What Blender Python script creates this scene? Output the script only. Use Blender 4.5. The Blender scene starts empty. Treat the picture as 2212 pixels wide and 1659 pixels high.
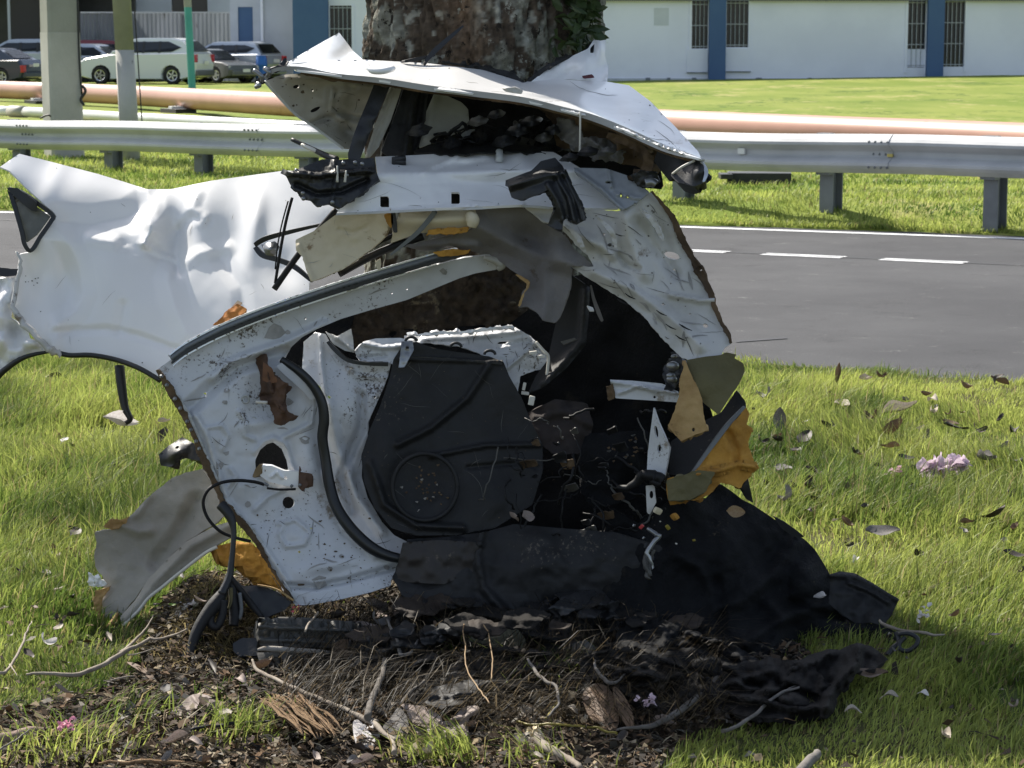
import bpy, bmesh, math, random
import numpy as np
from mathutils import Vector, Matrix
from mathutils.geometry import delaunay_2d_cdt

random.seed(7)
RNG = np.random.default_rng(7)
scene = bpy.context.scene
COL = scene.collection

# ------------------------------------------------------------------ camera, world, sun, exposure
CAM_H, FOC, PW, PH, HOR = 1.5, 5000.0, 2212.0, 1659.0, 100.0
PITCH = math.atan((PH / 2 - HOR) / FOC)
cam_data = bpy.data.cameras.new("camera")
cam_data.sensor_width = 36.0
cam_data.lens = 36.0 * FOC / PW
cam_data.clip_start = 0.1
cam_data.clip_end = 3000.0
cam_data.dof.use_dof = True
cam_data.dof.focus_distance = 5.9
cam_data.dof.aperture_fstop = 20.0
cam = bpy.data.objects.new("camera", cam_data)
cam.location = (0, 0, CAM_H)
cam.rotation_euler = (math.pi / 2 - PITCH, 0, 0)
COL.objects.link(cam)
scene.camera = cam

SUN_EL, SUN_AZ = math.radians(45), math.radians(-37)      # azimuth clockwise from +Y
S = Vector((math.sin(SUN_AZ) * math.cos(SUN_EL), math.cos(SUN_AZ) * math.cos(SUN_EL), math.sin(SUN_EL)))
world = bpy.data.worlds.new("World")
scene.world = world
world.use_nodes = True
wn = world.node_tree
bg = wn.nodes["Background"]
sky = wn.nodes.new("ShaderNodeTexSky")
sky.sky_type = 'NISHITA'
sky.sun_disc = False
sky.sun_elevation = SUN_EL
sky.sun_rotation = SUN_AZ % (2 * math.pi)
sky.air_density = 1.0
sky.dust_density = 1.8
sky.ozone_density = 0.7
haze_sat = wn.nodes.new("ShaderNodeHueSaturation")
haze_sat.inputs['Saturation'].default_value = 0.72
wn.links.new(sky.outputs[0], haze_sat.inputs['Color'])
wn.links.new(haze_sat.outputs[0], bg.inputs[0])
bg.inputs[1].default_value = 0.10
sun_data = bpy.data.lights.new("sun", 'SUN')
sun_data.energy = 4.2
sun_data.angle = math.radians(0.53)
sun_data.color = (1.0, 0.94, 0.84)
sun = bpy.data.objects.new("sun", sun_data)
sun.rotation_euler = S.to_track_quat('Z', 'Y').to_euler()
sun.location = (-20, 20, 30)
COL.objects.link(sun)
vs = scene.view_settings
vs.view_transform = 'Standard'
vs.look = 'None'
vs.gamma = 1.0
vs.use_curve_mapping = False
vs.exposure = 1.0

# ------------------------------------------------------------------ measuring helpers
_cp, _sp = math.cos(PITCH), math.sin(PITCH)


def ray(px, py):
    u, v = px - PW / 2, PH / 2 - py
    return Vector((u, FOC * _cp + v * _sp, -FOC * _sp + v * _cp))


def P(px, py, Y):
    """point at world depth Y"""
    d = ray(px, py)
    t = Y / d.y
    return Vector((d.x * t, Y, CAM_H + d.z * t))


def G(px, py, z=0.0):
    """point on the level z"""
    d = ray(px, py)
    t = (z - CAM_H) / d.z
    return Vector((d.x * t, d.y * t, z))


def Parr(x, y, Y):
    u, v = x - PW / 2, PH / 2 - y
    dy = FOC * _cp + v * _sp
    t = Y / dy
    return np.stack([u * t, Y, CAM_H + (-FOC * _sp + v * _cp) * t], 1)


FR = {'d': (0, 0, 1), 'z1': (0, 0, .3516), 'z2': (518.4, 43.2, .5078), 'z3': (1252.9, 0, .4336), 'z4': (0, 302.4, .3516),
      'b1': (302.4, 604.9, .4428), 'b2': (907.3, 561.7, .4168), 'b3': (1296, 993.7, .4141), 'b4': (432, 1209.7, .4297),
      'b5': (0, 1036.9, .3751), 'b6': (1468.9, 734.5, .336)}


def V(fr, pts, Y=None):
    ox, oy, s = FR[fr]
    out = []
    for p in pts:
        d = p[2] if len(p) > 2 else Y
        out.append((ox + p[0] * s, oy + p[1] * s) + ((d,) if d is not None else ()))
    return out


# ------------------------------------------------------------------ noise
def _hash(ix, iy, iz, seed):
    n = (ix.astype(np.int64) * 374761393 + iy.astype(np.int64) * 668265263 + iz.astype(np.int64) * 2147483647 + seed * 974711) & 0x7fffffff
    n = ((n ^ (n >> 13)) * 1274126177) & 0x7fffffff
    return ((n ^ (n >> 16)) & 0xffff) / 65535.0


def vnoise(x, y, z=None, seed=0):
    x = np.asarray(x, float); y = np.asarray(y, float)
    z = np.zeros_like(x) if z is None else np.asarray(z, float)
    ix, iy, iz = np.floor(x), np.floor(y), np.floor(z)
    fx, fy, fz = x - ix, y - iy, z - iz
    fx, fy, fz = [f * f * f * (f * (f * 6 - 15) + 10) for f in (fx, fy, fz)]
    r = 0
    for a in (0, 1):
        for b in (0, 1):
            for c in (0, 1):
                w = (fx if a else 1 - fx) * (fy if b else 1 - fy) * (fz if c else 1 - fz)
                r = r + w * _hash(ix + a, iy + b, iz + c, seed)
    return r * 2 - 1


def fbm(x, y, z=None, oct=4, seed=0):
    x = np.asarray(x, float); y = np.asarray(y, float)
    r, a, f = 0, 1.0, 1.0
    for o in range(oct):
        r = r + a * vnoise(x * f, y * f, None if z is None else np.asarray(z, float) * f, seed + o * 17)
        a *= .5; f *= 2.03
    return r


# ------------------------------------------------------------------ materials
def M(name, c1, c2=None, scale=4, detail=5, lo=.35, hi=.65, rough=.6, r2=None, metal=0, coat=0, bump=0, bscale=40, dirt=None, spec=None,
      transl=None, attr=None, rnd=None, stretch=None, dirt2=None, sheen=0):
    m = bpy.data.materials.new(name)
    m.use_nodes = True
    nt = m.node_tree
    N, L = nt.nodes, nt.links
    b = N["Principled BSDF"]
    tc = N.new("ShaderNodeTexCoord")
    vec = tc.outputs['Object']
    if stretch:
        mp = N.new("ShaderNodeMapping")
        mp.inputs['Scale'].default_value = stretch
        L.new(vec, mp.inputs[0]); vec = mp.outputs[0]
    col = None

    def noise(sc, det=5, rgh=.6):
        n = N.new("ShaderNodeTexNoise")
        n.inputs['Scale'].default_value = sc
        n.inputs['Detail'].default_value = det
        n.inputs['Roughness'].default_value = rgh
        L.new(vec, n.inputs['Vector'])
        return n.outputs[0]

    def ramp(src, lo, hi):
        r = N.new("ShaderNodeMapRange")
        r.inputs[1].default_value = lo; r.inputs[2].default_value = hi
        r.interpolation_type = 'SMOOTHSTEP'
        L.new(src, r.inputs[0])
        return r.outputs[0]

    def mix(fac, a, bcol):
        x = N.new("ShaderNodeMix"); x.data_type = 'RGBA'
        if isinstance(fac, float): x.inputs[0].default_value = fac
        else: L.new(fac, x.inputs[0])
        for v, i in ((a, 6), (bcol, 7)):
            if isinstance(v, tuple): x.inputs[i].default_value = v + (1,)
            else: L.new(v, x.inputs[i])
        return x.outputs[2]

    col = c1
    nf = None
    if c2:
        nf = ramp(noise(scale, detail), lo, hi)
        col = mix(nf, c1, c2)
    if attr:
        a = N.new("ShaderNodeAttribute"); a.attribute_name = attr
        col = a.outputs['Color']
    for dd in (dirt, dirt2):
        if dd:
            dc, dsc, th, msc = dd                     # colour, speck scale, threshold, patch scale
            s1 = noise(dsc, 6, .7)
            s2 = noise(msc, 3)
            ad = N.new("ShaderNodeMath"); ad.operation = 'ADD'
            L.new(s1, ad.inputs[0]); L.new(s2, ad.inputs[1])
            col = mix(ramp(ad.outputs[0], th, th + .12), col, dc)
    if rnd:
        oi = N.new("ShaderNodeObjectInfo")
        hs = N.new("ShaderNodeHueSaturation")
        mr = N.new("ShaderNodeMapRange")
        mr.inputs[3].default_value = 1 - rnd; mr.inputs[4].default_value = 1 + rnd
        L.new(oi.outputs['Random'], mr.inputs[0])
        L.new(mr.outputs[0], hs.inputs['Value'])
        if isinstance(col, tuple): hs.inputs['Color'].default_value = col + (1,)
        else: L.new(col, hs.inputs['Color'])
        col = hs.outputs[0]
    if isinstance(col, tuple): b.inputs['Base Color'].default_value = col + (1,)
    else: L.new(col, b.inputs['Base Color'])
    b.inputs['Roughness'].default_value = rough
    if r2 is not None:
        rr = N.new("ShaderNodeMapRange")
        rr.inputs[3].default_value = rough; rr.inputs[4].default_value = r2
        L.new(noise(scale * 2.3, 5), rr.inputs[0]); L.new(rr.outputs[0], b.inputs['Roughness'])
    b.inputs['Metallic'].default_value = metal
    b.inputs['Coat Weight'].default_value = coat
    b.inputs['Coat Roughness'].default_value = .08
    if sheen: b.inputs['Sheen Weight'].default_value = sheen
    if spec is not None: b.inputs['Specular IOR Level'].default_value = spec
    if bump:
        bp = N.new("ShaderNodeBump")
        bp.inputs['Strength'].default_value = bump
        bp.inputs['Distance'].default_value = .01
        L.new(noise(bscale, 6, .65), bp.inputs['Height']); L.new(bp.outputs[0], b.inputs['Normal'])
    if transl:
        t = N.new("ShaderNodeBsdfTranslucent")
        ms = N.new("ShaderNodeMixShader"); ms.inputs[0].default_value = transl
        if isinstance(col, tuple): t.inputs[0].default_value = col + (1,)
        else: L.new(col, t.inputs[0])
        L.new(b.outputs[0], ms.inputs[1]); L.new(t.outputs[0], ms.inputs[2])
        L.new(ms.outputs[0], N["Material Output"].inputs[0])
    return m


# ------------------------------------------------------------------ objects
def tag(o, label=None, cat=None, group=None, kind=None):
    if label: o['label'] = label
    if cat: o['category'] = cat
    if group: o['group'] = group
    if kind: o['kind'] = kind
    return o


def thing(name, loc, label, cat, group=None, rz=0):
    o = bpy.data.objects.new(name, None)
    o.empty_display_size = .1
    o.location = loc
    o.rotation_euler = (0, 0, rz)
    COL.objects.link(o)
    return tag(o, label, cat, group)


def link(name, me, mat=None, parent=None, world_space=True):
    o = bpy.data.objects.new(name, me)
    if mat is not None and not me.materials: me.materials.append(mat)
    COL.objects.link(o)
    if parent is not None:
        o.parent = parent
        if world_space:
            chain = Matrix.Identity(4)
            p = parent
            while p is not None:
                if p.type == 'EMPTY': chain = (Matrix.Translation(p.location) @ p.rotation_euler.to_matrix().to_4x4()) @ chain
                p = p.parent
            o.matrix_parent_inverse = chain.inverted()
            if parent.parent is not None:      # sub-part: its parent already sits at the world origin
                o.matrix_parent_inverse = Matrix.Identity(4)
    return o


def mesh(name, verts, faces, smooth=False, sharp=None):
    me = bpy.data.meshes.new(name)
    me.from_pydata([tuple(v) for v in verts], [], [tuple(int(i) for i in f) for f in faces])
    me.update()
    if smooth and len(me.polygons):
        me.polygons.foreach_set('use_smooth', np.ones(len(me.polygons), bool))
    if sharp:
        at = me.attributes.new('sharp_edge', 'BOOLEAN', 'EDGE')
        ev = np.empty(len(me.edges) * 2, np.int32); me.edges.foreach_get('vertices', ev)
        ev = ev.reshape(-1, 2)
        at.data.foreach_set('value', np.array([(min(a, b), max(a, b)) in sharp for a, b in ev], bool))
    return me


def bm_mesh(name, bm, smooth=False):
    me = bpy.data.meshes.new(name)
    bmesh.ops.recalc_face_normals(bm, faces=bm.faces)
    bm.to_mesh(me); bm.free()
    if smooth and len(me.polygons): me.polygons.foreach_set('use_smooth', np.ones(len(me.polygons), bool))
    return me


def add_box(bm, c, s, rot=None, bev=0):
    r = bmesh.ops.create_cube(bm, size=1.0)
    m = Matrix.Translation(c) @ (rot.to_4x4() if rot is not None else Matrix.Identity(4)) @ Matrix.Diagonal((s[0], s[1], s[2], 1))
    bmesh.ops.transform(bm, matrix=m, verts=r['verts'])
    if bev:
        es = list({e for v in r['verts'] for e in v.link_edges})
        bmesh.ops.bevel(bm, geom=es, offset=bev, segments=2, affect='EDGES', profile=.7)


def box(name, c, s, mat, parent=None, rot=None, bev=0):
    bm = bmesh.new(); add_box(bm, c, s, rot, bev)
    return link(name, bm_mesh(name, bm), mat, parent)


def cat_path(p, n=6, closed=False):
    p = np.asarray(p, float)
    if len(p) < 3 and not closed: 
        t = np.linspace(0, 1, n + 1)[:, None]
        return p[0] * (1 - t) + p[1] * t
    out = []
    k = len(p)
    rng = range(k) if closed else range(k - 1)
    for i in rng:
        if closed: a, b, c, d = p[(i - 1) % k], p[i], p[(i + 1) % k], p[(i + 2) % k]
        else: a, b, c, d = p[max(i - 1, 0)], p[i], p[i + 1], p[min(i + 2, k - 1)]
        for j in range(n):
            t = j / n
            out.append(.5 * ((2 * b) + (c - a) * t + (2 * a - 5 * b + 4 * c - d) * t * t + (3 * b - a - 3 * c + d) * t ** 3))
    if not closed: out.append(p[-1])
    return np.array(out)


def tube_mesh(name, pts, r, sides=8, n=5, closed=False, smooth_path=True, flat=1.0, wob=0, seed=0):
    pts = np.array([tuple(p) for p in pts], float)
    rr = np.array(r if hasattr(r, '__len__') else [r] * len(pts), float)
    q = np.concatenate([pts, rr[:, None]], 1)
    if smooth_path: q = cat_path(q, n, closed)
    c, rad = q[:, :3], np.abs(q[:, 3])
    k = len(c)
    tan = np.gradient(c, axis=0)
    tan /= np.linalg.norm(tan, axis=1)[:, None] + 1e-9
    up = np.array([0.13, .2, .97])
    verts, faces = [], []
    if wob: c = c + np.stack([fbm(np.arange(k) * .35, np.full(k, s * 9.1), seed=seed + s) for s in range(3)], 1) * wob
    nrm = np.cross(tan[0], up); nrm /= np.linalg.norm(nrm) + 1e-9
    for i in range(k):
        nrm = nrm - tan[i] * nrm.dot(tan[i]); nrm /= np.linalg.norm(nrm) + 1e-9
        bi = np.cross(tan[i], nrm)
        for s in range(sides):
            a = 2 * math.pi * s / sides
            verts.append(c[i] + rad[i] * (math.cos(a) * nrm + flat * math.sin(a) * bi))
    for i in range(k - 1):
        for s in range(sides):
            faces.append((i * sides + s, i * sides + (s + 1) % sides, (i + 1) * sides + (s + 1) % sides, (i + 1) * sides + s))
    faces.append(tuple(range(sides))[::-1]); faces.append(tuple((k - 1) * sides + s for s in range(sides)))
    me = mesh(name, verts, faces, True)
    me.polygons[len(faces) - 1].use_smooth = False; me.polygons[len(faces) - 2].use_smooth = False
    return me


def tube(name, pts, r, mat, parent=None, **kw):
    """pts: (px, py, Y) measured points"""
    w = [P(*p) if not isinstance(p, Vector) else p for p in pts]
    return link(name, tube_mesh(name, w, r, **kw), mat, parent)


def inside(poly, x, y):
    poly = np.asarray(poly)
    c = np.zeros(len(x), bool)
    j = len(poly) - 1
    for i in range(len(poly)):
        xi, yi, xj, yj = *poly[i], *poly[j]
        cond = ((yi > y) != (yj > y)) & (x < (xj - xi) * (y - yi) / ((yj - yi) + 1e-12) + xi)
        c ^= cond
        j = i
    return c


def resample(p, step, closed=True):
    p = np.asarray(p, float)
    q = np.vstack([p, p[:1]]) if closed else p
    d = np.r_[0, np.cumsum(np.linalg.norm(np.diff(q[:, :2], axis=0), axis=1))]
    n = max(4, int(d[-1] / step))
    t = np.linspace(0, d[-1], n + (0 if not closed else 1))
    r = np.stack([np.interp(t, d, q[:, k]) for k in range(q.shape[1])], 1)
    return r[:-1] if closed else r


class Depth:
    """smooth depth through measured control points"""
    def __init__(s, pts, smooth=1e-3):
        p = np.array(pts, float)
        s.c = p[:, :2] / 100.0
        s.mid = p[:, 2].mean()
        n = len(p)
        d = np.linalg.norm(s.c[:, None] - s.c[None], axis=2)
        K = s.k(d) + np.eye(n) * smooth
        A = np.zeros((n + 3, n + 3))
        A[:n, :n] = K; A[:n, n] = 1; A[:n, n + 1:] = s.c; A[n, :n] = 1; A[n + 1:, :n] = s.c.T
        b = np.r_[p[:, 2] - s.mid, 0, 0, 0]
        s.w = np.linalg.lstsq(A, b, rcond=None)[0]

    @staticmethod
    def k(d):
        return d * d * np.log(d + 1e-9)

    def __call__(s, x, y):
        q = np.stack([x, y], 1) / 100.0
        d = np.linalg.norm(q[:, None] - s.c[None], axis=2)
        n = len(s.c)
        return s.k(d) @ s.w[:n] + s.w[n] + q @ s.w[n + 1:] + s.mid


def seg_dist(x, y, pts):
    best = np.full(len(x), 1e9)
    for (x1, y1), (x2, y2) in zip(pts[:-1], pts[1:]):
        dx, dy = x2 - x1, y2 - y1
        t = np.clip(((x - x1) * dx + (y - y1) * dy) / (dx * dx + dy * dy + 1e-9), 0, 1)
        best = np.minimum(best, np.hypot(x - x1 - t * dx, y - y1 - t * dy))
    return best


SURF = {}


def sheet(name, pts, mat, parent=None, ctrl=(), holes=(), step=7, thick=.004, dents=(), creases=(), nz=(), rag=0, curve=False, seed=1,
          uv=None, lens=0):
    """a bent sheet of real thickness: outline pts (px, py, Y), depth smooth through pts and ctrl, dents (px,py,rx,ry,deg,amp towards us),
    creases (list of points, amp, width), nz (amp, size) lumps"""
    pts = list(pts)
    o2 = np.array([p[:2] for p in pts], float)
    out = cat_path(o2, 8, True) if curve else o2
    out = resample(out, step)
    if rag:
        i = np.arange(len(out))
        nx = fbm(i * .45, i * 0 + seed * 3.3, oct=3, seed=seed); ny = fbm(i * .45, i * 0 + seed * 7.7, oct=3, seed=seed + 5)
        out = out + np.stack([nx, ny], 1) * rag
    hl = [resample(np.array(h, float), min(step, 5)) for h in holes]
    x0, y0 = out.min(0); x1, y1 = out.max(0)
    gx, gy = np.meshgrid(np.arange(x0, x1, step), np.arange(y0, y1, step * .87))
    gx = gx + (np.arange(gx.shape[0]) % 2)[:, None] * step * .5
    gx, gy = gx.ravel(), gy.ravel()
    rr = np.random.default_rng(seed)
    gx = gx + rr.uniform(-.18, .18, len(gx)) * step; gy = gy + rr.uniform(-.18, .18, len(gy)) * step
    ok = inside(out, gx, gy)
    for h in hl: ok &= ~inside(h, gx, gy)
    gx, gy = gx[ok], gy[ok]
    for loop in [out] + hl:
        lp = [tuple(q) for q in np.vstack([loop, loop[:1]])]
        if len(gx):
            ok = np.ones(len(gx), bool)
            dd = np.full(len(gx), 1e9)
            for q in loop: dd = np.minimum(dd, np.hypot(gx - q[0], gy - q[1]))
            gx, gy = gx[dd > step * .55], gy[dd > step * .55]
    vco, edges = [], []
    for loop in [out] + hl:
        s0 = len(vco)
        vco += [Vector(q) for q in loop]
        edges += [(s0 + i, s0 + (i + 1) % len(loop)) for i in range(len(loop))]
    vco += [Vector(q) for q in zip(gx, gy)]
    rv, re, rf, *_ = delaunay_2d_cdt(vco, edges, [], 0, 1e-4)
    v2 = np.array([tuple(v) for v in rv])
    tri = np.array([f for f in rf if len(f) == 3])
    cen = v2[tri].mean(1)
    ok = inside(out, cen[:, 0], cen[:, 1])
    for h in hl: ok &= ~inside(h, cen[:, 0], cen[:, 1])
    tri = tri[ok]
    used, inv = np.unique(tri, return_inverse=True)
    tri = inv.reshape(-1, 3); v2 = v2[used]
    x, y = v2[:, 0], v2[:, 1]
    dep = Depth([p[:3] for p in pts] + list(ctrl))

    def surf(x, y):
        Y = dep(x, y)
        for (dx, dy, rx, ry, deg, amp) in dents:
            a = math.radians(deg)
            u = ((x - dx) * math.cos(a) + (y - dy) * math.sin(a)) / rx
            v = (-(x - dx) * math.sin(a) + (y - dy) * math.cos(a)) / ry
            Y = Y - amp * np.exp(-(u * u + v * v))
        for (cp, amp, w) in creases:
            d = seg_dist(x, y, cp)
            Y = Y - amp * np.maximum(0, 1 - d / w) ** 1.1
        if nz:
            for k in range(0, len(nz), 2):
                Y = Y - nz[k] * (.4 if nz[k + 1] < 30 else .7) * fbm(x / nz[k + 1], y / nz[k + 1], oct=3, seed=seed + k)
        return Y
    Y = surf(x, y)
    W = Parr(x, y, Y)
    fn = np.cross(W[tri[:, 1]] - W[tri[:, 0]], W[tri[:, 2]] - W[tri[:, 0]])
    view = np.array([0, 0, CAM_H]) - W.mean(0)
    if (fn @ view).sum() < 0:
        tri = tri[:, ::-1]; fn = -fn
    vn = np.zeros_like(W)
    for k in range(3): np.add.at(vn, tri[:, k], fn)
    vn /= np.linalg.norm(vn, axis=1)[:, None] + 1e-12
    n = len(W)
    verts = np.vstack([W, W - vn * thick])
    ed = np.sort(np.vstack([tri[:, [0, 1]], tri[:, [1, 2]], tri[:, [2, 0]]]), axis=1)
    dirs = np.vstack([tri[:, [0, 1]], tri[:, [1, 2]], tri[:, [2, 0]]])
    key = ed[:, 0] * n + ed[:, 1]
    uq, idx, cnt = np.unique(key, return_index=True, return_counts=True)
    bd = dirs[idx[cnt == 1]]
    faces = [tuple(t) for t in tri] + [tuple(t[::-1] + n) for t in tri] + [(b, a, a + n, b + n) for a, b in bd]
    sharp = set()
    for a, b in bd:
        a, b = int(min(a, b)), int(max(a, b))
        sharp.add((a, b)); sharp.add((a + n, b + n))
    me = mesh(name, verts, faces, True, sharp)
    o = link(name, me, mat, parent)
    SURF[o.name] = (surf, out, hl)
    return o


def strip(name, path, wpx, mat, parent=None, n=6, **kw):
    """a ribbon along a measured path, wpx wide (a number or one per point)"""
    w = np.array(wpx if hasattr(wpx, '__len__') else [wpx] * len(path), float)
    q = cat_path(np.concatenate([np.array(path, float), w[:, None]], 1), n)
    t = np.gradient(q[:, :2], axis=0); t /= np.linalg.norm(t, axis=1)[:, None] + 1e-9
    nn = np.stack([-t[:, 1], t[:, 0]], 1)
    a = np.concatenate([q[:, :2] + nn * q[:, 3:4] / 2, q[:, 2:3]], 1)
    b = np.concatenate([q[:, :2] - nn * q[:, 3:4] / 2, q[:, 2:3]], 1)
    kw.setdefault('step', max(3, w.min() * .6))
    return sheet(name, [tuple(p) for p in np.vstack([a, b[::-1]])], mat, parent, curve=False, **kw)


def on_surface(o, n, mat, name, length=(10, 60), width=(.7, 2.2), zone=None, seed=0, blob=False, ang=None, lift=.0012):
    """thin scratches or mud specks lying on a sheet, joined into one part of it"""
    surf, out, hl = SURF[o.name]
    r = np.random.default_rng(seed)
    poly = np.array(zone if zone is not None else out, float)
    x0, y0 = poly[:, :2].min(0); x1, y1 = poly[:, :2].max(0)
    verts, faces = [], []
    tries = 0
    while n > 0 and tries < 6000:
        tries += 1
        cx, cy = r.uniform(x0, x1), r.uniform(y0, y1)
        if blob:
            k = 7
            s = r.uniform(*width) * (2.2 if r.uniform() < .08 else 1)
            t = np.linspace(0, 2 * math.pi, k, endpoint=False)
            q = np.stack([cx + np.cos(t) * s * r.uniform(.6, 1.4, k), cy + np.sin(t) * s * r.uniform(.5, 1.1, k)], 1)
        else:
            a0 = (r.uniform(0, 2 * math.pi) if ang is None else r.normal(*ang)); L = r.uniform(*length); m = 7
            th = a0 + np.cumsum(r.normal(0, .13, m))
            p = np.cumsum(np.stack([np.cos(th), np.sin(th)], 1) * L / m, 0) + (cx, cy)
            nn = np.stack([-np.sin(th), np.cos(th)], 1) * (np.sin(np.linspace(.15, math.pi - .15, m)) * r.uniform(*width))[:, None] / 2
            q = np.vstack([p + nn, (p - nn)[::-1]])
        if not (inside(out, q[:, 0], q[:, 1]).all() and inside(poly[:, :2], q[:, 0], q[:, 1]).all()): continue
        if any(inside(h, q[:, 0], q[:, 1]).any() for h in hl): continue
        n -= 1
        W = Parr(q[:, 0], q[:, 1], surf(q[:, 0], q[:, 1]) - lift - r.uniform(0, .0006))
        b = len(verts)
        verts += [tuple(w) for w in W]
        if blob: faces.append(tuple(range(b, b + len(q))))
        else:
            m = len(q) // 2
            faces += [(b + i, b + i + 1, b + 2 * m - 2 - i, b + 2 * m - 1 - i) for i in range(m - 1)]
    c = link(name, mesh(name, verts, faces), mat, o)
    c.matrix_parent_inverse = Matrix.Identity(4)
    c['kind'] = 'stuff'
    return c


def ell(cx, cy, rx, ry, deg=0, n=14):
    a = math.radians(deg)
    return [(cx + rx * math.cos(t) * math.cos(a) - ry * math.sin(t) * math.sin(a), cy + rx * math.cos(t) * math.sin(a) + ry * math.sin(t) * math.cos(a))
            for t in np.linspace(0, 2 * math.pi, n, endpoint=False)]


def clone(o, parent=None):
    c = o.copy(); COL.objects.link(c); c.parent = parent
    for ch in list(o.children): clone(ch, c)
    return c
# ------------------------------------------------------------------ the palette
m_ground = M("bare_ground", (.10, .085, .06), (.07, .10, .03), .6, 4)
m_thatch = M("thatch", (.085, .11, .03), (.10, .075, .045), 3.0, 6, .42, .62, rough=.95, bump=.6, bscale=60, attr=None, dirt=((.035, .026, .018), 38, 1.12, 2.2))
m_asphalt = M("asphalt", (.048, .049, .053), (.075, .076, .080), .55, 7, .3, .7, rough=.92, bump=.5, bscale=110, dirt=((.15, .15, .145), 70, 1.20, 6), dirt2=((.03, .03, .032), 90, 1.14, 2), spec=.3)
m_paint = M("road_paint_white", (.72, .73, .74), (.50, .51, .52), 8, 6, rough=.8)
m_yellow = M("road_paint_yellow", (.62, .50, .12), (.40, .36, .20), 9, 6, rough=.8)
m_lawn = M("mown_lawn", (.135, .185, .026), (.21, .24, .05), .35, 7, .36, .66, rough=.95, dirt2=((.27, .265, .09), 2.2, 1.08, .4), bump=.9, bscale=14, dirt=((.075, .12, .016), 5, 1.08, .5), stretch=(1, .45, 1), spec=.15)
m_wall = M("white_wall_paint", (.84, .86, .96), (.77, .79, .89), .35, 5, rough=.85, dirt=((.42, .45, .46), 1.5, 1.22, .25))
m_blue = M("blue_wall_paint", (.055, .115, .24), (.065, .13, .26), .6, rough=.7)
m_grey_and_shadow = M("grey_parts_and_eave_shadow", (.16, .18, .20), rough=.7)
m_dark = M("shaded_interior", (.018, .02, .023), (.03, .032, .036), 2, rough=.35)
m_glass = M("dark_glass", (.02, .024, .03), rough=.08, spec=.6)
m_bar = M("grille_paint", (.42, .45, .48), rough=.6)
m_sheetmetal = M("grey_fence_metal", (.36, .38, .41), (.27, .29, .31), .9, 5, rough=.65, metal=.2, stretch=(1, 1, .2), dirt=((.16, .15, .14), 3, 1.15, 1.2))
m_pink = M("salmon_pipe", (.50, .275, .20), (.43, .23, .165), .5, 5, rough=.42, spec=.4, dirt=((.33, .16, .11), 6, 1.2, .4))
m_white_pipe = M("white_pipe", (.72, .73, .72), (.58, .58, .55), .8, rough=.4)
m_black = M("black_rubber", (.014, .015, .017), (.022, .022, .024), 20, rough=.55)
m_galv = M("galvanised", (.50, .51, .52), (.40, .41, .42), 1.2, 6, rough=.55, r2=.75, metal=.1, bump=.05, bscale=30, dirt=((.28, .27, .25), 6, 1.2, .6))
m_steelpost = M("grey_post_steel", (.19, .205, .215), (.14, .15, .16), 3, rough=.6, metal=.3)
m_conc = M("concrete_pole", (.46, .45, .42), (.37, .365, .335), 1.2, 6, rough=.9, bump=.3, bscale=30, dirt=((.17, .17, .15), 5, 1.2, .8))
m_concdark = M("weathered_concrete", (.32, .32, .285), (.25, .25, .22), 1.5, 6, rough=.95, bump=.4, bscale=30)
m_teal = M("teal_paint", (.05, .27, .26), (.06, .32, .30), 2, rough=.5)
m_bluebin = M("blue_plastic", (.02, .13, .40), rough=.45)
m_carwhite = M("car_white", (.70, .72, .73), rough=.25, coat=.6)
m_carsilver = M("car_silver", (.42, .46, .52), rough=.3, metal=.4, coat=.6)
m_carnavy = M("car_navy", (.03, .04, .065), rough=.25, coat=.6)
m_cargrey = M("car_grey", (.10, .105, .11), rough=.25, coat=.6)
m_carmaroon = M("car_maroon", (.16, .03, .035), rough=.25, coat=.6)
m_tyre = M("tyre_rubber", (.018, .018, .019), rough=.8)
m_rim = M("alloy", (.55, .56, .58), rough=.3, metal=.8)
m_red = M("red_lamp", (.45, .02, .02), rough=.15, coat=.4)
m_lamp = M("clear_lamp", (.55, .56, .50), rough=.1, coat=.5)
m_plate = M("number_plate", (.7, .7, .66), rough=.5)

# ------------------------------------------------------------------ ground, verge, road, lawn
def smooth(a, b, x):
    t = np.clip((np.asarray(x, float) - a) / (b - a), 0, 1)
    return t * t * (3 - 2 * t)


nearA, nearB = G(1670, 785), G(2208, 830)
near_dir = (nearB - nearA).normalized()                     # towards the right
farL, farA, farB = G(0, 450), G(1470, 481), G(2212, 506)
far_dir = (farB - farA).normalized()
near_nrm = Vector((-near_dir.y, near_dir.x, 0))             # towards the road
if near_nrm.y < 0: near_nrm = -near_nrm

SOIL = np.array([tuple(G(*p))[:2] for p in [(-260, 1560), (120, 1515), (330, 1440), (440, 1330), (560, 1240), (900, 1190), (1400, 1190), (1750, 1290), (1830, 1430),
                                            (1700, 1545), (1560, 1600), (1440, 1790), (-260, 1790)]])


def soil_mask(X, Y):
    """1 on the churned soil round the wreck, 0 on grass"""
    n = fbm(X * 2.3, Y * 2.3, oct=3, seed=31) * .16
    n2 = fbm(X * 2.3, Y * 2.3, oct=3, seed=67) * .16
    return inside(SOIL, X + n, Y + n2).astype(float)


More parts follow.
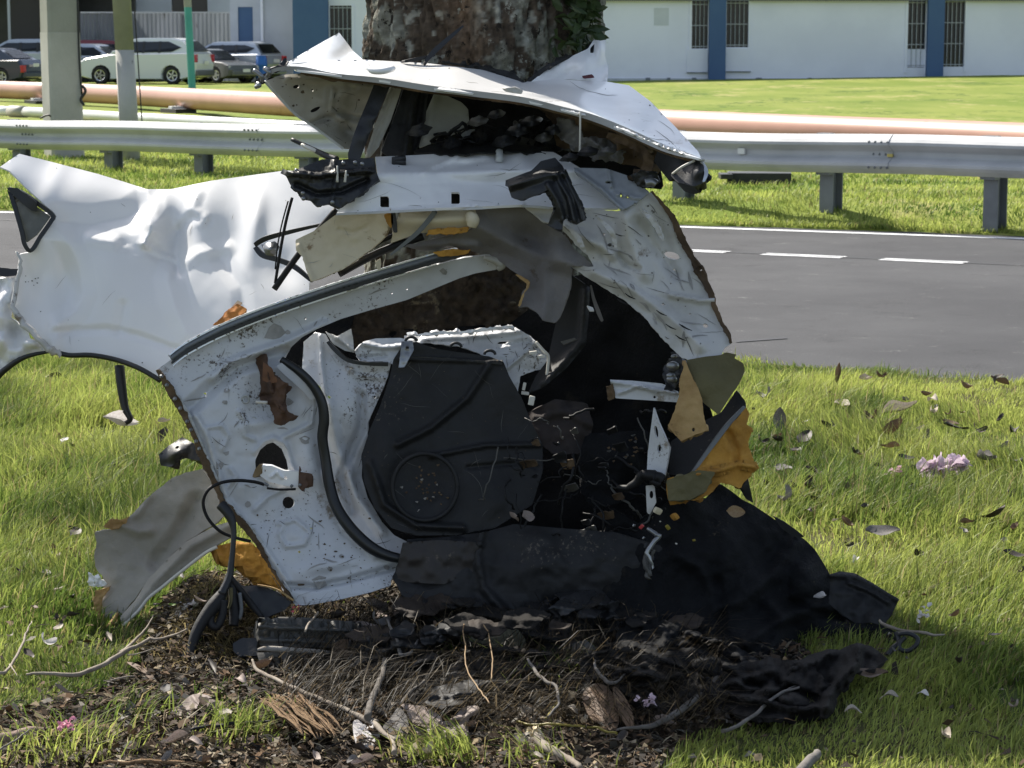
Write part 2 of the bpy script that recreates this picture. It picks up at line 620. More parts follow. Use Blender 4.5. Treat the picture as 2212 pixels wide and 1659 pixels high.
def zn(X, Y):
    """height of the verge"""
    X = np.asarray(X, float); Y = np.asarray(Y, float)
    z = fbm(X * .9, Y * .9, oct=4, seed=3) * .012
    z = z + .10 * np.exp(-(((X + .05) / .75) ** 2 + ((Y - 6.25) / .36) ** 2))
    z = z + .10 * np.exp(-(((X + .80) / .10) ** 2 + ((Y - 5.86) / .22) ** 2))       # root mound beside the sill
    z = z + .06 * np.exp(-(((X + .02) / .5) ** 2 + ((Y - 5.86) / .13) ** 2))
    z = z + .012 * fbm(X * 9, Y * 9, oct=3, seed=8) * np.exp(-(((X + .05) / 1.2) ** 2 + ((Y - 5.6) / .9) ** 2))
    return z


def grid_mesh(name, us, vs_, fn, mat):
    U, Vv = np.meshgrid(us, vs_)
    W = fn(U.ravel(), Vv.ravel())
    nu, nv = len(us), len(vs_)
    i = np.arange(nu * nv).reshape(nv, nu)
    f = np.stack([i[:-1, :-1], i[:-1, 1:], i[1:, 1:], i[1:, :-1]], -1).reshape(-1, 4)
    me = bpy.data.meshes.new(name)
    me.vertices.add(len(W)); me.vertices.foreach_set('co', W.ravel())
    me.loops.add(f.size); me.polygons.add(len(f))
    me.loops.foreach_set('vertex_index', f.ravel().astype(np.int32))
    me.polygons.foreach_set('loop_start', np.arange(0, f.size, 4, dtype=np.int32))
    me.polygons.foreach_set('use_smooth', np.ones(len(f), bool))
    me.update(calc_edges=True)
    return link(name, me, mat)


gr = grid_mesh("ground", np.linspace(-900, 900, 7), np.linspace(-300, 1500, 7), lambda u, v: np.stack([u, v, u * 0 - .25], 1), m_ground)
tag(gr, "bare flat ground under the whole scene", kind='structure')


def verge_pos(s, t):
    X = nearA.x + near_dir.x * s - near_nrm.x * t
    Y = nearA.y + near_dir.y * s - near_nrm.y * t
    z = zn(X, Y) * (t > 0)
    z = np.where(t < 0, -.12, z)
    return np.stack([X, Y, z], 1)


vg = grid_mesh("verge", np.concatenate([np.arange(-60, -14, 1.5), np.arange(-14, 10, .06), np.arange(10, 40, 1.5)]),
               np.concatenate([[-.05], np.arange(0.0001, 9, .06), np.arange(9, 60, 3)]), verge_pos, m_thatch)
tag(vg, "near grass verge with churned soil around the tree", kind='structure')

# the road: near edge and far edge
perp = Vector((-far_dir.y, far_dir.x, 0))
if perp.y < 0: perp = -perp
left_dir = (farL - farA).normalized()
far_pts = [farL + left_dir * 120, farL + left_dir * 20, farL, farA, farB, farB + far_dir * 60]
near_pts = [nearA - near_dir * 20 + left_dir * 110, nearA - near_dir * 20 + left_dir * 8, nearA - near_dir * 12, nearA - near_dir * .5, nearB + near_dir * 1.0, nearB + near_dir * 60]
rv, rf = [], []
for a, b in zip(near_pts, far_pts):
    a2 = a - near_nrm * .15
    b2 = b + perp * .55
    for k in range(5):
        q = a2.lerp(b2, k / 4); rv.append((q.x, q.y, -.04))
for i in range(len(near_pts) - 1):
    for k in range(4): rf.append((i * 5 + k, i * 5 + k + 1, (i + 1) * 5 + k + 1, (i + 1) * 5 + k))
rd = link("road", mesh("road", rv, rf), m_asphalt)
tag(rd, "grey asphalt road behind the wreck", kind='structure')


def ground_line(name, a, b, w, mat, z, label):
    d = (b - a).normalized(); n = Vector((-d.y, d.x, 0)) * w / 2
    o = link(name, mesh(name, [(p.x, p.y, z) for p in (a - n, b - n, b + n, a + n)], [(0, 1, 2, 3)]), mat)
    return tag(o, label, kind='structure')


ev, ef = [], []
for i, p in enumerate([farL + left_dir * 20, farL, farA, farB, farB + far_dir * 30]):
    for s in (0, .13): ev.append((p.x + perp.x * (s - .05), p.y + perp.y * (s - .05), -.036))
for i in range(4): ef.append((2 * i, 2 * i + 2, 2 * i + 3, 2 * i + 1))
tag(link("edge_line", mesh("edge_line", ev, ef), m_paint), "white painted line along the far road edge", kind='structure')
ground_line("edge_line", nearA - near_dir * 8 + near_nrm * .10, nearB + near_dir * 20 + near_nrm * .10, .10, m_yellow, -.036, "yellow painted line along the near road edge")
dA, dB, dC, dD = G(1650, 548, -.036), G(1816, 556, -.036), G(1897, 561, -.036), G(2122, 569, -.036)
dash_dir = (dD - dA).normalized()
per, dl = (dC - dA).length, (dB - dA).length
for k in range(-6, 2):
    a = dA + dash_dir * per * k
    ground_line("lane_dash", a, a + dash_dir * dl * 1.02, .17, m_paint, -.036, "white lane dash on the asphalt road")
ground_line("road_joint", dA - dash_dir * 14, dD + dash_dir * 14, .025, m_black, -.034, "dark joint in the asphalt along the lane dashes")


ground_line("road_joint", G(1590, 738, -.036), G(1700, 730, -.036), .03, m_black, -.0355, "short dark crack in the near lane")


def lawn_h(X, Y):
    far = smooth(35, 85, Y)
    return -.03 + .16 * smooth(17.5, 23, Y + .42 * X) + far * (.03 + np.maximum(0, .0143 * (X + 1.5))) + fbm(X * .5, Y * .5, oct=3, seed=5) * .02


def lawn_z(X, Y, t):
    return -.05 + (lawn_h(X, Y) + .05) * smooth(-.3, .8, t)


def lawn_pos(s, t):
    # along the far edge of the road (bent at farA), then away from it
    X = np.where(s < 0, farA.x - left_dir.x * s, farA.x + far_dir.x * s)
    Y = np.where(s < 0, farA.y - left_dir.y * s, farA.y + far_dir.y * s)
    wob = fbm(s * 1.7, s * 0, oct=4, seed=12) * .10
    X = X + perp.x * (t + .28 + wob * (t < .6)); Y = Y + perp.y * (t + .28 + wob * (t < .6))
    z = np.where(t <= 0, -.06, lawn_z(X, Y, t))
    return np.stack([X, Y, z], 1)


lw = grid_mesh("lawn", np.concatenate([np.arange(-140, -14, 4), np.arange(-14, 12, .12), np.arange(12, 140, 4)]),
               np.concatenate([[0, .02], np.arange(.1, 6, .15), np.arange(6, 30, 1), np.arange(30, 240, 6)]), lawn_pos, m_lawn)
tag(lw, "mown green lawn rising to the white building", kind='structure')

# ------------------------------------------------------------------ white building with blue pillars
YB = 86.0


def facade(bm, x0, x1, z0, z1, y, d, openings):
    xs = sorted({x0, x1, *[o[0] for o in openings], *[o[1] for o in openings]})
    zs = sorted({z0, z1, *[max(z0, min(z1, v)) for o in openings for v in o[2:4]]})

    def open_(i, k):
        if i < 0 or k < 0 or i >= len(xs) - 1 or k >= len(zs) - 1: return True
        cx, cz = (xs[i] + xs[i + 1]) / 2, (zs[k] + zs[k + 1]) / 2
        return any(o[0] < cx < o[1] and o[2] < cz < o[3] for o in openings)

    def q(*v): bm.faces.new([bm.verts.new(p) for p in v])
    for i in range(len(xs) - 1):
        for k in range(len(zs) - 1):
            if open_(i, k): continue
            a, b, c, e = xs[i], xs[i + 1], zs[k], zs[k + 1]
            q((a, y, c), (b, y, c), (b, y, e), (a, y, e)); q((a, y + d, c), (a, y + d, e), (b, y + d, e), (b, y + d, c))
            if open_(i - 1, k): q((a, y, c), (a, y, e), (a, y + d, e), (a, y + d, c))
            if open_(i + 1, k): q((b, y, c), (b, y + d, c), (b, y + d, e), (b, y, e))
            if open_(i, k - 1): q((a, y, c), (a, y + d, c), (b, y + d, c), (b, y, c))
            if open_(i, k + 1): q((a, y, e), (b, y, e), (b, y + d, e), (a, y + d, e))
    bmesh.ops.remove_doubles(bm, verts=bm.verts, dist=1e-4)


def bx(px): return P(px, 100, YB).x
def bz(py): return P(1600, py, YB).z


bld = thing("white_building", (bx(1400), YB, .2), "long white building with blue pillars and barred windows across the lawn", "building")
wins = [(1494, 1529, -12, 105), (1568.6, 1616, -12, 102), (1960, 1999, -12, 146), (2037, 2083, -12, 144), (713, 760, 12, 112), (2440, 2475, -12, 105)]
bm = bmesh.new()
facade(bm, bx(640), bx(3000), -.1, bz(-90), YB, .3, [(bx(a), bx(b), bz(d), bz(c)) for a, b, c, d in wins])
link("wall", bm_mesh("wall", bm), m_wall, bld)
box("eave_shadow_band", (bx(1900), YB - .12, bz(-4)), (bx(3000) - bx(1000), .2, .20), m_grey_and_shadow, bld)  # grey band standing in for the shadow line of the eave
box("back_wall", (bx(1820), YB + 6, 2), (bx(3000) - bx(640), .2, 5), m_wall, bld)
box("roof", (bx(1820), YB + 3, bz(-92) + .1), (bx(3000) - bx(640) + .6, 6.8, .2), m_grey_and_shadow, bld)
for a, b, base in ((1530, 1566, 176), (2000, 2035, 170), (2475, 2512, 168)):
    box("pillar", ((bx(a) + bx(b)) / 2, YB - .2, bz(base) + 1.95), (bx(b) - bx(a), .4, 4.0), m_blue, bld, bev=.02)
box("pillar", ((bx(635) + bx(711)) / 2, YB - .2, 1.9), (bx(711) - bx(635), .42, 4.4), m_blue, bld, bev=.02)
for k, (a, b, c, d) in enumerate(wins):
    cx, cz = (bx(a) + bx(b)) / 2, (bz(c) + bz(d)) / 2
    w, h = bx(b) - bx(a), bz(c) - bz(d)
    wf = box("window", (cx, YB + .2, cz), (w, .03, h), m_glass, bld)
    bm = bmesh.new()
    n = max(4, int(w / .135))
    for i in range(1, n): add_box(bm, (cx - w / 2 + w * i / n, YB + .05, cz), (.022, .022, h))
    for z in np.arange(cz - h / 2 + .08, cz + h / 2, .76): add_box(bm, (cx, YB + .03, z), (w, .02, .028))
    g = link("grille", bm_mesh("grille", bm), m_bar, wf)
    g.matrix_parent_inverse = Matrix.Identity(4)
    bm = bmesh.new()
    for sx in (-1, 1): add_box(bm, (cx + sx * (w / 2 + .05), YB - .025, cz - .1), (.1, .05, h + .2))
    g = link("frame", bm_mesh("frame", bm), m_wall, wf)
    g.matrix_parent_inverse = Matrix.Identity(4)
for a, b, c, d in ((1484, 1529, 106, 156), (1567, 1622, 104, 154)):
    box("apron_panel", ((bx(a) + bx(b)) / 2, YB - .03, (bz(c) + bz(d)) / 2), (bx(b) - bx(a), .06, bz(c) - bz(d)), m_wall, bld)
    box("apron_ledge", ((bx(a) + bx(b)) / 2, YB - .05, bz(d) - .01), (bx(b) - bx(a), .1, .03), m_grey_and_shadow, bld)
box("paint_patch", (bx(1428), YB - .004, bz(36)), (bx(1444) - bx(1412), .012, bz(18) - bz(56)), M("paint_patch", (.66, .69, .73), (.60, .63, .67), 1, rough=.9), bld)
for q_, w_ in ((1400, 10), (1445, 7), (1500, 9), (1640, 12), (1750, 8), (1850, 10)):
    box("wall_vent", (bx(q_), YB - .03, bz(172) + .02), ((bx(q_ + w_) - bx(q_)), .08, .10), m_grey_and_shadow, bld)
box("vent_panel", ((bx(1960) + bx(1999)) / 2, YB + .12, (bz(106) + bz(145)) / 2), (bx(1999) - bx(1960), .06, bz(106) - bz(145)), m_wall, bld)
box("plinth", (bx(1900), YB - .02, .22), (bx(3000) - bx(640), .05, .22), M("plinth_paint", (.50, .53, .56), (.36, .38, .40), 1.4, rough=.9), bld)

anx = thing("white_annex", (P(590, 160, 89).x, 89, .2), "pale annex wall with a blue door beside the grey fence", "building")
def ax(px, Y=89.0): return P(px, 100, Y).x
def az(py, Y=89.0): return P(600, py, Y).z
bm = bmesh.new()
facade(bm, ax(498), ax(640), 0, az(-80), 89, .3, [(ax(515), ax(547), az(108), az(15))])
link("wall", bm_mesh("wall", bm), M("lavender_wall", (.52, .55, .62), (.44, .47, .53), .5, rough=.85), anx)
box("door", ((ax(515) + ax(547)) / 2, 89.1, (az(108) + az(15)) / 2), (ax(547) - ax(515), .08, az(15) - az(108)), m_blue, anx)
box("downpipe", (ax(567), 88.95, 1.8), (.10, .1, 4), m_wall, anx)

fen = thing("metal_fence", (ax(340, 91), 91, .2), "grey corrugated metal fence behind the parked cars", "fence")
px0, px1 = 176, 505
edges = np.linspace(px0, px1, 10)
for i in range(9):
    bm = bmesh.new()
    a, b = ax(edges[i], 91), ax(edges[i + 1], 91)
    z1 = az(29, 91)
    n = 8
    top, bot = [], []
    for k in range(n + 1):
        x = a + (b - a) * k / n * .985
        y = 91 + (.05 if k % 2 else 0)
        bot.append(bm.verts.new((x, y, .05))); top.append(bm.verts.new((x, y, z1)))
    for k in range(n): bm.faces.new([bot[k], bot[k + 1], top[k + 1], top[k]])
    r = bmesh.ops.solidify(bm, geom=bm.faces[:], thickness=.02)
    link("fence_panel", bm_mesh("fence_panel", bm), m_sheetmetal, fen)
for i in range(0, 10, 3):
    box("fence_post", (ax(edges[i], 91), 91.1, 1.3), (.09, .09, 2.9), m_steelpost, fen)
box("top_rail", ((ax(px0, 91) + ax(px1, 91)) / 2, 90.95, az(27, 91)), (ax(px1, 91) - ax(px0, 91), .07, .06), m_galv, fen)

pb = thing("pale_building", (ax(340, 98), 98, .2), "pale building showing above the grey metal fence", "building")
bm = bmesh.new()
facade(bm, ax(-400, 98), ax(560, 98), 0, 6, 98, .3, [(ax(206, 98), ax(262, 98), 2.6, 4.2), (ax(372, 98), ax(402, 98), 2.75, 4), (ax(410, 98), ax(450, 98), 2.75, 4)])
link("wall", bm_mesh("wall", bm), M("pale_wall", (.46, .50, .55), (.40, .43, .47), .5, rough=.85), pb)
for a, b in ((206, 262), (372, 402), (410, 450)):
    w = box("window", ((ax(a, 98) + ax(b, 98)) / 2, 98.2, 3.4), (ax(b, 98) - ax(a, 98), .04, 1.7), m_glass, pb)

shed = thing("open_shed", (ax(20, 92), 92, .2), "dark open shed behind the silver and navy cars", "shed")
box("back_wall", (ax(0, 92), 97.5, 2.0), (9, .15, 4.2), m_dark, shed)  # inner walls near black: the shed's shadow is put into their colour
box("side_wall", (ax(92, 92), 95, 2.0), (.15, 4.8, 4.2), m_dark, shed)
box("roof", (ax(0, 92), 95, 4.2), (9, 6, .15), m_grey_and_shadow, shed)
box("post", (ax(18, 92), 92.3, 2.0), (.10, .10, 4.2), m_bar, shed)
box("front_screen", (ax(18, 92) - .1 + 1.0, 93.0, 2.8), (1.9, .06, 2.6), M("brown_screen", (.05, .045, .045), rough=.7), shed)

# ------------------------------------------------------------------ parked cars
def arch(cx, r, n=9):
    return [(cx + r * math.cos(t), .32 + r * math.sin(t)) for t in np.linspace(math.pi + .35, -.35, n)]


def wheel_mesh(r=.33, w=.22):
    bm = bmesh.new()
    prof = [(.60 * r, -w * .46), (.93 * r, -w * .5), (r, -w * .3), (r, w * .3), (.93 * r, w * .5), (.60 * r, w * .46)]
    n = 24
    rings = [[bm.verts.new((p[0] * math.cos(2 * math.pi * k / n), p[1], p[0] * math.sin(2 * math.pi * k / n))) for p in prof] for k in range(n)]
    for k in range(n):
        for j in range(len(prof)):
            bm.faces.new([rings[k][j], rings[(k + 1) % n][j], rings[(k + 1) % n][(j + 1) % 6], rings[k][(j + 1) % 6]])
    ty = bm_mesh("tyre", bm, True)
    bm = bmesh.new()
    add_box(bm, (0, 0, 0), (.18 * r, w * .9, .18 * r), bev=.01)
    for s in range(5):
        a = 2 * math.pi * s / 5
        add_box(bm, (.3 * r * math.cos(a), -w * .42, .3 * r * math.sin(a)), (.56 * r, .03, .15 * r), Matrix.Rotation(-a, 3, 'Y'))
    prev = None
    ring = [[bm.verts.new((q * r * math.cos(2 * math.pi * k / 20), yy, q * r * math.sin(2 * math.pi * k / 20))) for q, yy in ((.62, -w * .47), (.52, -w * .44), (.50, w * .2))] for k in range(20)]
    for k in range(20):
        for j in range(2): bm.faces.new([ring[k][j], ring[(k + 1) % 20][j], ring[(k + 1) % 20][j + 1], ring[k][j + 1]])
    return ty, bm_mesh("rim", bm)


TYRE, RIM = wheel_mesh()


def extrude_profile(bm, prof, ys, ins):
    """profile (x, z) carried across the width: ys with an inset for each"""
    cx = sum(p[0] for p in prof) / len(prof); cz = sum(p[1] for p in prof) / len(prof)
    rings = []
    for y, s in zip(ys, ins):
        rings.append([bm.verts.new((cx + (p[0] - cx) * (1 - s / 2), y, cz + (p[1] - cz) * (1 - s / .9))) for p in prof])
    n = len(prof)
    for a, b in zip(rings[:-1], rings[1:]):
        for k in range(n): bm.faces.new([a[k], a[(k + 1) % n], b[(k + 1) % n], b[k]])
    bm.faces.new(rings[0][::-1]); bm.faces.new(rings[-1])


def car(name, kind, px, Y, yaw, mat, label, group, sc=1.0):
    """x runs to the nose; yaw turns it"""
    x = P(px, 170, Y).x
    z = float(lawn_h(np.array([x]), np.array([Y]))[0])
    t = thing(name, (x, Y, z), label, "car", group, yaw)
    t.scale = (sc, sc, sc)
    K = dict(
        suv=(2.30, .92, [(2.28, .45), (2.32, .62), (2.26, .80), (2.05, .93), (1.10, 1.09), (-2.05, 1.15), (-2.24, 1.10), (-2.32, .75), (-2.28, .42)],
             [(1.10, 1.07), (.28, 1.60), (.0, 1.67), (-1.35, 1.67), (-1.72, 1.58), (-2.22, 1.12)], 1.42, -1.40, .30),
        hatch=(2.0, .85, [(1.95, .40), (2.0, .58), (1.92, .80), (1.6, .92), (.95, 1.0), (-1.75, 1.04), (-1.93, .98), (-1.98, .66), (-1.92, .38)],
               [(1.05, .98), (.35, 1.42), (.1, 1.47), (-1.25, 1.48), (-1.55, 1.40), (-1.88, 1.0)], 1.25, -1.22, .26),
        sedan=(2.25, .88, [(2.2, .38), (2.24, .55), (2.15, .74), (1.8, .86), (1.0, .93), (-1.3, .98), (-2.1, .98), (-2.22, .8), (-2.25, .55), (-2.18, .36)],
               [(1.05, .92), (.35, 1.36), (.1, 1.42), (-.85, 1.43), (-1.15, 1.38), (-1.85, .98)], 1.35, -1.32, .26))[kind]
    hl, hw, body, gh, fx, rx, _ = K
    arches_bottom = [(body[-1][0], .26)] + arch(rx, .40) + arch(fx, .40) + [(body[0][0], .26)]
    prof = body + [(body[-1][0] + .02, .30)] + arch(rx, .40) + arch(fx, .40) + [(body[0][0] - .02, .30)]
    bm = bmesh.new()
    extrude_profile(bm, prof, (-hw, -hw + .05, -hw + .16, hw - .16, hw - .05, hw), (.075, .02, 0, 0, .02, .075))
    link("body", bm_mesh("body", bm, False), mat, t, False)
    bm = bmesh.new(); add_box(bm, (0, 0, .48), (hl * 1.8, hw * 1.6, .5))
    link("underbody", bm_mesh("underbody", bm), m_black, t, False)
    # cabin: narrower to the roof
    zb, zt = min(p[1] for p in gh), max(p[1] for p in gh)
    def wid(z): return (hw - .06) - .22 * ((z - zb) / (zt - zb)) ** 1.3
    bm = bmesh.new()
    rings = []
    for s in (-1, 1):
        rings.append([bm.verts.new((p[0], s * wid(p[1]), p[1])) for p in gh])
    n = len(gh)
    for k in range(n): bm.faces.new([rings[0][k], rings[0][(k + 1) % n], rings[1][(k + 1) % n], rings[1][k]])
    bm.faces.new(rings[0]); bm.faces.new(rings[1][::-1])
    bmesh.ops.bevel(bm, geom=[e for e in bm.edges if min(v.co.z for v in e.verts) > zb + .1], offset=.05, segments=2, affect='EDGES')
    link("cabin", bm_mesh("cabin", bm), mat, t, False)
    # side windows, windscreen, rear window
    for s in (-1, 1):
        pts = [(gh[0][0] - .22, zb + .06), (gh[1][0] - .06, zt - .14), (gh[3][0] + .12, zt - .13), (gh[4][0] - .02, zb + .26), (gh[3][0] - .02, zb + .10)]
        cut = [gh[1][0] - .55, gh[3][0] + .45]
        bm = bmesh.new()
        vs0 = [bm.verts.new((p[0], s * (wid(p[1]) + .012), p[1])) for p in pts]
        bm.faces.new(vs0 if s < 0 else vs0[::-1])
        bmesh.ops.solidify(bm, geom=bm.faces[:], thickness=.01)
        w = link("side_window", bm_mesh("side_window", bm), m_glass, t, False)
        for c in cut:
            bm = bmesh.new()
            q = [(c - .04, zb + .06), (c + .04, zb + .06), (c + .04, zt - .12), (c - .04, zt - .12)]
            bm.faces.new([bm.verts.new((p[0], s * (wid(p[1]) + .02), p[1])) for p in (q if s < 0 else q[::-1])])
            link("window_pillar", bm_mesh("window_pillar", bm), m_black, w, False)
    for nm, a, b in (("windscreen", gh[0], gh[1]), ("rear_window", gh[5], gh[4])):
        bm = bmesh.new()
        off = .03 if nm == "windscreen" else -.03
        q = []
        for f in (.12, .9):
            xx, zz = a[0] + (b[0] - a[0]) * f + off, a[1] + (b[1] - a[1]) * f + .02
            q.append((xx, wid(zz) - .10, zz))
        bm.faces.new([bm.verts.new(v) for v in ((q[0][0], -q[0][1], q[0][2]), q[0], q[1], (q[1][0], -q[1][1], q[1][2]))])
        bmesh.ops.solidify(bm, geom=bm.faces[:], thickness=.01)
        link(nm, bm_mesh(nm, bm), m_glass, t, False)
    for s in (-1, 1):
        for wx in (fx, rx):
            w = bpy.data.objects.new("wheel", None); COL.objects.link(w); w.parent = t
            w.location = (wx, s * (hw - .12), .33)
            w.rotation_euler = (0, 0, 0 if s < 0 else math.pi)
            link("tyre", TYRE, m_tyre, w, False); link("rim", RIM, m_rim, w, False)
        bm = bmesh.new(); add_box(bm, (body[2][0] - .09, s * (hw - .18), body[2][1] - .10), (.22, .30, .14), bev=.03)
        link("headlight", bm_mesh("headlight", bm), m_lamp, t, False)
        bm = bmesh.new(); add_box(bm, (-hl + .10, s * (hw - .13), body[-3][1] - .16), (.24, .25, .28), bev=.03)
        link("taillight", bm_mesh("taillight", bm), m_red, t, False)
        bm = bmesh.new(); add_box(bm, (gh[0][0] - .30, s * (hw + .05), zb + .08), (.12, .16, .12), bev=.03)
        link("mirror", bm_mesh("mirror", bm), mat, t, False)
    for e, xx in (("front_bumper", hl - .02), ("rear_bumper", -hl + .02)):
        bm = bmesh.new(); add_box(bm, (xx, 0, .42), (.16, hw * 1.75, .22), bev=.05)
        link(e, bm_mesh(e, bm), mat if kind != 'suv' else m_cargrey, t, False)
    for xx in (hl + .07, -hl - .07):
        bm = bmesh.new(); add_box(bm, (xx, 0, .52 if xx > 0 else .78), (.02, .40, .13))
        link("number_plate", bm_mesh("number_plate", bm), m_plate, t, False)
    return t


grp = "cars parked along the grey fence"
car("parked_car", 'suv', 316, 83.5, math.pi - .26, m_carwhite, "white sport utility car behind the teal pole", grp, .98)
car("parked_car", 'hatch', 492, 87.5, math.pi - .42, m_carsilver, "pale silver hatchback with a red tail lamp by the blue barrel", grp, 1.02)
car("parked_car", 'sedan', 452, 85.8, -.7, m_cargrey, "dark grey car half hidden between white and silver cars", grp, .86)
car("parked_car", 'hatch', 48, 87.0, math.pi - .1, m_carsilver, "silver car left of the square concrete pole", grp, 1.08)
car("parked_car", 'sedan', -34, 81.0, math.pi - .35, m_carnavy, "navy car with red tail lamp at the picture's edge", grp, .9)
car("parked_car", 'sedan', 205, 87.6, -.25, m_carsilver, "silver saloon behind the nose of the white car", grp, 1.0)
car("parked_car", 'sedan', 235, 90.0, .1, m_carmaroon, "maroon car behind the silver saloon", grp, 1.1)

# blue barrel
bar = thing("barrel", (P(565, 150, 86).x, 86, .17), "blue plastic barrel standing by the pale annex wall", "barrel")
bm = bmesh.new()
prof = [(.19, 0), (.21, .03), (.21, .28), (.225, .30), (.225, .34), (.21, .36), (.21, .62), (.225, .64), (.225, .68), (.21, .70), (.20, .92), (.17, .95), (.0, .95)]
rg = [[bm.verts.new((r * math.cos(2 * math.pi * k / 18), r * math.sin(2 * math.pi * k / 18), z)) for r, z in prof[:-1]] for k in range(18)]
for k in range(18):
    for j in range(len(prof) - 2): bm.faces.new([rg[k][j], rg[(k + 1) % 18][j], rg[(k + 1) % 18][j + 1], rg[k][j + 1]])
bm.faces.new([rg[k][-1] for k in range(18)])
link("drum", bm_mesh("drum", bm, True), m_bluebin, bar, False)
bm = bmesh.new(); bmesh.ops.create_cone(bm, segments=18, radius1=.185, radius2=.175, depth=.04, cap_ends=True); bmesh.ops.translate(bm, verts=bm.verts, vec=(0, 0, .972))
link("lid", bm_mesh("lid", bm), m_bluebin, bar, False)

# ------------------------------------------------------------------ pipes
def pipe_along(name, root, pts, r, mat, seg, sides=24):
    path = cat_path([tuple(p) for p in pts], 14)
    return link(name, tube_mesh(name, path, [r] * len(path), sides, smooth_path=False), mat, root)


pk = [P(-700, 180, 78), P(86, 196, 56), P(630, 225, 43), P(1448, 267, 31.7), P(2212, 293, 26.6), P(2900, 318, 22.6)]
for p, zc in zip(pk, (.45, .43, .43, .43, .42, .42)): p.z = zc
pipe = thing("pipeline", (pk[2].x, pk[2].y, .15), "salmon pink pipeline on low supports across the lawn", "pipe")
cut = cat_path([tuple(p) for p in pk], 14)
for a, b in ((0, 15), (15, len(cut) - 1)):
    link("pipe_section", tube_mesh("pipe_section", cut[a:b + 1], [.215] * (b - a + 1), 28, smooth_path=False), m_pink, pipe)
for a in (15,):
    d = (Vector(cut[a + 1]) - Vector(cut[a])).normalized()
    c = Vector(cut[a])
    link("coupling", tube_mesh("coupling", [c - d * .28, c - d * .1, c + d * .1, c + d * .28], [.235, .25, .25, .235], 28, smooth_path=False), m_pink, pipe)
pd = (pk[2] - pk[1]).normalized()
for px, Y in ((85, 55.5), (385, 48.0), (1745, 29.3), (2150, 27.0)):
    c = P(px, 240, Y)
    yaw = math.atan2(pd.y, pd.x)
    R = Matrix.Rotation(yaw, 3, 'Z')
    box("support_block", (c.x, c.y, .17), (.9 if px < 500 else .5, .45, .12), m_black, pipe, R, .01)
    box("saddle", (c.x, c.y, .245), (.2, .35, .07), m_white_pipe, pipe, R, .01)
wp = [P(-500, 225, 52), P(0, 242, 45.8), P(300, 252, 41), P(700, 273, 36), P(1100, 292, 32.5), P(1700, 320, 28.2), P(2300, 345, 25), P(2800, 365, 22.8)]
wpt = thing("pipe", (wp[3].x, wp[3].y, .15), "thin white pipe lying behind the guardrail", "pipe")
wc = cat_path([tuple((p.x, p.y, .245)) for p in wp], 10)
for a, b in ((0, 11), (11, 30), (30, 50), (50, len(wc) - 1)):
    link("pipe_section", tube_mesh("pipe_section", wc[a:b + 1], [.095] * (b - a + 1), 18, smooth_path=False), m_white_pipe, wpt)
for a in (11, 30, 50):
    d = (Vector(wc[min(a + 1, len(wc) - 1)]) - Vector(wc[a - 1])).normalized(); c = Vector(wc[a])
    link("coupling", tube_mesh("coupling", [c - d * .3, c + d * .3], [.112, .112], 18, smooth_path=False), M("grey_coupling", (.33, .32, .28), rough=.6), wpt)
blk = thing("support_block", (P(1640, 374, 23.4).x, 23.4, .12), "dark flat block lying on the grass under the guardrail", "block")
box("slab", (P(1640, 374, 23.4).x, 23.4, .19), (.64, .4, .11), m_black, blk, Matrix.Rotation(-.1, 3, 'Z'), .008)
box("slab_end", (P(1590, 374, 23.4).x - .12, 23.25, .215), (.12, .3, .05), m_black, blk, None, .005)

# ------------------------------------------------------------------ poles
def prism_pole(name, root, prof, stations, mat):
    v, f = [], []
    n = len(prof)
    for (x, y, z, s) in stations:
        v += [(x + p[0] * s, y + p[1] * s, z) for p in prof]
    for i in range(len(stations) - 1):
        for k in range(n): f.append((i * n + k, i * n + (k + 1) % n, (i + 1) * n + (k + 1) % n, (i + 1) * n + k))
    f.append(tuple(range(n))[::-1]); f.append(tuple((len(stations) - 1) * n + k for k in range(n)))
    return link(name, mesh(name, v, f), mat, root)


c = P(138, 349, 29.0)
pl = thing("utility_pole", (c.x, c.y, .1), "square concrete pole with a pale painted foot behind the guardrail", "pole")
a = math.radians(-26)
def sq(h, ch=.03):
    q = [(-h + ch, -h), (h - ch, -h), (h, -h + ch), (h, h - ch), (h - ch, h), (-h + ch, h), (-h, h - ch), (-h, -h + ch)]
    return [(x * math.cos(a) + y * math.sin(a), -x * math.sin(a) + y * math.cos(a)) for x, y in q]
zs_ = P(138, 70, 29).z
prism_pole("painted_foot", pl, sq(.205), [(c.x + .01, c.y, -.1, 1.02), (c.x - .005, c.y, zs_, 1)], m_conc)
prism_pole("shaft", pl, sq(.2), [(c.x - .005, c.y, zs_, 1), (c.x - .03, c.y, 9, .8)], m_concdark)
link("cable", tube_mesh("cable", [(c.x + .27, c.y - .12, .9), (c.x + .25, c.y - .12, 1.4), (c.x + .24, c.y - .1, 2.6), (c.x + .2, c.y - .1, 8)], .012, 6), m_black, pl)
link("strap", tube_mesh("strap", [(c.x + .28, c.y - .15, 1.02), (c.x + .32, c.y - .15, .95), (c.x + .26, c.y - .15, .85), (c.x + .3, c.y - .15, .78)], .02, 6), m_black, pl)
link("strap", tube_mesh("strap", [(c.x - .24, c.y - .18, .62), (c.x - .12, c.y - .24, .66), (c.x - .06, c.y - .24, .58)], .012, 6), m_black, pl)
c = P(284, 349, 28.5)
pl = thing("utility_pole", (c.x, c.y, .1), "slim round pole, dark above and pale below, behind the guardrail", "pole")
circ = [(.115 * math.cos(t), .115 * math.sin(t)) for t in np.linspace(0, 2 * math.pi, 20, endpoint=False)]
lean = -.035
zt_ = P(272, 108, 28.5).z
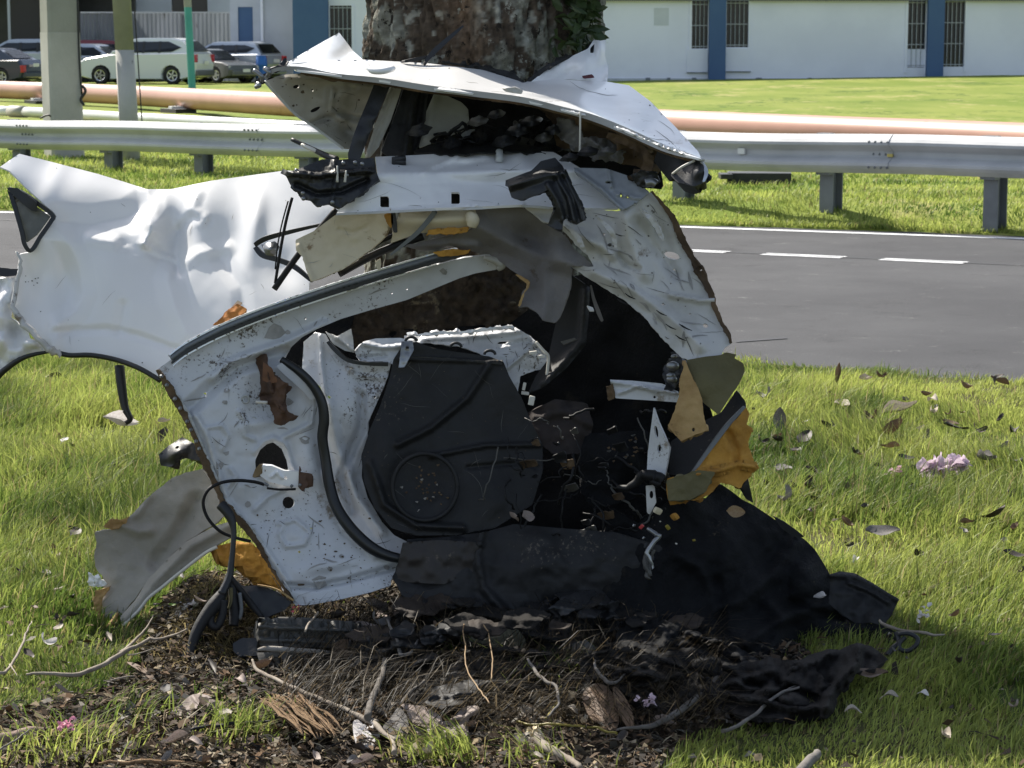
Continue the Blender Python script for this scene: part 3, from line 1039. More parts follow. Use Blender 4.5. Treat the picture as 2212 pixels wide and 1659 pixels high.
o = prism_pole("painted_foot", pl, circ, [(c.x, c.y, -.1, 1.03), (c.x + lean * zt_, c.y, zt_, 1)], m_conc)
o.data.polygons.foreach_set('use_smooth', [True] * len(o.data.polygons))
o = prism_pole("shaft", pl, circ, [(c.x + lean * zt_, c.y, zt_, 1), (c.x + lean * 8, c.y, 8, .85)], m_concdark)
o.data.polygons.foreach_set('use_smooth', [True] * len(o.data.polygons))
link("cable", tube_mesh("cable", [(c.x + .16, c.y - .1, .5), (c.x + .13, c.y - .1, 1.2), (c.x + .08, c.y - .1, 2.4), (c.x - .1, c.y - .1, 7)], .008, 6), m_black, pl)
Yp = 68.0
b0, b1 = P(416, 192, Yp), P(405, 0, Yp)
tp = thing("sign_post", (b0.x, b0.y, .15), "leaning teal painted post in front of the white car", "post")
dd = (b1 - b0)
prism_pole("painted_shaft", tp, [(x * .95, y * .95) for x, y in circ], [(b0.x, Yp, -.1, 1), (b0.x + dd.x * .92, Yp, b0.z + dd.z * .92, 1)], m_teal)
prism_pole("dark_top", tp, [(x * .98, y * .98) for x, y in circ], [(b0.x + dd.x * .92, Yp, b0.z + dd.z * .92, 1), (b0.x + dd.x * 2, Yp, b0.z + dd.z * 2, 1)], m_concdark)

# ------------------------------------------------------------------ guardrail
gA, gB = Vector((-5.49, 26.9, 0)), Vector((2.756, 20.0, 0))
gd = (gB - gA).normalized(); gn = Vector((gd.y, -gd.x, 0))           # gn towards the road
if gn.y > 0: gn = -gn
gl = (gB - gA).length
def rail_top(s): return .655 + (.756 - .655) * s / gl
gr_t = thing("guardrail", (gA.x, gA.y, .1), "galvanised two wave guardrail on grey steel posts beyond the road", "guardrail")
wprof = [(-.005, 0), (.02, -.004), (.062, -.040), (.083, -.066), (.083, -.088), (.060, -.106), (.014, -.136), (.004, -.150), (.004, -.180), (.014, -.194), (.060, -.224), (.083, -.242), (.083, -.264), (.062, -.290), (.02, -.326), (-.005, -.33)]
segs = np.arange(-4.0, 22.1, 3.81)
for k in range(len(segs) - 1):
    v, f = [], []
    off = .006 if k % 2 else 0
    ss = np.linspace(segs[k] - .12, segs[k + 1] + .12, 9)
    wv = fbm(ss * .6, ss * 0, oct=2, seed=4) * .008
    for s, w_ in zip(ss, wv):
        p = gA + gd * s
        for d_, h in wprof:
            q = p + gn * (d_ + off + w_); v.append((q.x, q.y, rail_top(s) + h + w_))
    n = len(wprof)
    for i in range(len(ss) - 1):
        for j in range(n - 1): f.append((i * n + j, (i + 1) * n + j, (i + 1) * n + j + 1, i * n + j + 1))
    o = link("rail", mesh("rail", v, f, False), m_galv, gr_t)
    md = o.modifiers.new("thickness", 'SOLIDIFY'); md.thickness = .004; md.offset = 0
    bm = bmesh.new()
    for ds in (-.09, -.03, .03, .09):
        for h in (-.06, -.275, -.165):
            p = gA + gd * (segs[k] + ds + .02) + gn * (.09 if h != -.165 else .012)
            bmesh.ops.create_icosphere(bm, subdivisions=1, radius=.013, matrix=Matrix.Translation((p.x, p.y, rail_top(segs[k]) + h)))
    if k:
        bo = link("bolts", bm_mesh("bolts", bm), m_steelpost, o); bo.matrix_parent_inverse = Matrix.Identity(4); bo['kind'] = 'stuff' 
def s_at(px):
    # where the rail line meets this image column
    u = (px - PW / 2) / FOC
    return (u * gA.y - gA.x) / (gd.x - u * gd.y)
yaw = math.atan2(gd.y, gd.x)
post_px = [33, 232, 427, 655, 905, 1178, 1469, 1790, 2148]
for px in post_px + [2560]:
    s = s_at(px - 4 - px * .0065)
    p = gA + gd * s
    pst = bpy.data.objects.new("post", None)
    bm = bmesh.new()
    R = Matrix.Rotation(yaw, 3, 'Z')
    h = rail_top(s) - .03
    c0 = p - gn * .15
    # I-section post
    for q in (-.075, .075):
        add_box(bm, c0 + gn * q + Vector((0, 0, h / 2 - .1)), (.135, .012, h + .2), R)
    add_box(bm, c0 + Vector((0, 0, h / 2 - .1)), (.012, .15, h + .2), R)
    pp = link("post", bm_mesh("post", bm), m_steelpost, gr_t)
    bm = bmesh.new()
    add_box(bm, p - gn * .045 + Vector((0, 0, rail_top(s) - .175)), (.14, .085, .36), R, .006)
    link("blockout", bm_mesh("blockout", bm), m_steelpost, pp).matrix_parent_inverse = Matrix.Identity(4)
for px in (1604, ):
    s = s_at(px); p = gA + gd * s + gn * .03
    box("reflector", (p.x, p.y, rail_top(s) - .165), (.07, .02, .05), m_white_pipe, gr_t, Matrix.Rotation(yaw, 3, 'Z'))
s = s_at(1924); p = gA + gd * s + gn * .03
box("reflector", (p.x, p.y, rail_top(s) - .172), (.05, .02, .025), m_yellow, gr_t, Matrix.Rotation(yaw, 3, 'Z'))

# ------------------------------------------------------------------ the tree
TC = Vector((-.10, 6.78, 0))
tree = thing("tree", (TC.x, TC.y, 0), "thick mottled tree trunk that the white wreck is wrapped around", "tree")
na, nh = 300, 420
th = np.linspace(0, 2 * math.pi, na, endpoint=False)
hz = np.concatenate([np.linspace(-.1, .58, 50), np.linspace(.6, 1.02, 110), np.linspace(1.04, 1.24, 10), np.linspace(1.25, 1.78, 200), np.linspace(1.82, 5.6, 50)])
A, H = np.meshgrid(th, hz)
A, H = A.ravel(), H.ravel()
ca, sa = np.cos(A), np.sin(A)
R_ = .325 + .16 * np.exp(-np.maximum(H, 0) / .22) * (1 + .45 * np.cos(A * 5 + 1)) - .012 * np.maximum(H - 1, 0)
R_ = R_ + .018 * fbm(ca * 1.6, sa * 1.6, H * .9, 3, seed=21)
rid = fbm(ca * 5.5, sa * 5.5, H * 2.2, 4, seed=22)
R_ = R_ + .026 * np.abs(rid) + .010 * fbm(ca * 15, sa * 15, H * 14, 4, seed=23) - .012 * smooth(.25, .0, np.abs(fbm(ca * 9, sa * 9, H * 4, 3, seed=28)))
scar = np.exp(-(((A - 4.52 + .05 * np.sin(H * 4)) / .17) ** 2))                # smooth brown strip where bark is off
R_ = R_ - .022 * scar
tw = np.stack([TC.x + R_ * ca + .015 * H, TC.y + R_ * sa, H], 1)
lich = smooth(.10, .45, fbm(ca * 6, sa * 6, H * 9, 5, seed=24))
lic2 = smooth(.34, .6, fbm(ca * 17, sa * 17, H * 26, 4, seed=26))
fine = (.75 + .35 * fbm(ca * 30, sa * 30, H * 60, 3, seed=25))[:, None]
c = np.array([[.10, .078, .058]]) * (1 - lich[:, None]) + np.array([[.27, .27, .225]]) * lich[:, None]
c = c * (1 - lic2[:, None] * .8) + np.array([[.40, .41, .36]]) * lic2[:, None] * .8
c = c * (1 - scar[:, None]) + np.array([[.20, .14, .095]]) * scar[:, None]
c = c * np.clip(fine, .3, 1.4)
v, f = tw, []
i = np.arange(na * nh).reshape(nh, na)
f = np.stack([i[:-1], np.roll(i, -1, 1)[:-1], np.roll(i, -1, 1)[1:], i[1:]], -1).reshape(-1, 4)
me = mesh("trunk", v, f, True)
ca_ = me.color_attributes.new('col', 'FLOAT_COLOR', 'POINT')
ca_.data.foreach_set('color', np.concatenate([c, np.ones((len(c), 1))], 1).astype(np.float32).ravel())
m_bark = M("bark", (.1, .1, .1), attr='col', rough=.95, bump=1.0, bscale=70, spec=.2, dirt=((.025, .021, .017), 55, 1.10, 14), dirt2=((.36, .37, .32), 42, 1.17, 10))
link("trunk", me, m_bark, tree)
m_bark2 = M("limb_bark", (.07, .06, .05), (.16, .17, .13), 3, rough=.95, bump=.6, bscale=40)
tips = []
for k in range(6):
    a = k * 1.05 + .3
    p0 = Vector((TC.x + .08, TC.y, 4.2 + .2 * k))
    p1 = p0 + Vector((math.cos(a) * .8, math.sin(a) * .8, .9)); p2 = p1 + Vector((math.cos(a) * 1.1, math.sin(a) * 1.1, .9)); p3 = p2 + Vector((math.cos(a + .3) * .9, math.sin(a + .3) * .9, .5))
    link("limb", tube_mesh("limb", [p0, p1, p2, p3], [.15, .11, .07, .03], 10, wob=.04, seed=k), m_bark2, tree)
    tips += [p2, p3, (p1 + p2) / 2 + Vector((0, 0, .5))]
nl = 5200
cc = np.array([tuple(tips[i]) for i in RNG.integers(0, len(tips), nl)]) + RNG.normal(0, .55, (nl, 3)) * np.array([1, 1, .7])
ax1 = RNG.normal(0, 1, (nl, 3)); ax1 /= np.linalg.norm(ax1, axis=1)[:, None]
ax2 = np.cross(ax1, RNG.normal(0, 1, (nl, 3))); ax2 /= np.linalg.norm(ax2, axis=1)[:, None]
L_ = RNG.uniform(.07, .14, nl)[:, None]
q = np.stack([cc - ax1 * L_, cc + ax2 * L_ * .45, cc + ax1 * L_, cc - ax2 * L_ * .45], 1).reshape(-1, 3)
me = mesh("crown", q, np.arange(nl * 4).reshape(-1, 4))
m_leafgreen = M("tree_leaves", (.045, .085, .02), (.07, .11, .03), 3, rough=.5, transl=.3)
link("crown", me, m_leafgreen, tree)

# creeper on the right flank of the trunk
cre = thing("climbing_plant", tuple(P(1235, 90, 6.65)), "dark leafy creeper hanging on the trunk above the roof", "plant")
link("stem", tube_mesh("stem", [P(1268, -120, 6.7), P(1262, -20, 6.68), P(1255, 60, 6.62), P(1240, 110, 6.6)], .008, 6), m_bark2, cre)
rr = np.random.default_rng(5)
lv, lf = [], []
for k in range(620):
    py = rr.uniform(-160, 104)
    px = 1188 + 92 * rr.uniform(0, 1) ** .7 - max(0, py - 70) * .5
    p = P(px, py, rr.uniform(6.45, 6.85))
    d = Vector((rr.normal(.5, .6), rr.normal(-.4, .5), rr.normal(-.5, .5))).normalized()
    s = d.cross(Vector((rr.normal(), rr.normal(), rr.normal()))).normalized()
    l, w = rr.uniform(.03, .06), rr.uniform(.008, .015)
    n0 = len(lv)
    up = d.cross(s) * l * .12
    lv += [p, p + d * l * .35 + s * w + up, p + d * l * .75 + s * w * .7, p + d * l, p + d * l * .75 - s * w * .7, p + d * l * .35 - s * w + up]
    lf += [(n0, n0 + 1, n0 + 2, n0 + 3), (n0, n0 + 3, n0 + 4, n0 + 5)]
link("foliage", mesh("foliage", lv, lf), M("creeper_leaves", (.025, .05, .014), (.05, .075, .025), 6, rough=.45, transl=.2), cre)
# ------------------------------------------------------------------ wreck materials
m_white = M("white_car_paint", (.82, .82, .82), (.76, .76, .77), 1.5, 4, rough=.30, coat=.35, dirt=((.24, .21, .17), 120, 1.36, 7))
m_whiteroof = M("white_roof_paint", (.82, .82, .82), (.70, .70, .69), 5, 6, .5, .75, rough=.33, coat=.3, dirt=((.16, .14, .12), 60, 1.27, 5), dirt2=((.40, .38, .35), 9, 1.22, 3))
m_lip = M("shaded_roof_edge", (.36, .36, .35), (.22, .21, .19), 7, 6, .4, .7, rough=.38, coat=.2, dirt=((.08, .07, .055), 40, 1.15, 5), stretch=(.5, 1, 1))  # shading of the rolled edge put into a greyer paint, plus dirt
m_inner = M("inner_panel_paint", (.55, .565, .59), (.41, .42, .43), 4, 6, .45, .72, rough=.42, coat=.1, dirt=((.07, .055, .042), 110, 1.16, 5), dirt2=((.24, .205, .165), 14, 1.15, 2.6), bump=.12, bscale=12)
m_inner2 = M("dirty_inner_paint", (.52, .515, .50), (.36, .35, .32), 4, 6, .45, .75, rough=.5, dirt=((.05, .043, .036), 60, 1.24, 5), dirt2=((.17, .135, .10), 11, 1.17, 3), bump=.2, bscale=18)
m_beige = M("beige_inner_paint", (.42, .40, .34), (.30, .29, .25), 6, 6, rough=.45, dirt=((.05, .045, .04), 40, 1.2, 6), bump=.15, bscale=15)
m_rail = M("rail_paint", (.47, .49, .49), (.34, .34, .31), 5, 6, .45, .75, rough=.42, dirt=((.06, .05, .04), 60, 1.22, 5))
m_cream = M("cream_trim", (.60, .53, .38), (.48, .41, .28), 4, 6, .45, .75, rough=.7, dirt=((.22, .15, .08), 20, 1.2, 5), bump=.1, bscale=60)
m_greycloth = M("grey_felt", (.20, .19, .185), (.15, .14, .14), 6, 6, rough=.95, bump=.4, bscale=220, dirt=((.09, .07, .055), 20, 1.2, 6))
m_greytrim = M("grey_trim_cloth", (.33, .31, .275), (.27, .25, .22), 5, 6, rough=.9, bump=.35, bscale=260, dirt=((.14, .115, .085), 25, 1.2, 6))
m_blackp = M("black_plastic", (.010, .011, .013), (.018, .019, .021), 5, 6, rough=.38, r2=.6, dirt=((.10, .085, .07), 110, 1.28, 6), bump=.12, bscale=70)
m_blackm = M("matt_black_plastic", (.0045, .005, .006), (.008, .008, .009), 6, 6, rough=.55, r2=.8, dirt=((.085, .07, .055), 90, 1.24, 5), bump=.2, bscale=50)
m_carpet = M("black_shade_backing", (.005, .0055, .0065), (.009, .0095, .011), 7, 6, rough=.8, bump=.6, bscale=110, dirt=((.07, .058, .042), 90, 1.25, 7), dirt2=((.018, .016, .014), 12, 1.14, 3), spec=.18)
m_seal = M("rubber_seal", (.010, .011, .012), rough=.42)
m_chrome = M("bright_trim", (.55, .57, .60), rough=.25, metal=.7)
m_foam = M("amber_foam", (.50, .26, .045), (.30, .145, .028), 9, 7, .4, .7, rough=.9, bump=.6, bscale=45, dirt=((.06, .03, .01), 30, 1.18, 7))
m_tan = M("tan_foam", (.42, .28, .12), (.28, .17, .065), 7, 6, rough=.9, bump=.4, bscale=50, dirt=((.08, .05, .025), 35, 1.2, 8))
m_olive = M("olive_backing", (.13, .115, .055), (.10, .088, .042), 6, 5, rough=.9, bump=.3, bscale=120)
m_rust = M("rust_brown", (.055, .030, .019), (.11, .058, .034), 14, 6, rough=.8, bump=.4, bscale=40, dirt=((.02, .015, .012), 30, 1.15, 8))
m_burnt = M("scorched_edge", (.055, .035, .02), (.13, .085, .045), 10, 6, rough=.9, bump=.5, bscale=40)
m_metal = M("bare_metal", (.30, .31, .32), (.18, .185, .19), 8, 5, rough=.35, metal=.7)
m_greybox = M("dusty_dark_plastic", (.055, .055, .052), (.085, .08, .07), 6, 6, rough=.6, dirt=((.16, .13, .095), 60, 1.2, 5), bump=.15, bscale=50)
m_wire = M("black_wire", (.009, .009, .010), rough=.6, spec=.3)
m_wirewhite = M("pale_wire", (.6, .58, .52), rough=.5)
m_wireyel = M("yellow_wire", (.26, .21, .035), rough=.5)
m_dirtyglass = M("dirty_glass", (.20, .20, .17), (.12, .12, .10), 9, rough=.25, spec=.5)
m_pinkplastic = M("red_plastic", (.45, .06, .06), rough=.4)

wreck = thing("wrecked_car", (0, 6.0, 0), "mangled remains of a white car bent around the tree trunk", "wrecked car")
W_ = wreck

# --- rear quarter panel on the left
qp = V('z4', [(0, 165, 6.62), (118, 84, 6.86), (300, 130, 6.98), (600, 208, 6.98), (760, 256, 6.96), (900, 302, 6.90), (1050, 302, 6.86), (1300, 250, 6.84), (1560, 214, 6.78), (1760, 186, 6.68),
              (2000, 210, 6.56), (2080, 420, 6.36), (2060, 520, 6.33), (2010, 700, 6.24), (1950, 800, 6.18), (1900, 880, 6.16), (1900, 960, 6.12), (1650, 1080, 6.14), (1400, 1200, 6.17), (1150, 1330, 6.20), (990, 1474, 6.20),
              (900, 1425, 6.24), (780, 1370, 6.29), (560, 1328, 6.34), (400, 1332, 6.36), (330, 1288, 6.36), (160, 1140, 6.40), (86, 1030, 6.44), (108, 820, 6.48), (122, 700, 6.50), (185, 690, 6.50), (322, 470, 6.57), (312, 430, 6.58), (190, 320, 6.60), (60, 190, 6.62)])
qp = [(x, y, 6.42 + (Y - 6.55) * .53) for x, y, Y in qp]
def d4(x, y, rx, ry, deg, a): return (x * .3516, 302.4 + y * .3516, rx * .3516, ry * .3516, deg, a * .9)
quarter = sheet("quarter_panel", qp, m_white, W_, step=4.6, thick=.004, curve=False, seed=3,
      ctrl=V('z4', [(700, 620, 6.44), (1300, 700, 6.38), (500, 900, 6.39), (1100, 1000, 6.33)]),
      dents=[d4(330, 250, 60, 170, 25, .012), d4(430, 850, 115, 190, -4, -.045), d4(650, 850, 210, 260, 0, .022), d4(930, 520, 70, 150, 20, .040), d4(1085, 620, 85, 150, 4, -.052), d4(1092, 765, 38, 60, 0, -.028), d4(1240, 420, 130, 180, 12, .022),
             d4(1400, 640, 140, 170, 0, -.022), d4(1560, 520, 60, 230, 8, .026), d4(1000, 1020, 320, 170, 0, .018), d4(330, 1190, 60, 120, 0, .016), d4(180, 860, 85, 150, 0, -.035), d4(700, 330, 320, 110, 15, .022), d4(1265, 485, 26, 30, 0, .012), d4(1750, 780, 110, 120, 0, -.02)],
      creases=[(V('z4', [(340, 1180), (650, 1165), (850, 1205), (1110, 1300)]), -.010, 14), (V('z4', [(340, 500), (560, 520), (780, 475), (905, 400)]), -.022, 42),
               (V('z4', [(760, 640), (900, 655), (1060, 745), (1090, 790)]), -.016, 22), (V('z4', [(1075, 760), (1030, 860), (1085, 1050), (1150, 1190)]), .014, 34), (V('z4', [(905, 310), (930, 390), (905, 470), (960, 560)]), .014, 24), (V('z4', [(760, 1020), (740, 1160)]), -.010, 20), (V('z4', [(335, 520), (440, 660), (490, 800), (512, 950), (470, 1050), (360, 1130)]), .016, 30), (V('z4', [(880, 640), (930, 560), (905, 480)]), .016, 14), (V('z4', [(885, 640), (980, 700), (1080, 740)]), .014, 10), (V('z4', [(1100, 560), (1180, 470), (1270, 500)]), -.012, 16), (V('z4', [(1210, 330), (1180, 420), (1240, 500)]), .012, 18), (V('z4', [(1090, 780), (1220, 700), (1400, 660)]), .010, 22), (V('z4', [(560, 600), (760, 650), (890, 640)]), .012, 20), (V('z4', [(1350, 720), (1480, 900), (1500, 1050)]), -.010, 26)],
      nz=(.0015, 80))
# triangular window hole and its seal at the left corner
strip("window_seal", V('z4', [(48, 300, 6.426), (130, 325, 6.426), (230, 390, 6.420), (322, 462, 6.414), (312, 500, 6.408), (250, 590, 6.395), (190, 680, 6.383), (150, 640, 6.383), (132, 560, 6.389), (92, 420, 6.408), (56, 306, 6.426)]), 9, m_seal, W_, thick=.01)
sheet("corner_window", V('z4', [(70, 320, 6.439), (210, 400, 6.439), (310, 470, 6.432), (230, 580, 6.414), (150, 640, 6.408), (120, 500, 6.426)]), m_dirtyglass, W_, step=12, curve=False)
sheet("torn_seal", V('z4', [(40, 295, 6.420), (110, 300, 6.420), (220, 380, 6.408), (240, 440, 6.408), (200, 440, 6.408), (120, 370, 6.414)]), m_seal, W_, step=8, rag=3)
tube("wheel_arch_lip", V('z4', [(300, 1290, 6.284), (420, 1322, 6.271), (560, 1322, 6.259), (720, 1352, 6.240), (860, 1405, 6.203), (985, 1478, 6.172)]), .007, m_seal, W_)
for a, b, r in ((85, 62, 2.2), (240, 60 + 110, 2), (0, 0, 0)):
    pass
# cavity edge (jagged seam on the left) and torn bumper corner at the picture's edge
tube("torn_seam", V('z4', [(122, 700, 6.370), (112, 820, 6.358), (88, 1030, 6.327), (150, 1130, 6.302), (250, 1225, 6.277), (330, 1290, 6.265), (390, 1330, 6.265)]), [.004, .006, .008, .010, .008, .012, .006], m_inner2, W_, wob=.008)
sheet("bumper_corner", V('z4', [(-240, 870, 6.420), (0, 850, 6.389), (106, 838, 6.383), (90, 1000, 6.358), (70, 1090, 6.346), (150, 1150, 6.339), (190, 1220, 6.327), (320, 1285, 6.308), (150, 1320, 6.327), (0, 1440, 6.339), (-240, 1480, 6.389)]), m_white, W_, step=7,
      dents=[d4(30, 960, 60, 110, 0, .05), d4(80, 1180, 50, 60, 20, -.05), d4(190, 1250, 90, 30, 20, .03), d4(20, 1230, 60, 50, 0, .04)], nz=(.05, 28, .03, 50), rag=2)
tube("arch_edge", V('z4', [(-250, 1620, 6.358), (-60, 1500, 6.327), (20, 1420, 6.315), (150, 1335, 6.302), (320, 1297, 6.296)]), [.010, .010, .009, .007, .004], m_seal, W_)
sheet("lamp_fragment", V('z4', [(-60, 790, 6.370), (0, 785, 6.364), (60, 795, 6.364), (112, 790, 6.364), (110, 830, 6.358), (0, 832, 6.358), (-60, 830, 6.364)]), m_blackp, W_, step=6, rag=3)

# --- far side rod hanging under the panel
tube("hanging_bracket", [(258, 790, 6.277), (262, 830, 6.265), (270, 880, 6.253), (281, 905, 6.246), (270, 915, 6.246)], [.021, .021, .017, .013, .01], m_blackp, W_, flat=.6)

# --- roof: upper shell, its rolled lip, the two raised corners
roof_pts = V('z2', [(195, 182, 5.98), (330, 172, 6.10), (520, 168, 6.30), (800, 184, 6.36), (1050, 214, 6.38), (1205, 262, 6.36), (1240, 262, 6.34), (1320, 252, 6.36), (1560, 262, 6.34), (1655, 278, 6.28), (1745, 345, 6.10), (1850, 452, 5.88),
                    (1950, 560, 5.66), (1985, 640, 5.58), (1960, 590, 5.60), (1880, 568, 5.64), (1790, 538, 5.70), (1650, 474, 5.77), (1500, 414, 5.82), (1350, 374, 5.84), (1200, 338, 5.86), (1000, 312, 5.88), (800, 288, 5.89), (600, 256, 5.90), (400, 232, 5.92), (240, 212, 5.93)])
roof = sheet("roof_panel", roof_pts, m_whiteroof, W_, step=5, thick=.005, curve=False, seed=5, ctrl=V('z2', [(1600, 360, 6.08), (1750, 440, 5.93), (1400, 300, 6.12), (900, 240, 6.10)]),
      dents=[(518 + 1150 * .5078, 43 + 285 * .5078, 40, 12, 10, .03), (518 + 1500 * .5078, 43 + 300 * .5078, 70, 20, 10, .05), (518 + 1700 * .5078, 43 + 420 * .5078, 90, 30, 35, .05), (518 + 700 * .5078, 43 + 225 * .5078, 80, 8, 4, .02)],
      creases=[(V('z2', [(240, 214), (600, 252), (1000, 306), (1200, 330), (1500, 405), (1790, 530), (1960, 590)]), .05, 9), (V('z2', [(1205, 262), (1180, 300), (1160, 335)]), -.03, 9)], nz=(.003, 40))
lip = V('z2', [(105, 250, 5.93), (150, 212, 5.93), (260, 206, 5.925), (400, 236, 5.915), (600, 258, 5.895), (800, 290, 5.885), (1000, 314, 5.875), (1200, 340, 5.855), (1350, 376, 5.835), (1500, 416, 5.815), (1650, 476, 5.765), (1790, 540, 5.695), (1880, 570, 5.635), (1965, 594, 5.595)])
lip = [(x, y, Y - .03) for x, y, Y in lip]
strip("roof_lip", lip, [9, 8, 8, 10, 12, 13, 13, 13, 13, 14, 15, 14, 12, 7], m_lip, W_, thick=.012)
strip("drip_channel", [(x, y + 7, Y + .02) for x, y, Y in lip[2:]], [7, 8, 8, 9, 9, 9, 9, 10, 10, 10, 9, 6], m_burnt, W_, thick=.01, nz=(.006, 30))
sheet("raised_corner", V('z2', [(196, 184, 5.98), (300, 122, 6.25), (422, 53, 6.60), (452, 92, 6.58), (480, 130, 6.52), (524, 170, 6.34), (350, 176, 6.12)]), m_whiteroof, W_, step=6, curve=False, dents=[(518 + 400 * .5078, 43 + 120 * .5078, 30, 20, 0, .03)])
sheet("raised_corner", V('z2', [(1236, 264, 6.34), (1290, 222, 6.38), (1385, 166, 6.42), (1480, 122, 6.46), (1512, 72, 6.50), (1535, 58, 6.52), (1556, 84, 6.50), (1552, 150, 6.46), (1566, 200, 6.44), (1562, 264, 6.33), (1400, 252, 6.34)]), m_whiteroof, W_, step=5, curve=False,
      dents=[(518 + 1460 * .5078, 43 + 190 * .5078, 26, 30, 20, .05), (518 + 1530 * .5078, 43 + 110 * .5078, 8, 30, 0, .03), (518 + 1400 * .5078, 43 + 225 * .5078, 30, 10, -20, -.03)], nz=(.010, 22))
sheet("red_scrap", V('z2', [(1455, 238, 6.32), (1500, 230, 6.32), (1508, 246, 6.32), (1460, 250, 6.32)]), M("maroon_scrap", (.10, .02, .03), rough=.6), W_, step=5)
sheet("torn_corner_flap", V('z2', [(1310, 215, 6.40), (1400, 165, 6.44), (1480, 110, 6.47), (1520, 70, 6.5), (1500, 130, 6.44), (1430, 175, 6.42), (1370, 205, 6.40)]), m_seal, W_, step=5, rag=3)
strip("roof_strut", V('z2', [(790, 178, 6.30), (820, 140, 6.32), (880, 85, 6.36), (950, 25, 6.40)]), [7, 11, 10, 4], m_blackp, W_, thick=.02)
strip("roof_strut", V('z2', [(700, 176, 6.28), (760, 165, 6.30), (830, 150, 6.32)]), [5, 8, 4], m_blackm, W_, thick=.02)
strip("roof_gasket", V('z2', [(860, 178, 6.33), (1040, 208, 6.36), (1150, 232, 6.37), (1215, 270, 6.35), (1300, 205, 6.38), (1420, 150, 6.42)]), [3, 7, 12, 8, 10, 4], m_blackm, W_, thick=.02, nz=(.012, 15))
tube("grab_handle", V('z2', [(535, 192, 5.89), (560, 215, 5.86), (600, 218, 5.85), (632, 212, 5.86), (650, 206, 5.88)]), .008, m_whiteroof, W_)
sheet("roof_bracket", V('z2', [(1115, 292, 5.84), (1170, 285, 5.83), (1205, 300, 5.83), (1195, 316, 5.83), (1130, 306, 5.84)]), m_inner2, W_, step=4, nz=(.006, 8))
# torn left tip of the roof
sheet("roof_tip", V('z2', [(62, 262, 5.9), (100, 232, 5.91), (150, 195, 5.94), (196, 160, 5.97), (210, 180, 5.96), (190, 205, 5.94), (130, 225, 5.92), (100, 270, 5.9), (75, 280, 5.9)]), m_blackp, W_, step=4, rag=3, nz=(.015, 8))
for k, (a, b) in enumerate((((60, 215), (95, 260)), ((75, 270), (68, 285)), ((105, 205), (120, 240)))):
    tube("torn_clip", V('z2', [(a[0], a[1], 5.9), ((a[0] + b[0]) / 2 + 12, (a[1] + b[1]) / 2, 5.89), (b[0], b[1], 5.9)]), .006, m_metal, W_)

# --- inside of the roof corner: pillar skin under the left tip
pc = [ell(518 + 240 * .5078, 43 + 284 * .5078, 8, 4, -12), ell(518 + 322 * .5078, 43 + 381 * .5078, 13, 4, -25), ell(518 + 310 * .5078, 43 + 297 * .5078, 3, 4)]
pillar = sheet("pillar_skin", V('z2', [(108, 258, 5.95), (190, 232, 6.0), (330, 222, 6.05), (600, 268, 6.08), (570, 330, 6.10), (530, 420, 6.10), (500, 500, 6.08), (470, 545, 6.05), (440, 545, 6.04), (300, 444, 6.02), (230, 390, 5.99), (160, 310, 5.96)]), m_beige, W_, step=5, curve=False, holes=pc,
      creases=[(V('z2', [(200, 250), (420, 260), (590, 290)]), .02, 10), (V('z2', [(390, 300), (380, 390), (440, 420)]), .03, 12), (V('z2', [(300, 440), (420, 400), (520, 420)]), -.02, 10)],
      dents=[(518 + 420 * .5078, 43 + 330 * .5078, 24, 30, 15, .045), (518 + 490 * .5078, 43 + 300 * .5078, 30, 14, 0, .03), (518 + 460 * .5078, 43 + 480 * .5078, 20, 14, 30, -.03)], nz=(.006, 18))
strip("pillar_edge", V('z2', [(105, 262, 5.93), (180, 345, 5.95), (240, 405, 5.97), (305, 448, 6.0), (440, 548, 6.02)]), 5, m_rail, W_, thick=.01)
strip("pillar_seal", V('z2', [(608, 268, 5.97), (570, 360, 5.95), (520, 480, 5.92), (478, 600, 5.90)]), [34, 32, 32, 28], m_blackp, W_, thick=.03, dents=[(518 + 545 * .5078, 43 + 440 * .5078, 8, 60, 22, .03)])
sheet("pillar_strip", V('z2', [(640, 280, 6.02), (690, 285, 6.02), (640, 430, 6.0), (590, 540, 5.98), (555, 585, 5.97), (530, 585, 5.97), (580, 430, 6.0)]), m_beige, W_, step=6, curve=False, creases=[(V('z2', [(650, 290), (600, 430), (545, 580)]), .02, 6)])
sheet("belt_guide", V('z2', [(700, 280, 6.06), (800, 290, 6.08), (790, 420, 6.08), (760, 520, 6.05), (740, 585, 6.02), (640, 585, 6.02), (600, 560, 6.02), (650, 430, 6.04)]), m_blackm, W_, step=7, creases=[(V('z2', [(745, 290), (700, 580)]), .03, 10), (V('z2', [(775, 290), (740, 570)]), -.03, 8)], nz=(.01, 20))
# --- the slot between roof and sill: dark clutter against the trunk
sheet("inner_shadow_liner", V('z2', [(640, 268, 6.24), (900, 300, 6.26), (1200, 345, 6.24), (1500, 430, 6.16), (1780, 560, 6.04), (1800, 720, 6.0), (1500, 700, 6.1), (1340, 600, 6.18), (760, 600, 6.2), (600, 600, 6.16)]), m_carpet, W_, step=14, nz=(.02, 40))  # black sheet added behind the slot to give it shade
sheet("airbag_cloth", V('z2', [(826, 312, 6.14), (880, 322, 6.14), (942, 350, 6.13), (970, 378, 6.12), (975, 430, 6.10), (958, 462, 6.09), (880, 500, 6.08), (760, 545, 6.06), (770, 470, 6.08), (792, 390, 6.12)]), M("pale_cloth", (.36, .37, .33), (.30, .30, .27), 5, rough=.85), W_, step=6, creases=[(V('z2', [(830, 320), (800, 480)]), .012, 14), (V('z2', [(790, 500), (950, 470)]), .01, 10)], nz=(.006, 30))
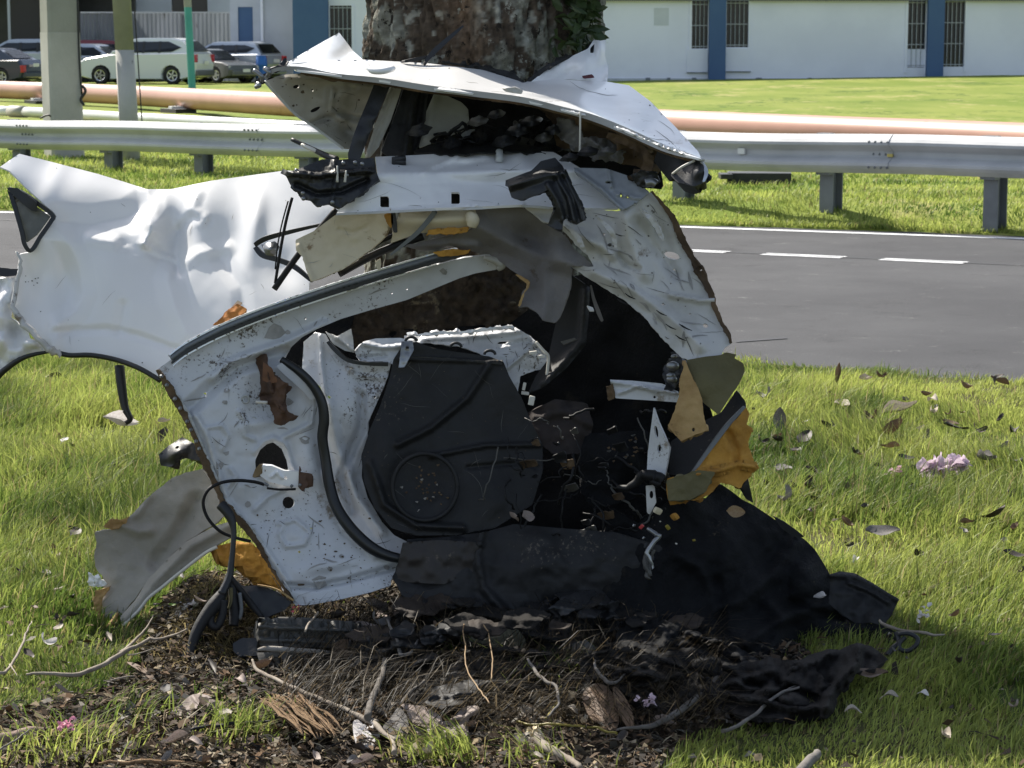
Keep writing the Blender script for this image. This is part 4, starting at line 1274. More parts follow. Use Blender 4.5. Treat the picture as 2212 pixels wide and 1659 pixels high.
sheet("pillar_dark_backing", V('z2', [(130, 262, 6.06), (330, 240, 6.12), (590, 280, 6.14), (520, 440, 6.14), (470, 530, 6.10), (300, 430, 6.08)]), m_carpet, W_, step=16)  # black sheet added so the holes in the pillar skin read dark
rr = np.random.default_rng(11)
for k in range(16):
    x0 = rr.uniform(800, 1280); y0 = 545 - rr.uniform(0, 1) * 100 * min(1, (x0 - 700) / 300)
    L_ = rr.uniform(80, 260)
    tube("loose_wire", V('z2', [(x0, y0, 6.06), (x0 + L_ * .4, y0 - rr.uniform(5, 40), 6.0 + rr.uniform(-.03, .03)), (min(1350, x0 + L_ * .8), y0 + rr.uniform(-20, 15), 6.03), (min(1380, x0 + L_), min(572, y0 + rr.uniform(-5, 40)), 6.05)]), rr.uniform(.003, .007), m_wire, W_, wob=.012, seed=k)
for k in range(7):
    x0, y0 = rr.uniform(930, 1330), rr.uniform(440, 530)
    sheet("torn_lining", V('z2', [(x0, y0, 6.04), (x0 + 50, y0 - 24, 6.0), (x0 + 110, y0 - 10, 6.02), (x0 + 130, y0 + 30, 6.04), (x0 + 40, y0 + 40, 6.0)]), m_blackp if k % 2 else m_carpet, W_, step=5, rag=5, nz=(.02, 14), seed=k)
sheet("trunk_floor_liner", V('z2', [(740, 560, 6.0), (860, 515, 6.05), (1000, 490, 6.08), (1200, 500, 6.08), (1340, 520, 6.05), (1350, 570, 5.98), (1150, 560, 5.95), (900, 575, 5.95)]), m_blackm, W_, step=6, nz=(.025, 20), rag=3)
sheet("foil_scrap", V('z2', [(940, 490, 6.0), (965, 470, 6.0), (1000, 465, 6.0), (975, 490, 5.99), (950, 500, 5.99)]), m_metal, W_, step=4, rag=2)
# mechanism under the right side of the roof
sheet("inner_roof_skin", V('z2', [(1240, 350, 5.93), (1400, 395, 5.91), (1600, 462, 5.87), (1780, 545, 5.80), (1740, 640, 5.84), (1600, 600, 5.92), (1440, 560, 5.98), (1350, 540, 6.0), (1330, 440, 6.0), (1290, 390, 5.98)]), m_burnt, W_, step=6, nz=(.02, 25), rag=3,
      dents=[(518 + 1420 * .5078, 43 + 460 * .5078, 40, 24, 10, .05), (518 + 1600 * .5078, 43 + 530 * .5078, 30, 20, 30, -.05)])
sheet("buckled_inner_skin", V('z2', [(1350, 420, 5.90), (1430, 430, 5.88), (1460, 500, 5.87), (1560, 500, 5.85), (1640, 560, 5.83), (1620, 610, 5.82), (1500, 590, 5.85), (1400, 540, 5.9), (1345, 490, 5.93)]), M("sooty_skin", (.13, .125, .115), (.07, .066, .06), 8, 6, rough=.6, bump=.3, bscale=30), W_, step=4, rag=4, nz=(.05, 22), creases=[(V('z2', [(1480, 500), (1560, 560), (1600, 600)]), .025, 10)])
tube("hanging_rod", V('z2', [(1447, 390, 5.78), (1447, 470, 5.78), (1445, 575, 5.79)]), .0025, m_wirewhite, W_)
strip("retractor_arm", V('z2', [(1560, 490, 5.80), (1650, 520, 5.78), (1720, 560, 5.76), (1735, 620, 5.75), (1690, 680, 5.75)]), [12, 20, 16, 24, 10], m_burnt, W_, thick=.03, nz=(.02, 14), rag=2)
sheet("retractor", V('z2', [(1660, 660, 5.73), (1710, 640, 5.72), (1775, 650, 5.72), (1785, 690, 5.72), (1740, 715, 5.72), (1690, 708, 5.73)]), m_blackp, W_, step=4, nz=(.012, 10))
tube("buckle", V('z2', [(1725, 695, 5.70), (1750, 690, 5.70), (1768, 700, 5.70)]), .012, m_metal, W_)
sheet("roof_end_cap", V('z2', [(1965, 592, 5.59), (1992, 645, 5.56), (1980, 690, 5.55), (1935, 708, 5.55), (1860, 690, 5.58), (1830, 660, 5.60), (1880, 620, 5.60), (1930, 600, 5.60)]), m_blackp, W_, step=4, thick=.05, dents=[(518 + 1950 * .5078, 43 + 640 * .5078, 14, 22, 20, .03)])
sheet("roof_end_liner", V('z2', [(1780, 545, 5.72), (1900, 575, 5.64), (1930, 605, 5.63), (1850, 650, 5.64), (1830, 690, 5.66), (1790, 640, 5.72), (1760, 600, 5.74)]), m_blackm, W_, step=5, thick=.03)
strip("chrome_end", V('z2', [(1962, 600, 5.57), (1984, 645, 5.55), (1972, 688, 5.54)]), [6, 9, 5], m_chrome, W_, thick=.01)
tube("end_wire", V('z2', [(1840, 655, 5.6), (1880, 625, 5.58), (1935, 598, 5.58)]), .003, m_wirewhite, W_)

# --- sill beam with its square holes
sq1 = V('z2', [(597, 750), (634, 750), (634, 796), (597, 796)]); sq2 = V('z2', [(899, 732), (935, 732), (935, 782), (899, 782)])
sh = [ell(518 + 1100 * .5078, 43 + 782 * .5078, 2.5, 2.5), ell(518 + 640 * .5078, 43 + 806 * .5078, 2.5, 2.5)]
sill = sheet("sill_beam", V('z2', [(575, 582, 5.96), (700, 577, 5.97), (900, 566, 5.98), (1150, 550, 5.99), (1335, 562, 5.98), (1440, 625, 5.93), (1560, 700, 5.88), (1612, 800, 5.80), (1400, 800, 5.80), (1190, 786, 5.80), (980, 796, 5.79), (800, 800, 5.79), (600, 812, 5.79), (410, 822, 5.79), (470, 740, 5.80), (585, 660, 5.84)]),
      m_white, W_, step=5, curve=False, holes=[sq1, sq2] + sh, thick=.006,
      creases=[(V('z2', [(585, 655), (800, 655), (1000, 648), (1250, 640), (1420, 640)]), .035, 22), (V('z2', [(600, 820), (1000, 790), (1200, 786)]), .02, 7), (V('z2', [(780, 650), (900, 590), (930, 568)]), .012, 9), (V('z2', [(800, 640), (880, 620), (1050, 600)]), -.012, 6)],
      dents=[(518 + 1100 * .5078, 43 + 720 * .5078, 60, 22, 0, -.025), (518 + 800 * .5078, 43 + 700 * .5078, 70, 16, 0, .012), (518 + 1000 * .5078, 43 + 600 * .5078, 60, 8, 8, .012), (518 + 1200 * .5078, 43 + 600 * .5078, 30, 14, 8, .02)], nz=(.004, 40))
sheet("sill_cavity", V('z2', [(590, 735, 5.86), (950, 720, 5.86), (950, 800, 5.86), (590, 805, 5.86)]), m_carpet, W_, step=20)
strip("sill_flange", V('z2', [(410, 826, 5.775), (600, 818, 5.775), (800, 808, 5.775), (1000, 802, 5.78), (1190, 792, 5.79), (1320, 800, 5.79)]), 5, m_inner, W_, thick=.012)
strip("sill_scuff", V('z2', [(1050, 650, 5.905), (1120, 655, 5.90), (1180, 660, 5.89)]), [1.5, 2.5, 1.5], m_tan, W_, thick=.002, step=3)
for q in ([(705, 586), (655, 592), (655, 640), (680, 640)], [(655, 606), (706, 604)]):
    tube("hook", V('z2', [(a, b, 5.92) for a, b in q]), .008, m_blackp, W_, smooth_path=False)
strip("hook_plate", V('z2', [(655, 585, 5.925), (706, 590, 5.925)]), 6, m_blackp, W_, thick=.01)
tube("clip", V('z2', [(1103, 560, 5.95), (1104, 585, 5.93), (1102, 600, 5.93)]), .010, m_rail, W_)
# --- black bracket on the left end of the sill
bk = sheet("end_bracket", V('z2', [(172, 652, 5.78), (182, 632, 5.78), (206, 648, 5.76), (250, 632, 5.76), (330, 600, 5.78), (350, 592, 5.79), (430, 594, 5.79), (470, 590, 5.80), (572, 586, 5.80), (578, 640, 5.79), (592, 676, 5.78), (560, 705, 5.77), (500, 750, 5.75), (430, 802, 5.74), (390, 782, 5.74), (330, 792, 5.73), (300, 770, 5.73), (262, 764, 5.74), (235, 722, 5.74), (214, 702, 5.75), (196, 664, 5.76)]), m_blackp, W_, step=4, curve=False, thick=.012,
      creases=[(V('z2', [(200, 650), (330, 660), (420, 650), (560, 640)]), .03, 8), (V('z2', [(240, 700), (330, 740), (430, 730), (540, 680)]), -.03, 8), (V('z2', [(400, 600), (410, 680), (390, 780)]), .02, 7)], nz=(.012, 16))
for a, b in ((440, 608), (490, 606), (268, 737), (393, 775), (455, 660), (270, 760), (240, 640), (520, 612)):
    x, y = 518.4 + a * .5078, 43.2 + b * .5078
    bm = bmesh.new(); bmesh.ops.create_icosphere(bm, subdivisions=2, radius=.0055, matrix=Matrix.Translation(P(x, y, 5.715 if b > 700 else 5.755)))
    link("screw", bm_mesh("screw", bm, True), m_metal, bk).matrix_parent_inverse = Matrix.Identity(4)
for q in (((414, 620), (414, 690)), ((452, 640), (446, 690))):
    tube("white_smear", V('z2', [(a, b, 5.735) for a, b in q]), [.002, .0035], m_wirewhite, bk).matrix_parent_inverse = Matrix.Identity(4)
tube("loose_stalk", V('z2', [(220, 508, 5.9), (300, 545, 5.88), (360, 575, 5.85), (412, 596, 5.83)]), [.005, .006, .008, .010], m_blackp, W_)
tube("loose_stalk", V('z2', [(262, 530, 5.885), (300, 548, 5.87), (330, 560, 5.865)]), [.004, .006, .004], m_wirewhite, W_)
# --- ribbed black vent on the right of the sill
vent = sheet("air_vent", V('z2', [(1130, 682, 5.72), (1165, 668, 5.71), (1240, 640, 5.72), (1280, 600, 5.74), (1340, 585, 5.76), (1372, 620, 5.75), (1392, 662, 5.73), (1425, 720, 5.72), (1452, 772, 5.71), (1472, 852, 5.70), (1440, 862, 5.69), (1378, 832, 5.69), (1372, 892, 5.68), (1345, 890, 5.68), (1308, 872, 5.69), (1345, 800, 5.68), (1312, 722, 5.68), (1260, 745, 5.68), (1195, 770, 5.69), (1155, 755, 5.70)]), m_blackp, W_, step=3, curve=False, thick=.02,
             creases=[(V('z2', [(1150, 705), (1300, 660), (1370, 650)]), .022, 14), (V('z2', [(1345, 660), (1400, 760), (1420, 850)]), .016, 9), (V('z2', [(1310, 700), (1350, 770), (1375, 850)]), .016, 9), (V('z2', [(1378, 650), (1438, 780), (1458, 850)]), .014, 8)], nz=(.004, 40))
# --- grey bracket and torn quarter skin on the right
sheet("hinge_bracket", V('z2', [(1420, 628, 5.84), (1560, 632, 5.82), (1650, 662, 5.79), (1722, 715, 5.75), (1740, 730, 5.74), (1700, 770, 5.73), (1622, 812, 5.72), (1560, 760, 5.75), (1490, 700, 5.80), (1430, 660, 5.83)]), m_sheetmetal, W_, step=4, curve=False,
      holes=[ell(518 + 1650 * .5078, 43 + 752 * .5078, 5, 5), ell(518 + 1622 * .5078, 43 + 745 * .5078, 3, 6), ell(518 + 1680 * .5078, 43 + 780 * .5078, 3, 2.5), ell(518 + 1570 * .5078, 43 + 690 * .5078, 9, 3, 0)],
      creases=[(V('z2', [(1425, 640), (1540, 720), (1622, 800)]), .02, 7), (V('z2', [(1570, 640), (1580, 710)]), .018, 6), (V('z2', [(1600, 740), (1700, 760)]), .015, 6)], nz=(.006, 12), thick=.006)
tq = V('z2', [(1200, 790, 5.84), (1330, 800, 5.82), (1500, 806, 5.80), (1612, 812, 5.76), (1700, 772, 5.76), (1752, 728, 5.78), (1800, 790, 5.78), (1838, 830, 5.79), (1860, 900, 5.79), (1905, 985, 5.79), (1945, 1060, 5.78), (1990, 1115, 5.77)]) + \
     V('b2', [(1462, 70, 5.77), (1498, 150, 5.76), (1528, 200, 5.75), (1530, 280, 5.74), (1575, 340, 5.72), (1604, 385, 5.70), (1612, 435, 5.69), (1580, 455, 5.68), (1560, 492, 5.67), (1480, 505, 5.67), (1392, 520, 5.67), (1352, 505, 5.68), (1250, 400, 5.70), (1150, 282, 5.72), (1050, 205, 5.74), (920, 125, 5.77), (862, 92, 5.78), (778, 30, 5.80)]) + \
     V('z2', [(1410, 1045, 5.80), (1508, 1050, 5.78), (1480, 1005, 5.79), (1430, 960, 5.80), (1380, 902, 5.81), (1300, 862, 5.82)])
thl = [ell(518 + 1838 * .5078, 43 + 1003 * .5078, 17, 8, 15), ell(518 + 1550 * .5078, 43 + 912 * .5078, 3, 3)] + [ell(907 + a * .4168, 561.7 + b * .4168, r, r * .8, 20) for a, b, r in ((1318, 50, 3), (1262, 228, 4), (1480, 340, 6), (1300, 122, 2.5), (1400, 280, 2.5))]
torn_skin = sheet("torn_quarter_skin", tq, m_inner2, W_, step=5, curve=False, holes=thl, rag=1.5, seed=9, thick=.005,
      creases=[(V('z2', [(1260, 850), (1400, 880), (1520, 960), (1580, 1000)]), .03, 16), (V('z2', [(1610, 1000), (1640, 1040), (1700, 1060)]), -.02, 8), (V('z2', [(1640, 830), (1650, 920), (1720, 1080)]), .03, 26),
               (V('b2', [(900, 60), (1100, 150), (1300, 300), (1450, 440)]), .03, 24), (V('b2', [(1090, 110), (1180, 170), (1250, 200)]), -.012, 5), (V('b2', [(1290, 180), (1450, 210), (1530, 205)]), .02, 9), (V('z2', [(1690, 860), (1790, 1000), (1850, 1080)]), -.025, 18)],
      dents=[(518 + 1500 * .5078, 43 + 940 * .5078, 40, 26, 25, .03), (518 + 1540 * .5078, 43 + 985 * .5078, 22, 9, 50, -.03), (518 + 1800 * .5078, 43 + 930 * .5078, 16, 50, -20, -.03), (518 + 1400 * .5078, 43 + 850 * .5078, 40, 10, 10, .02)], nz=(.006, 44))
strip("scorched_rim", V('z2', [(1752, 728, 5.765), (1800, 788, 5.765), (1842, 840, 5.775), (1868, 905, 5.775), (1912, 990, 5.775), (1955, 1065, 5.765)]) + V('b2', [(1440, 40, 5.757), (1470, 95, 5.755), (1510, 180, 5.74), (1526, 240, 5.73), (1562, 325, 5.71), (1600, 385, 5.69), (1610, 430, 5.68)]), [5, 8, 12, 14, 13, 11, 14, 13, 12, 10, 9, 8, 5], m_burnt, W_, thick=.006, nz=(.005, 20), rag=1)
for k in range(7):
    a, b = rr.uniform(1000, 1450), 0
    b = 60 + (a - 850) * .62 + rr.uniform(-70, 60)
    tube("scratch", V('b2', [(a, b, 5.68), (a + 25, b + 18, 5.675), (a + 55, b + 30, 5.67)]), [.0008, .0018, .0006], m_wire, W_)
# --- grey felt lining draped from the sill to the opening
sheet("felt_lining", V('z2', [(690, 962, 5.88), (830, 930, 5.86), (930, 912, 5.84), (985, 895, 5.83), (1012, 850, 5.83), (1000, 806, 5.85), (1100, 795, 5.85), (1195, 792, 5.85), (1300, 868, 5.83), (1385, 920, 5.82), (1435, 985, 5.81), (1512, 1050, 5.79), (1400, 1048, 5.80)]) +
      V('b2', [(790, 60, 5.80), (770, 170, 5.80), (730, 290, 5.80), (700, 328, 5.80), (645, 318, 5.80), (600, 268, 5.81), (555, 240, 5.82), (512, 242, 5.82), (530, 165, 5.84), (565, 125, 5.85), (500, 72, 5.86), (400, 0, 5.88)]) + V('z2', [(1060, 1000, 5.89), (900, 965, 5.89), (780, 985, 5.89)]),
      m_greycloth, W_, step=6, curve=False, rag=1.2, seed=6, thick=.008, creases=[(V('z2', [(1000, 870), (1150, 950), (1300, 1010), (1420, 1040)]), .03, 28), (V('z2', [(720, 965), (900, 950), (1010, 960)]), .02, 10), (V('b2', [(640, 60), (650, 200), (640, 310)]), .02, 22)],
      dents=[(518 + 1250 * .5078, 43 + 930 * .5078, 50, 34, 30, -.05), (518 + 1350 * .5078, 43 + 980 * .5078, 30, 20, 40, .03)], nz=(.006, 40))
strip("torn_foam_edge", V('b2', [(496, 75, 5.84), (540, 105, 5.83), (565, 125, 5.83), (540, 170, 5.81), (514, 240, 5.81)]), [3, 7, 5, 4, 4], m_tan, W_, thick=.01, rag=1.5)
# cream trim, cream roll, amber foam behind the sill
cream = sheet("cream_trim_panel", V('z2', [(405, 830, 5.86), (520, 822, 5.86), (620, 815, 5.86), (640, 860, 5.85), (620, 920, 5.85), (560, 975, 5.85), (440, 1060, 5.84), (302, 1115, 5.83), (280, 1060, 5.84), (268, 1010, 5.85), (238, 980, 5.86), (236, 935, 5.87), (310, 900, 5.87)]), m_cream, W_, step=5, curve=False, thick=.01,
      creases=[(V('z2', [(420, 890), (480, 905), (540, 880)]), -.008, 5), (V('z2', [(250, 960), (290, 1060), (310, 1110)]), .012, 8)], nz=(.006, 40))
sheet("cream_roll", V('z2', [(680, 820, 5.86), (850, 808, 5.85), (1000, 800, 5.84), (1012, 850, 5.83), (985, 890, 5.83), (940, 905, 5.83), (760, 905, 5.85), (640, 950, 5.87), (660, 870, 5.87)]), m_cream, W_, step=5, curve=False, thick=.02, dents=[(518 + 850 * .5078, 43 + 850 * .5078, 130, 18, -3, .04)])
tube("roll_end", V('z2', [(975, 822, 5.80), (990, 850, 5.79), (985, 880, 5.79)]), [.012, .018, .012], m_cream, W_)
sheet("foam_strip", V('z2', [(800, 895, 5.82), (900, 882, 5.81), (975, 880, 5.81), (972, 905, 5.81), (880, 910, 5.81), (790, 915, 5.82)]), m_foam, W_, step=4, rag=2, nz=(.01, 10))
sheet("foam_strip", V('z2', [(820, 990, 5.86), (900, 975, 5.86), (985, 978, 5.86), (960, 1000, 5.86), (850, 1005, 5.86)]), m_foam, W_, step=4, rag=2, nz=(.01, 10))
sheet("foam_scrap", V('z2', [(612, 830, 5.82), (640, 818, 5.82), (655, 850, 5.82), (640, 885, 5.82), (625, 860, 5.82)]), m_foam, W_, step=3, rag=2)
sheet("foam_scrap", V('z2', [(575, 1030, 5.84), (598, 1015, 5.84), (600, 1060, 5.84), (584, 1062, 5.84)]), m_cream, W_, step=3, rag=1)
strip("trim_bracket", V('z2', [(650, 815, 5.82), (655, 860, 5.82), (662, 905, 5.82)]), [8, 12, 8], m_blackp, W_, thick=.012)
strip("trim_bracket", V('z2', [(640, 1000, 5.83), (760, 900, 5.81), (830, 815, 5.80)]), [4, 10, 11], m_steelpost, W_, thick=.012)
strip("window_frame_upper", V('z2', [(62, 958, 5.98), (110, 930, 5.97), (220, 900, 5.95), (340, 872, 5.92)]), [10, 11, 9, 6], m_seal, W_, thick=.015)
strip("window_frame_lower", V('z2', [(64, 965, 5.98), (95, 1000, 5.97), (160, 1020, 5.95), (230, 1050, 5.93), (300, 1108, 5.90)]), [10, 12, 11, 11, 7], m_seal, W_, thick=.015)
sheet("mirror_glass", V('z2', [(90, 955, 5.97), (150, 940, 5.96), (170, 965, 5.96), (150, 1005, 5.95), (110, 1000, 5.96)]), m_metal, W_, step=5, dents=[(518 + 130 * .5078, 43 + 975 * .5078, 14, 12, 0, .03)])
for q, r in (([(222, 755), (195, 860), (172, 980), (150, 1120)], .004), ([(205, 770), (180, 860), (160, 960), (150, 1060)], .002), ([(410, 806), (330, 900), (240, 1010), (146, 1145)], .0085), ([(500, 1010), (600, 940), (700, 900)], .006), ([(420, 1080), (600, 985), (780, 920)], .010)):
    tube("cable", V('z2', [(a, b, 5.88 - .0001 * i) for i, (a, b) in enumerate(q)]), r, m_wire, W_)

# --- the big white door frame: rail, inner skin, seal
frame_skin = sheet("frame_skin", V('b1', [(80, 440, 5.78), (165, 378, 5.80), (230, 330, 5.81), (400, 250, 5.83), (640, 158, 5.86), (1000, 40, 5.89)]) + V('z2', [(950, 1012, 5.91), (1060, 1000, 5.92), (1112, 1040, 5.92), (1090, 1062, 5.93), (1000, 1078, 5.93), (930, 1100, 5.93)]) +
      V('b1', [(1300, 98, 5.93), (1130, 145, 5.92), (980, 190, 5.91), (862, 240, 5.90), (790, 280, 5.89), (740, 325, 5.88), (700, 380, 5.87), (672, 390, 5.86), (690, 402, 5.86), (770, 462, 5.86), (862, 565, 5.86), (880, 640, 5.86), (872, 720, 5.86), (880, 800, 5.86), (898, 920, 5.85), (918, 1050, 5.84), (965, 1150, 5.82), (1045, 1258, 5.80),
                 (1150, 1335, 5.79), (1225, 1372, 5.79), (1292, 1388, 5.79), (1262, 1440, 5.78), (1225, 1462, 5.77), (1225, 1490, 5.76), (1120, 1525, 5.75), (960, 1562, 5.74), (830, 1585, 5.73), (760, 1588, 5.73), (705, 1525, 5.73), (690, 1480, 5.73), (620, 1370, 5.74), (560, 1265, 5.75), (480, 1180, 5.76), (402, 1092, 5.77), (370, 1000, 5.77), (330, 925, 5.77), (290, 830, 5.77), (245, 690, 5.77), (205, 650, 5.77), (140, 540, 5.77)]),
      m_inner, W_, step=4.6, curve=False, thick=.006, seed=14,
      holes=[[(302.4 + a * .4428, 604.9 + b * .4428) for a, b in ((566, 950), (562, 880), (585, 830), (620, 800), (650, 792), (690, 822), (715, 880), (724, 930), (690, 960), (620, 965))], ell(302 + 725 * .4428, 605 + 1085 * .4428, 13, 13)] +
            [ell(302 + a * .4428, 605 + b * .4428, r, r * .85) for a, b, r in ((320, 553, 3.5), (778, 1326, 3.5), (808, 188, 3), (440, 988, 3), (1230, 65, 2.5), (1303, 45, 2.5), (1140, 1525, 2.5), (700, 298, 2), (836, 1210, 2.5))] + [ell(302 + 508 * .4428, 605 + 371 * .4428, 8, 4, -10)],
      creases=[(V('b1', [(250, 620), (380, 500), (480, 420), (700, 360)]), -.030, 22), (V('b1', [(360, 480), (430, 410), (560, 360), (700, 310), (900, 215)]), .028, 14), (V('b1', [(560, 840), (600, 790), (650, 770), (710, 800), (740, 900), (790, 1000)]), .014, 8),
               (V('b1', [(480, 640), (520, 690), (510, 760), (560, 780)]), .012, 6), (V('b1', [(330, 720), (400, 710), (430, 760), (400, 830)]), .012, 6), (V('b1', [(680, 1190), (760, 1170), (830, 1230), (800, 1290), (710, 1300), (680, 1240), (700, 1195)]), .014, 7), (V('b1', [(560, 1120), (620, 1060), (700, 1020)]), .012, 8),
               (V('b1', [(700, 1490), (850, 1500), (1000, 1470), (1250, 1400)]), -.030, 10), (V('b1', [(850, 580), (835, 700), (700, 770)]), .014, 8), (V('b1', [(440, 920), (470, 960), (430, 1010)]), .012, 6), (V('b1', [(260, 640), (320, 740), (370, 900), (430, 1080), (600, 1290), (720, 1470)]), .016, 9),
               (V('b1', [(900, 930), (940, 1080), (1000, 1210), (1150, 1350)]), .018, 8)],
      dents=[(302 + 640 * .4428, 605 + 560 * .4428, 50, 60, 0, -.03), (302 + 500 * .4428, 605 + 1010 * .4428, 30, 30, 0, .014), (302 + 760 * .4428, 605 + 1240 * .4428, 24, 20, 0, .012), (302 + 930 * .4428, 605 + 1390 * .4428, 60, 14, -10, .014), (302 + 580 * .4428, 605 + 700 * .4428, 40, 14, -10, .014), (302 + 370 * .4428, 605 + 780 * .4428, 18, 30, -20, .012), (302 + 820 * .4428, 605 + 860 * .4428, 22, 60, -10, .016), (302 + 600 * .4428, 605 + 1180 * .4428, 24, 24, 0, -.014)], nz=(.004, 26))
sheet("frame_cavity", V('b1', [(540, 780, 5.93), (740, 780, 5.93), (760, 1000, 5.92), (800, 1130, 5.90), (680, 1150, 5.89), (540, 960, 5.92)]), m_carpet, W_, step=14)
tr = V('b1', [(150, 385, 5.77), (230, 325, 5.785), (400, 238, 5.81), (640, 142, 5.835), (1000, 22, 5.87)]) + V('z2', [(830, 1010, 5.88), (930, 985, 5.89)])
strip("rail_trim", tr, [12, 20, 21, 21, 21, 19, 8], m_steelpost, W_, thick=.02, creases=[([p[:2] for p in tr], .012, 6)])
strip("rail_seal", [(x + 2, y + 9, Y - .008) for x, y, Y in tr], [5, 8, 8, 9, 9, 8, 5], m_seal, W_, thick=.012)
strip("rail_bright_strip", [(x - 3, y - 8, Y - .004) for x, y, Y in tr], [3, 4, 4, 4, 4, 3, 2], m_chrome, W_, thick=.01, step=3)
strip("rail_bright_strip", [(x + 4, y + 15, Y - .004) for x, y, Y in tr[:6]], [2, 3, 3, 3, 3, 2], m_chrome, W_, thick=.01, step=3)
tube("rail_end_roll", V('z2', [(1040, 1012, 5.90), (1085, 1022, 5.89), (1112, 1042, 5.89), (1095, 1062, 5.89)]), [.006, .01, .012, .006], m_beige, W_)
# serrated dark edge on the left of the frame
se = V('b1', [(84, 438, 5.765), (150, 545, 5.76), (215, 660, 5.76), (262, 760, 5.76), (300, 850, 5.76), (340, 940, 5.76), (385, 1040, 5.76), (420, 1110, 5.75), (500, 1190, 5.745), (570, 1280, 5.735), (630, 1390, 5.73), (700, 1500, 5.72), (745, 1580, 5.72)])
strip("spot_weld_flange", se, [8, 16, 12, 10, 16, 14, 10, 16, 14, 12, 7, 6, 4], m_burnt, W_, thick=.010, nz=(.006, 14), rag=1.5)
strip("flange_edge", [(x + 9, y - 2, Y + .004) for x, y, Y in se[1:]], [4, 6, 5, 4, 5, 4, 4, 5, 5, 4, 3, 2], m_rail, W_, thick=.008, nz=(.006, 9))
for i in range(1, 5):
    x, y, Y = se[i - 1 if i > 1 else 0]; x2, y2, Y2 = se[i]
    for t in (.3, .7):
        bm = bmesh.new(); bmesh.ops.create_icosphere(bm, subdivisions=1, radius=.006, matrix=Matrix.Translation(P(x + (x2 - x) * t, y + (y2 - y) * t, Y - .008)))
        link("weld_spot", bm_mesh("weld_spot", bm), m_metal, W_)
# door seal: a thick black rubber run
tube("door_seal", V('b1', [(690, 388, 5.84), (770, 440, 5.83), (840, 510, 5.83), (885, 590, 5.83), (898, 680, 5.83), (890, 770, 5.83), (906, 880, 5.83), (925, 1000, 5.82), (960, 1110, 5.80), (1030, 1215, 5.78), (1120, 1300, 5.77), (1210, 1345, 5.77), (1325, 1368, 5.77)]), [.009, .011, .012, .013, .014, .014, .014, .015, .015, .016, .016, .014, .011], m_seal, W_, sides=10)
# white arm beside the brown scrap, the brown scrap, latch
strip("stay_arm", V('b1', [(676, 412, 5.83), (720, 450, 5.83), (790, 510, 5.83), (850, 580, 5.835)]), [13, 17, 18, 14], m_inner, W_, thick=.012)
sheet("rusty_scrap", V('b1', [(560, 372, 5.86), (610, 360, 5.84), (630, 440, 5.81), (690, 480, 5.80), (700, 506, 5.79), (742, 520, 5.79), (712, 560, 5.79), (720, 640, 5.79), (768, 665, 5.79), (760, 685, 5.79), (722, 692, 5.79), (690, 714, 5.79), (660, 700, 5.79), (632, 610, 5.80), (582, 585, 5.82), (590, 470, 5.83), (572, 420, 5.85)]), m_rust, W_, step=4, curve=False, rag=2, nz=(.015, 14), creases=[(V('b1', [(620, 440), (640, 540), (700, 640)]), .03, 9), (V('b1', [(600, 560), (690, 570)]), -.02, 6)])
sheet("rusty_flap", V('b1', [(600, 400, 5.80), (640, 430, 5.78), (655, 470, 5.78), (690, 490, 5.78), (640, 505, 5.78), (598, 490, 5.79)]), M("orange_rust", (.17, .078, .036), (.09, .042, .022), 12, rough=.8), W_, step=4, rag=1)
sheet("rusty_flap", V('b1', [(650, 470, 5.785), (720, 510, 5.775), (705, 560, 5.775), (690, 640, 5.775), (660, 600, 5.775), (640, 530, 5.785)]), m_rust, W_, step=4, rag=2, nz=(.012, 10))
tube("scrap_peg", V('b1', [(565, 595, 5.79), (622, 597, 5.79)]), .004, m_wirewhite, W_)
latch = sheet("latch_plate", V('b1', [(596, 905, 5.78), (640, 905, 5.78), (700, 930, 5.775), (790, 935, 5.77), (812, 960, 5.77), (808, 1005, 5.77), (770, 1015, 5.77), (690, 1000, 5.775), (630, 985, 5.78), (585, 955, 5.785)]), m_white, W_, step=3.5, curve=False, thick=.014,
              holes=[ell(302 + 612 * .4428, 605 + 930 * .4428, 2.5, 2.5), ell(302 + 712 * .4428, 605 + 965 * .4428, 4, 4)], creases=[(V('b1', [(640, 960), (670, 935), (690, 965)]), .012, 4)])
sheet("latch_body", V('b1', [(775, 935, 5.765), (812, 940, 5.765), (820, 1000, 5.76), (790, 1030, 5.76), (772, 1010, 5.765)]), m_rust, latch, step=4, thick=.02, nz=(.012, 9)).matrix_parent_inverse = Matrix.Identity(4)
sheet("latch_pawl", V('b1', [(560, 925, 5.80), (585, 895, 5.79), (598, 905, 5.78), (590, 945, 5.78), (560, 965, 5.79), (548, 960, 5.79)]), M("brass", (.22, .15, .07), rough=.5, metal=.4), latch, step=4, thick=.014).matrix_parent_inverse = Matrix.Identity(4)
for a, b in ((620, 1000), (610, 995), (780, 1000), (740, 1005)):
    bm = bmesh.new(); bmesh.ops.create_icosphere(bm, subdivisions=1, radius=.005, matrix=Matrix.Translation(P(302.4 + a * .4428, 604.9 + b * .4428, 5.755)))
    link("latch_screw", bm_mesh("latch_screw", bm, True), m_metal, latch).matrix_parent_inverse = Matrix.Identity(4)
tube("lock_cable", V('b1', [(605, 998, 5.755), (560, 985, 5.745), (480, 978, 5.73), (400, 988, 5.72), (335, 1022, 5.71), (308, 1085, 5.71), (330, 1160, 5.71), (390, 1225, 5.71), (460, 1255, 5.72), (540, 1275, 5.73)]), .0042, m_wire, W_)
tube("lock_rod", V('b1', [(620, 1015, 5.765), (680, 1022, 5.76), (760, 1020, 5.76)]), .003, m_wire, W_)
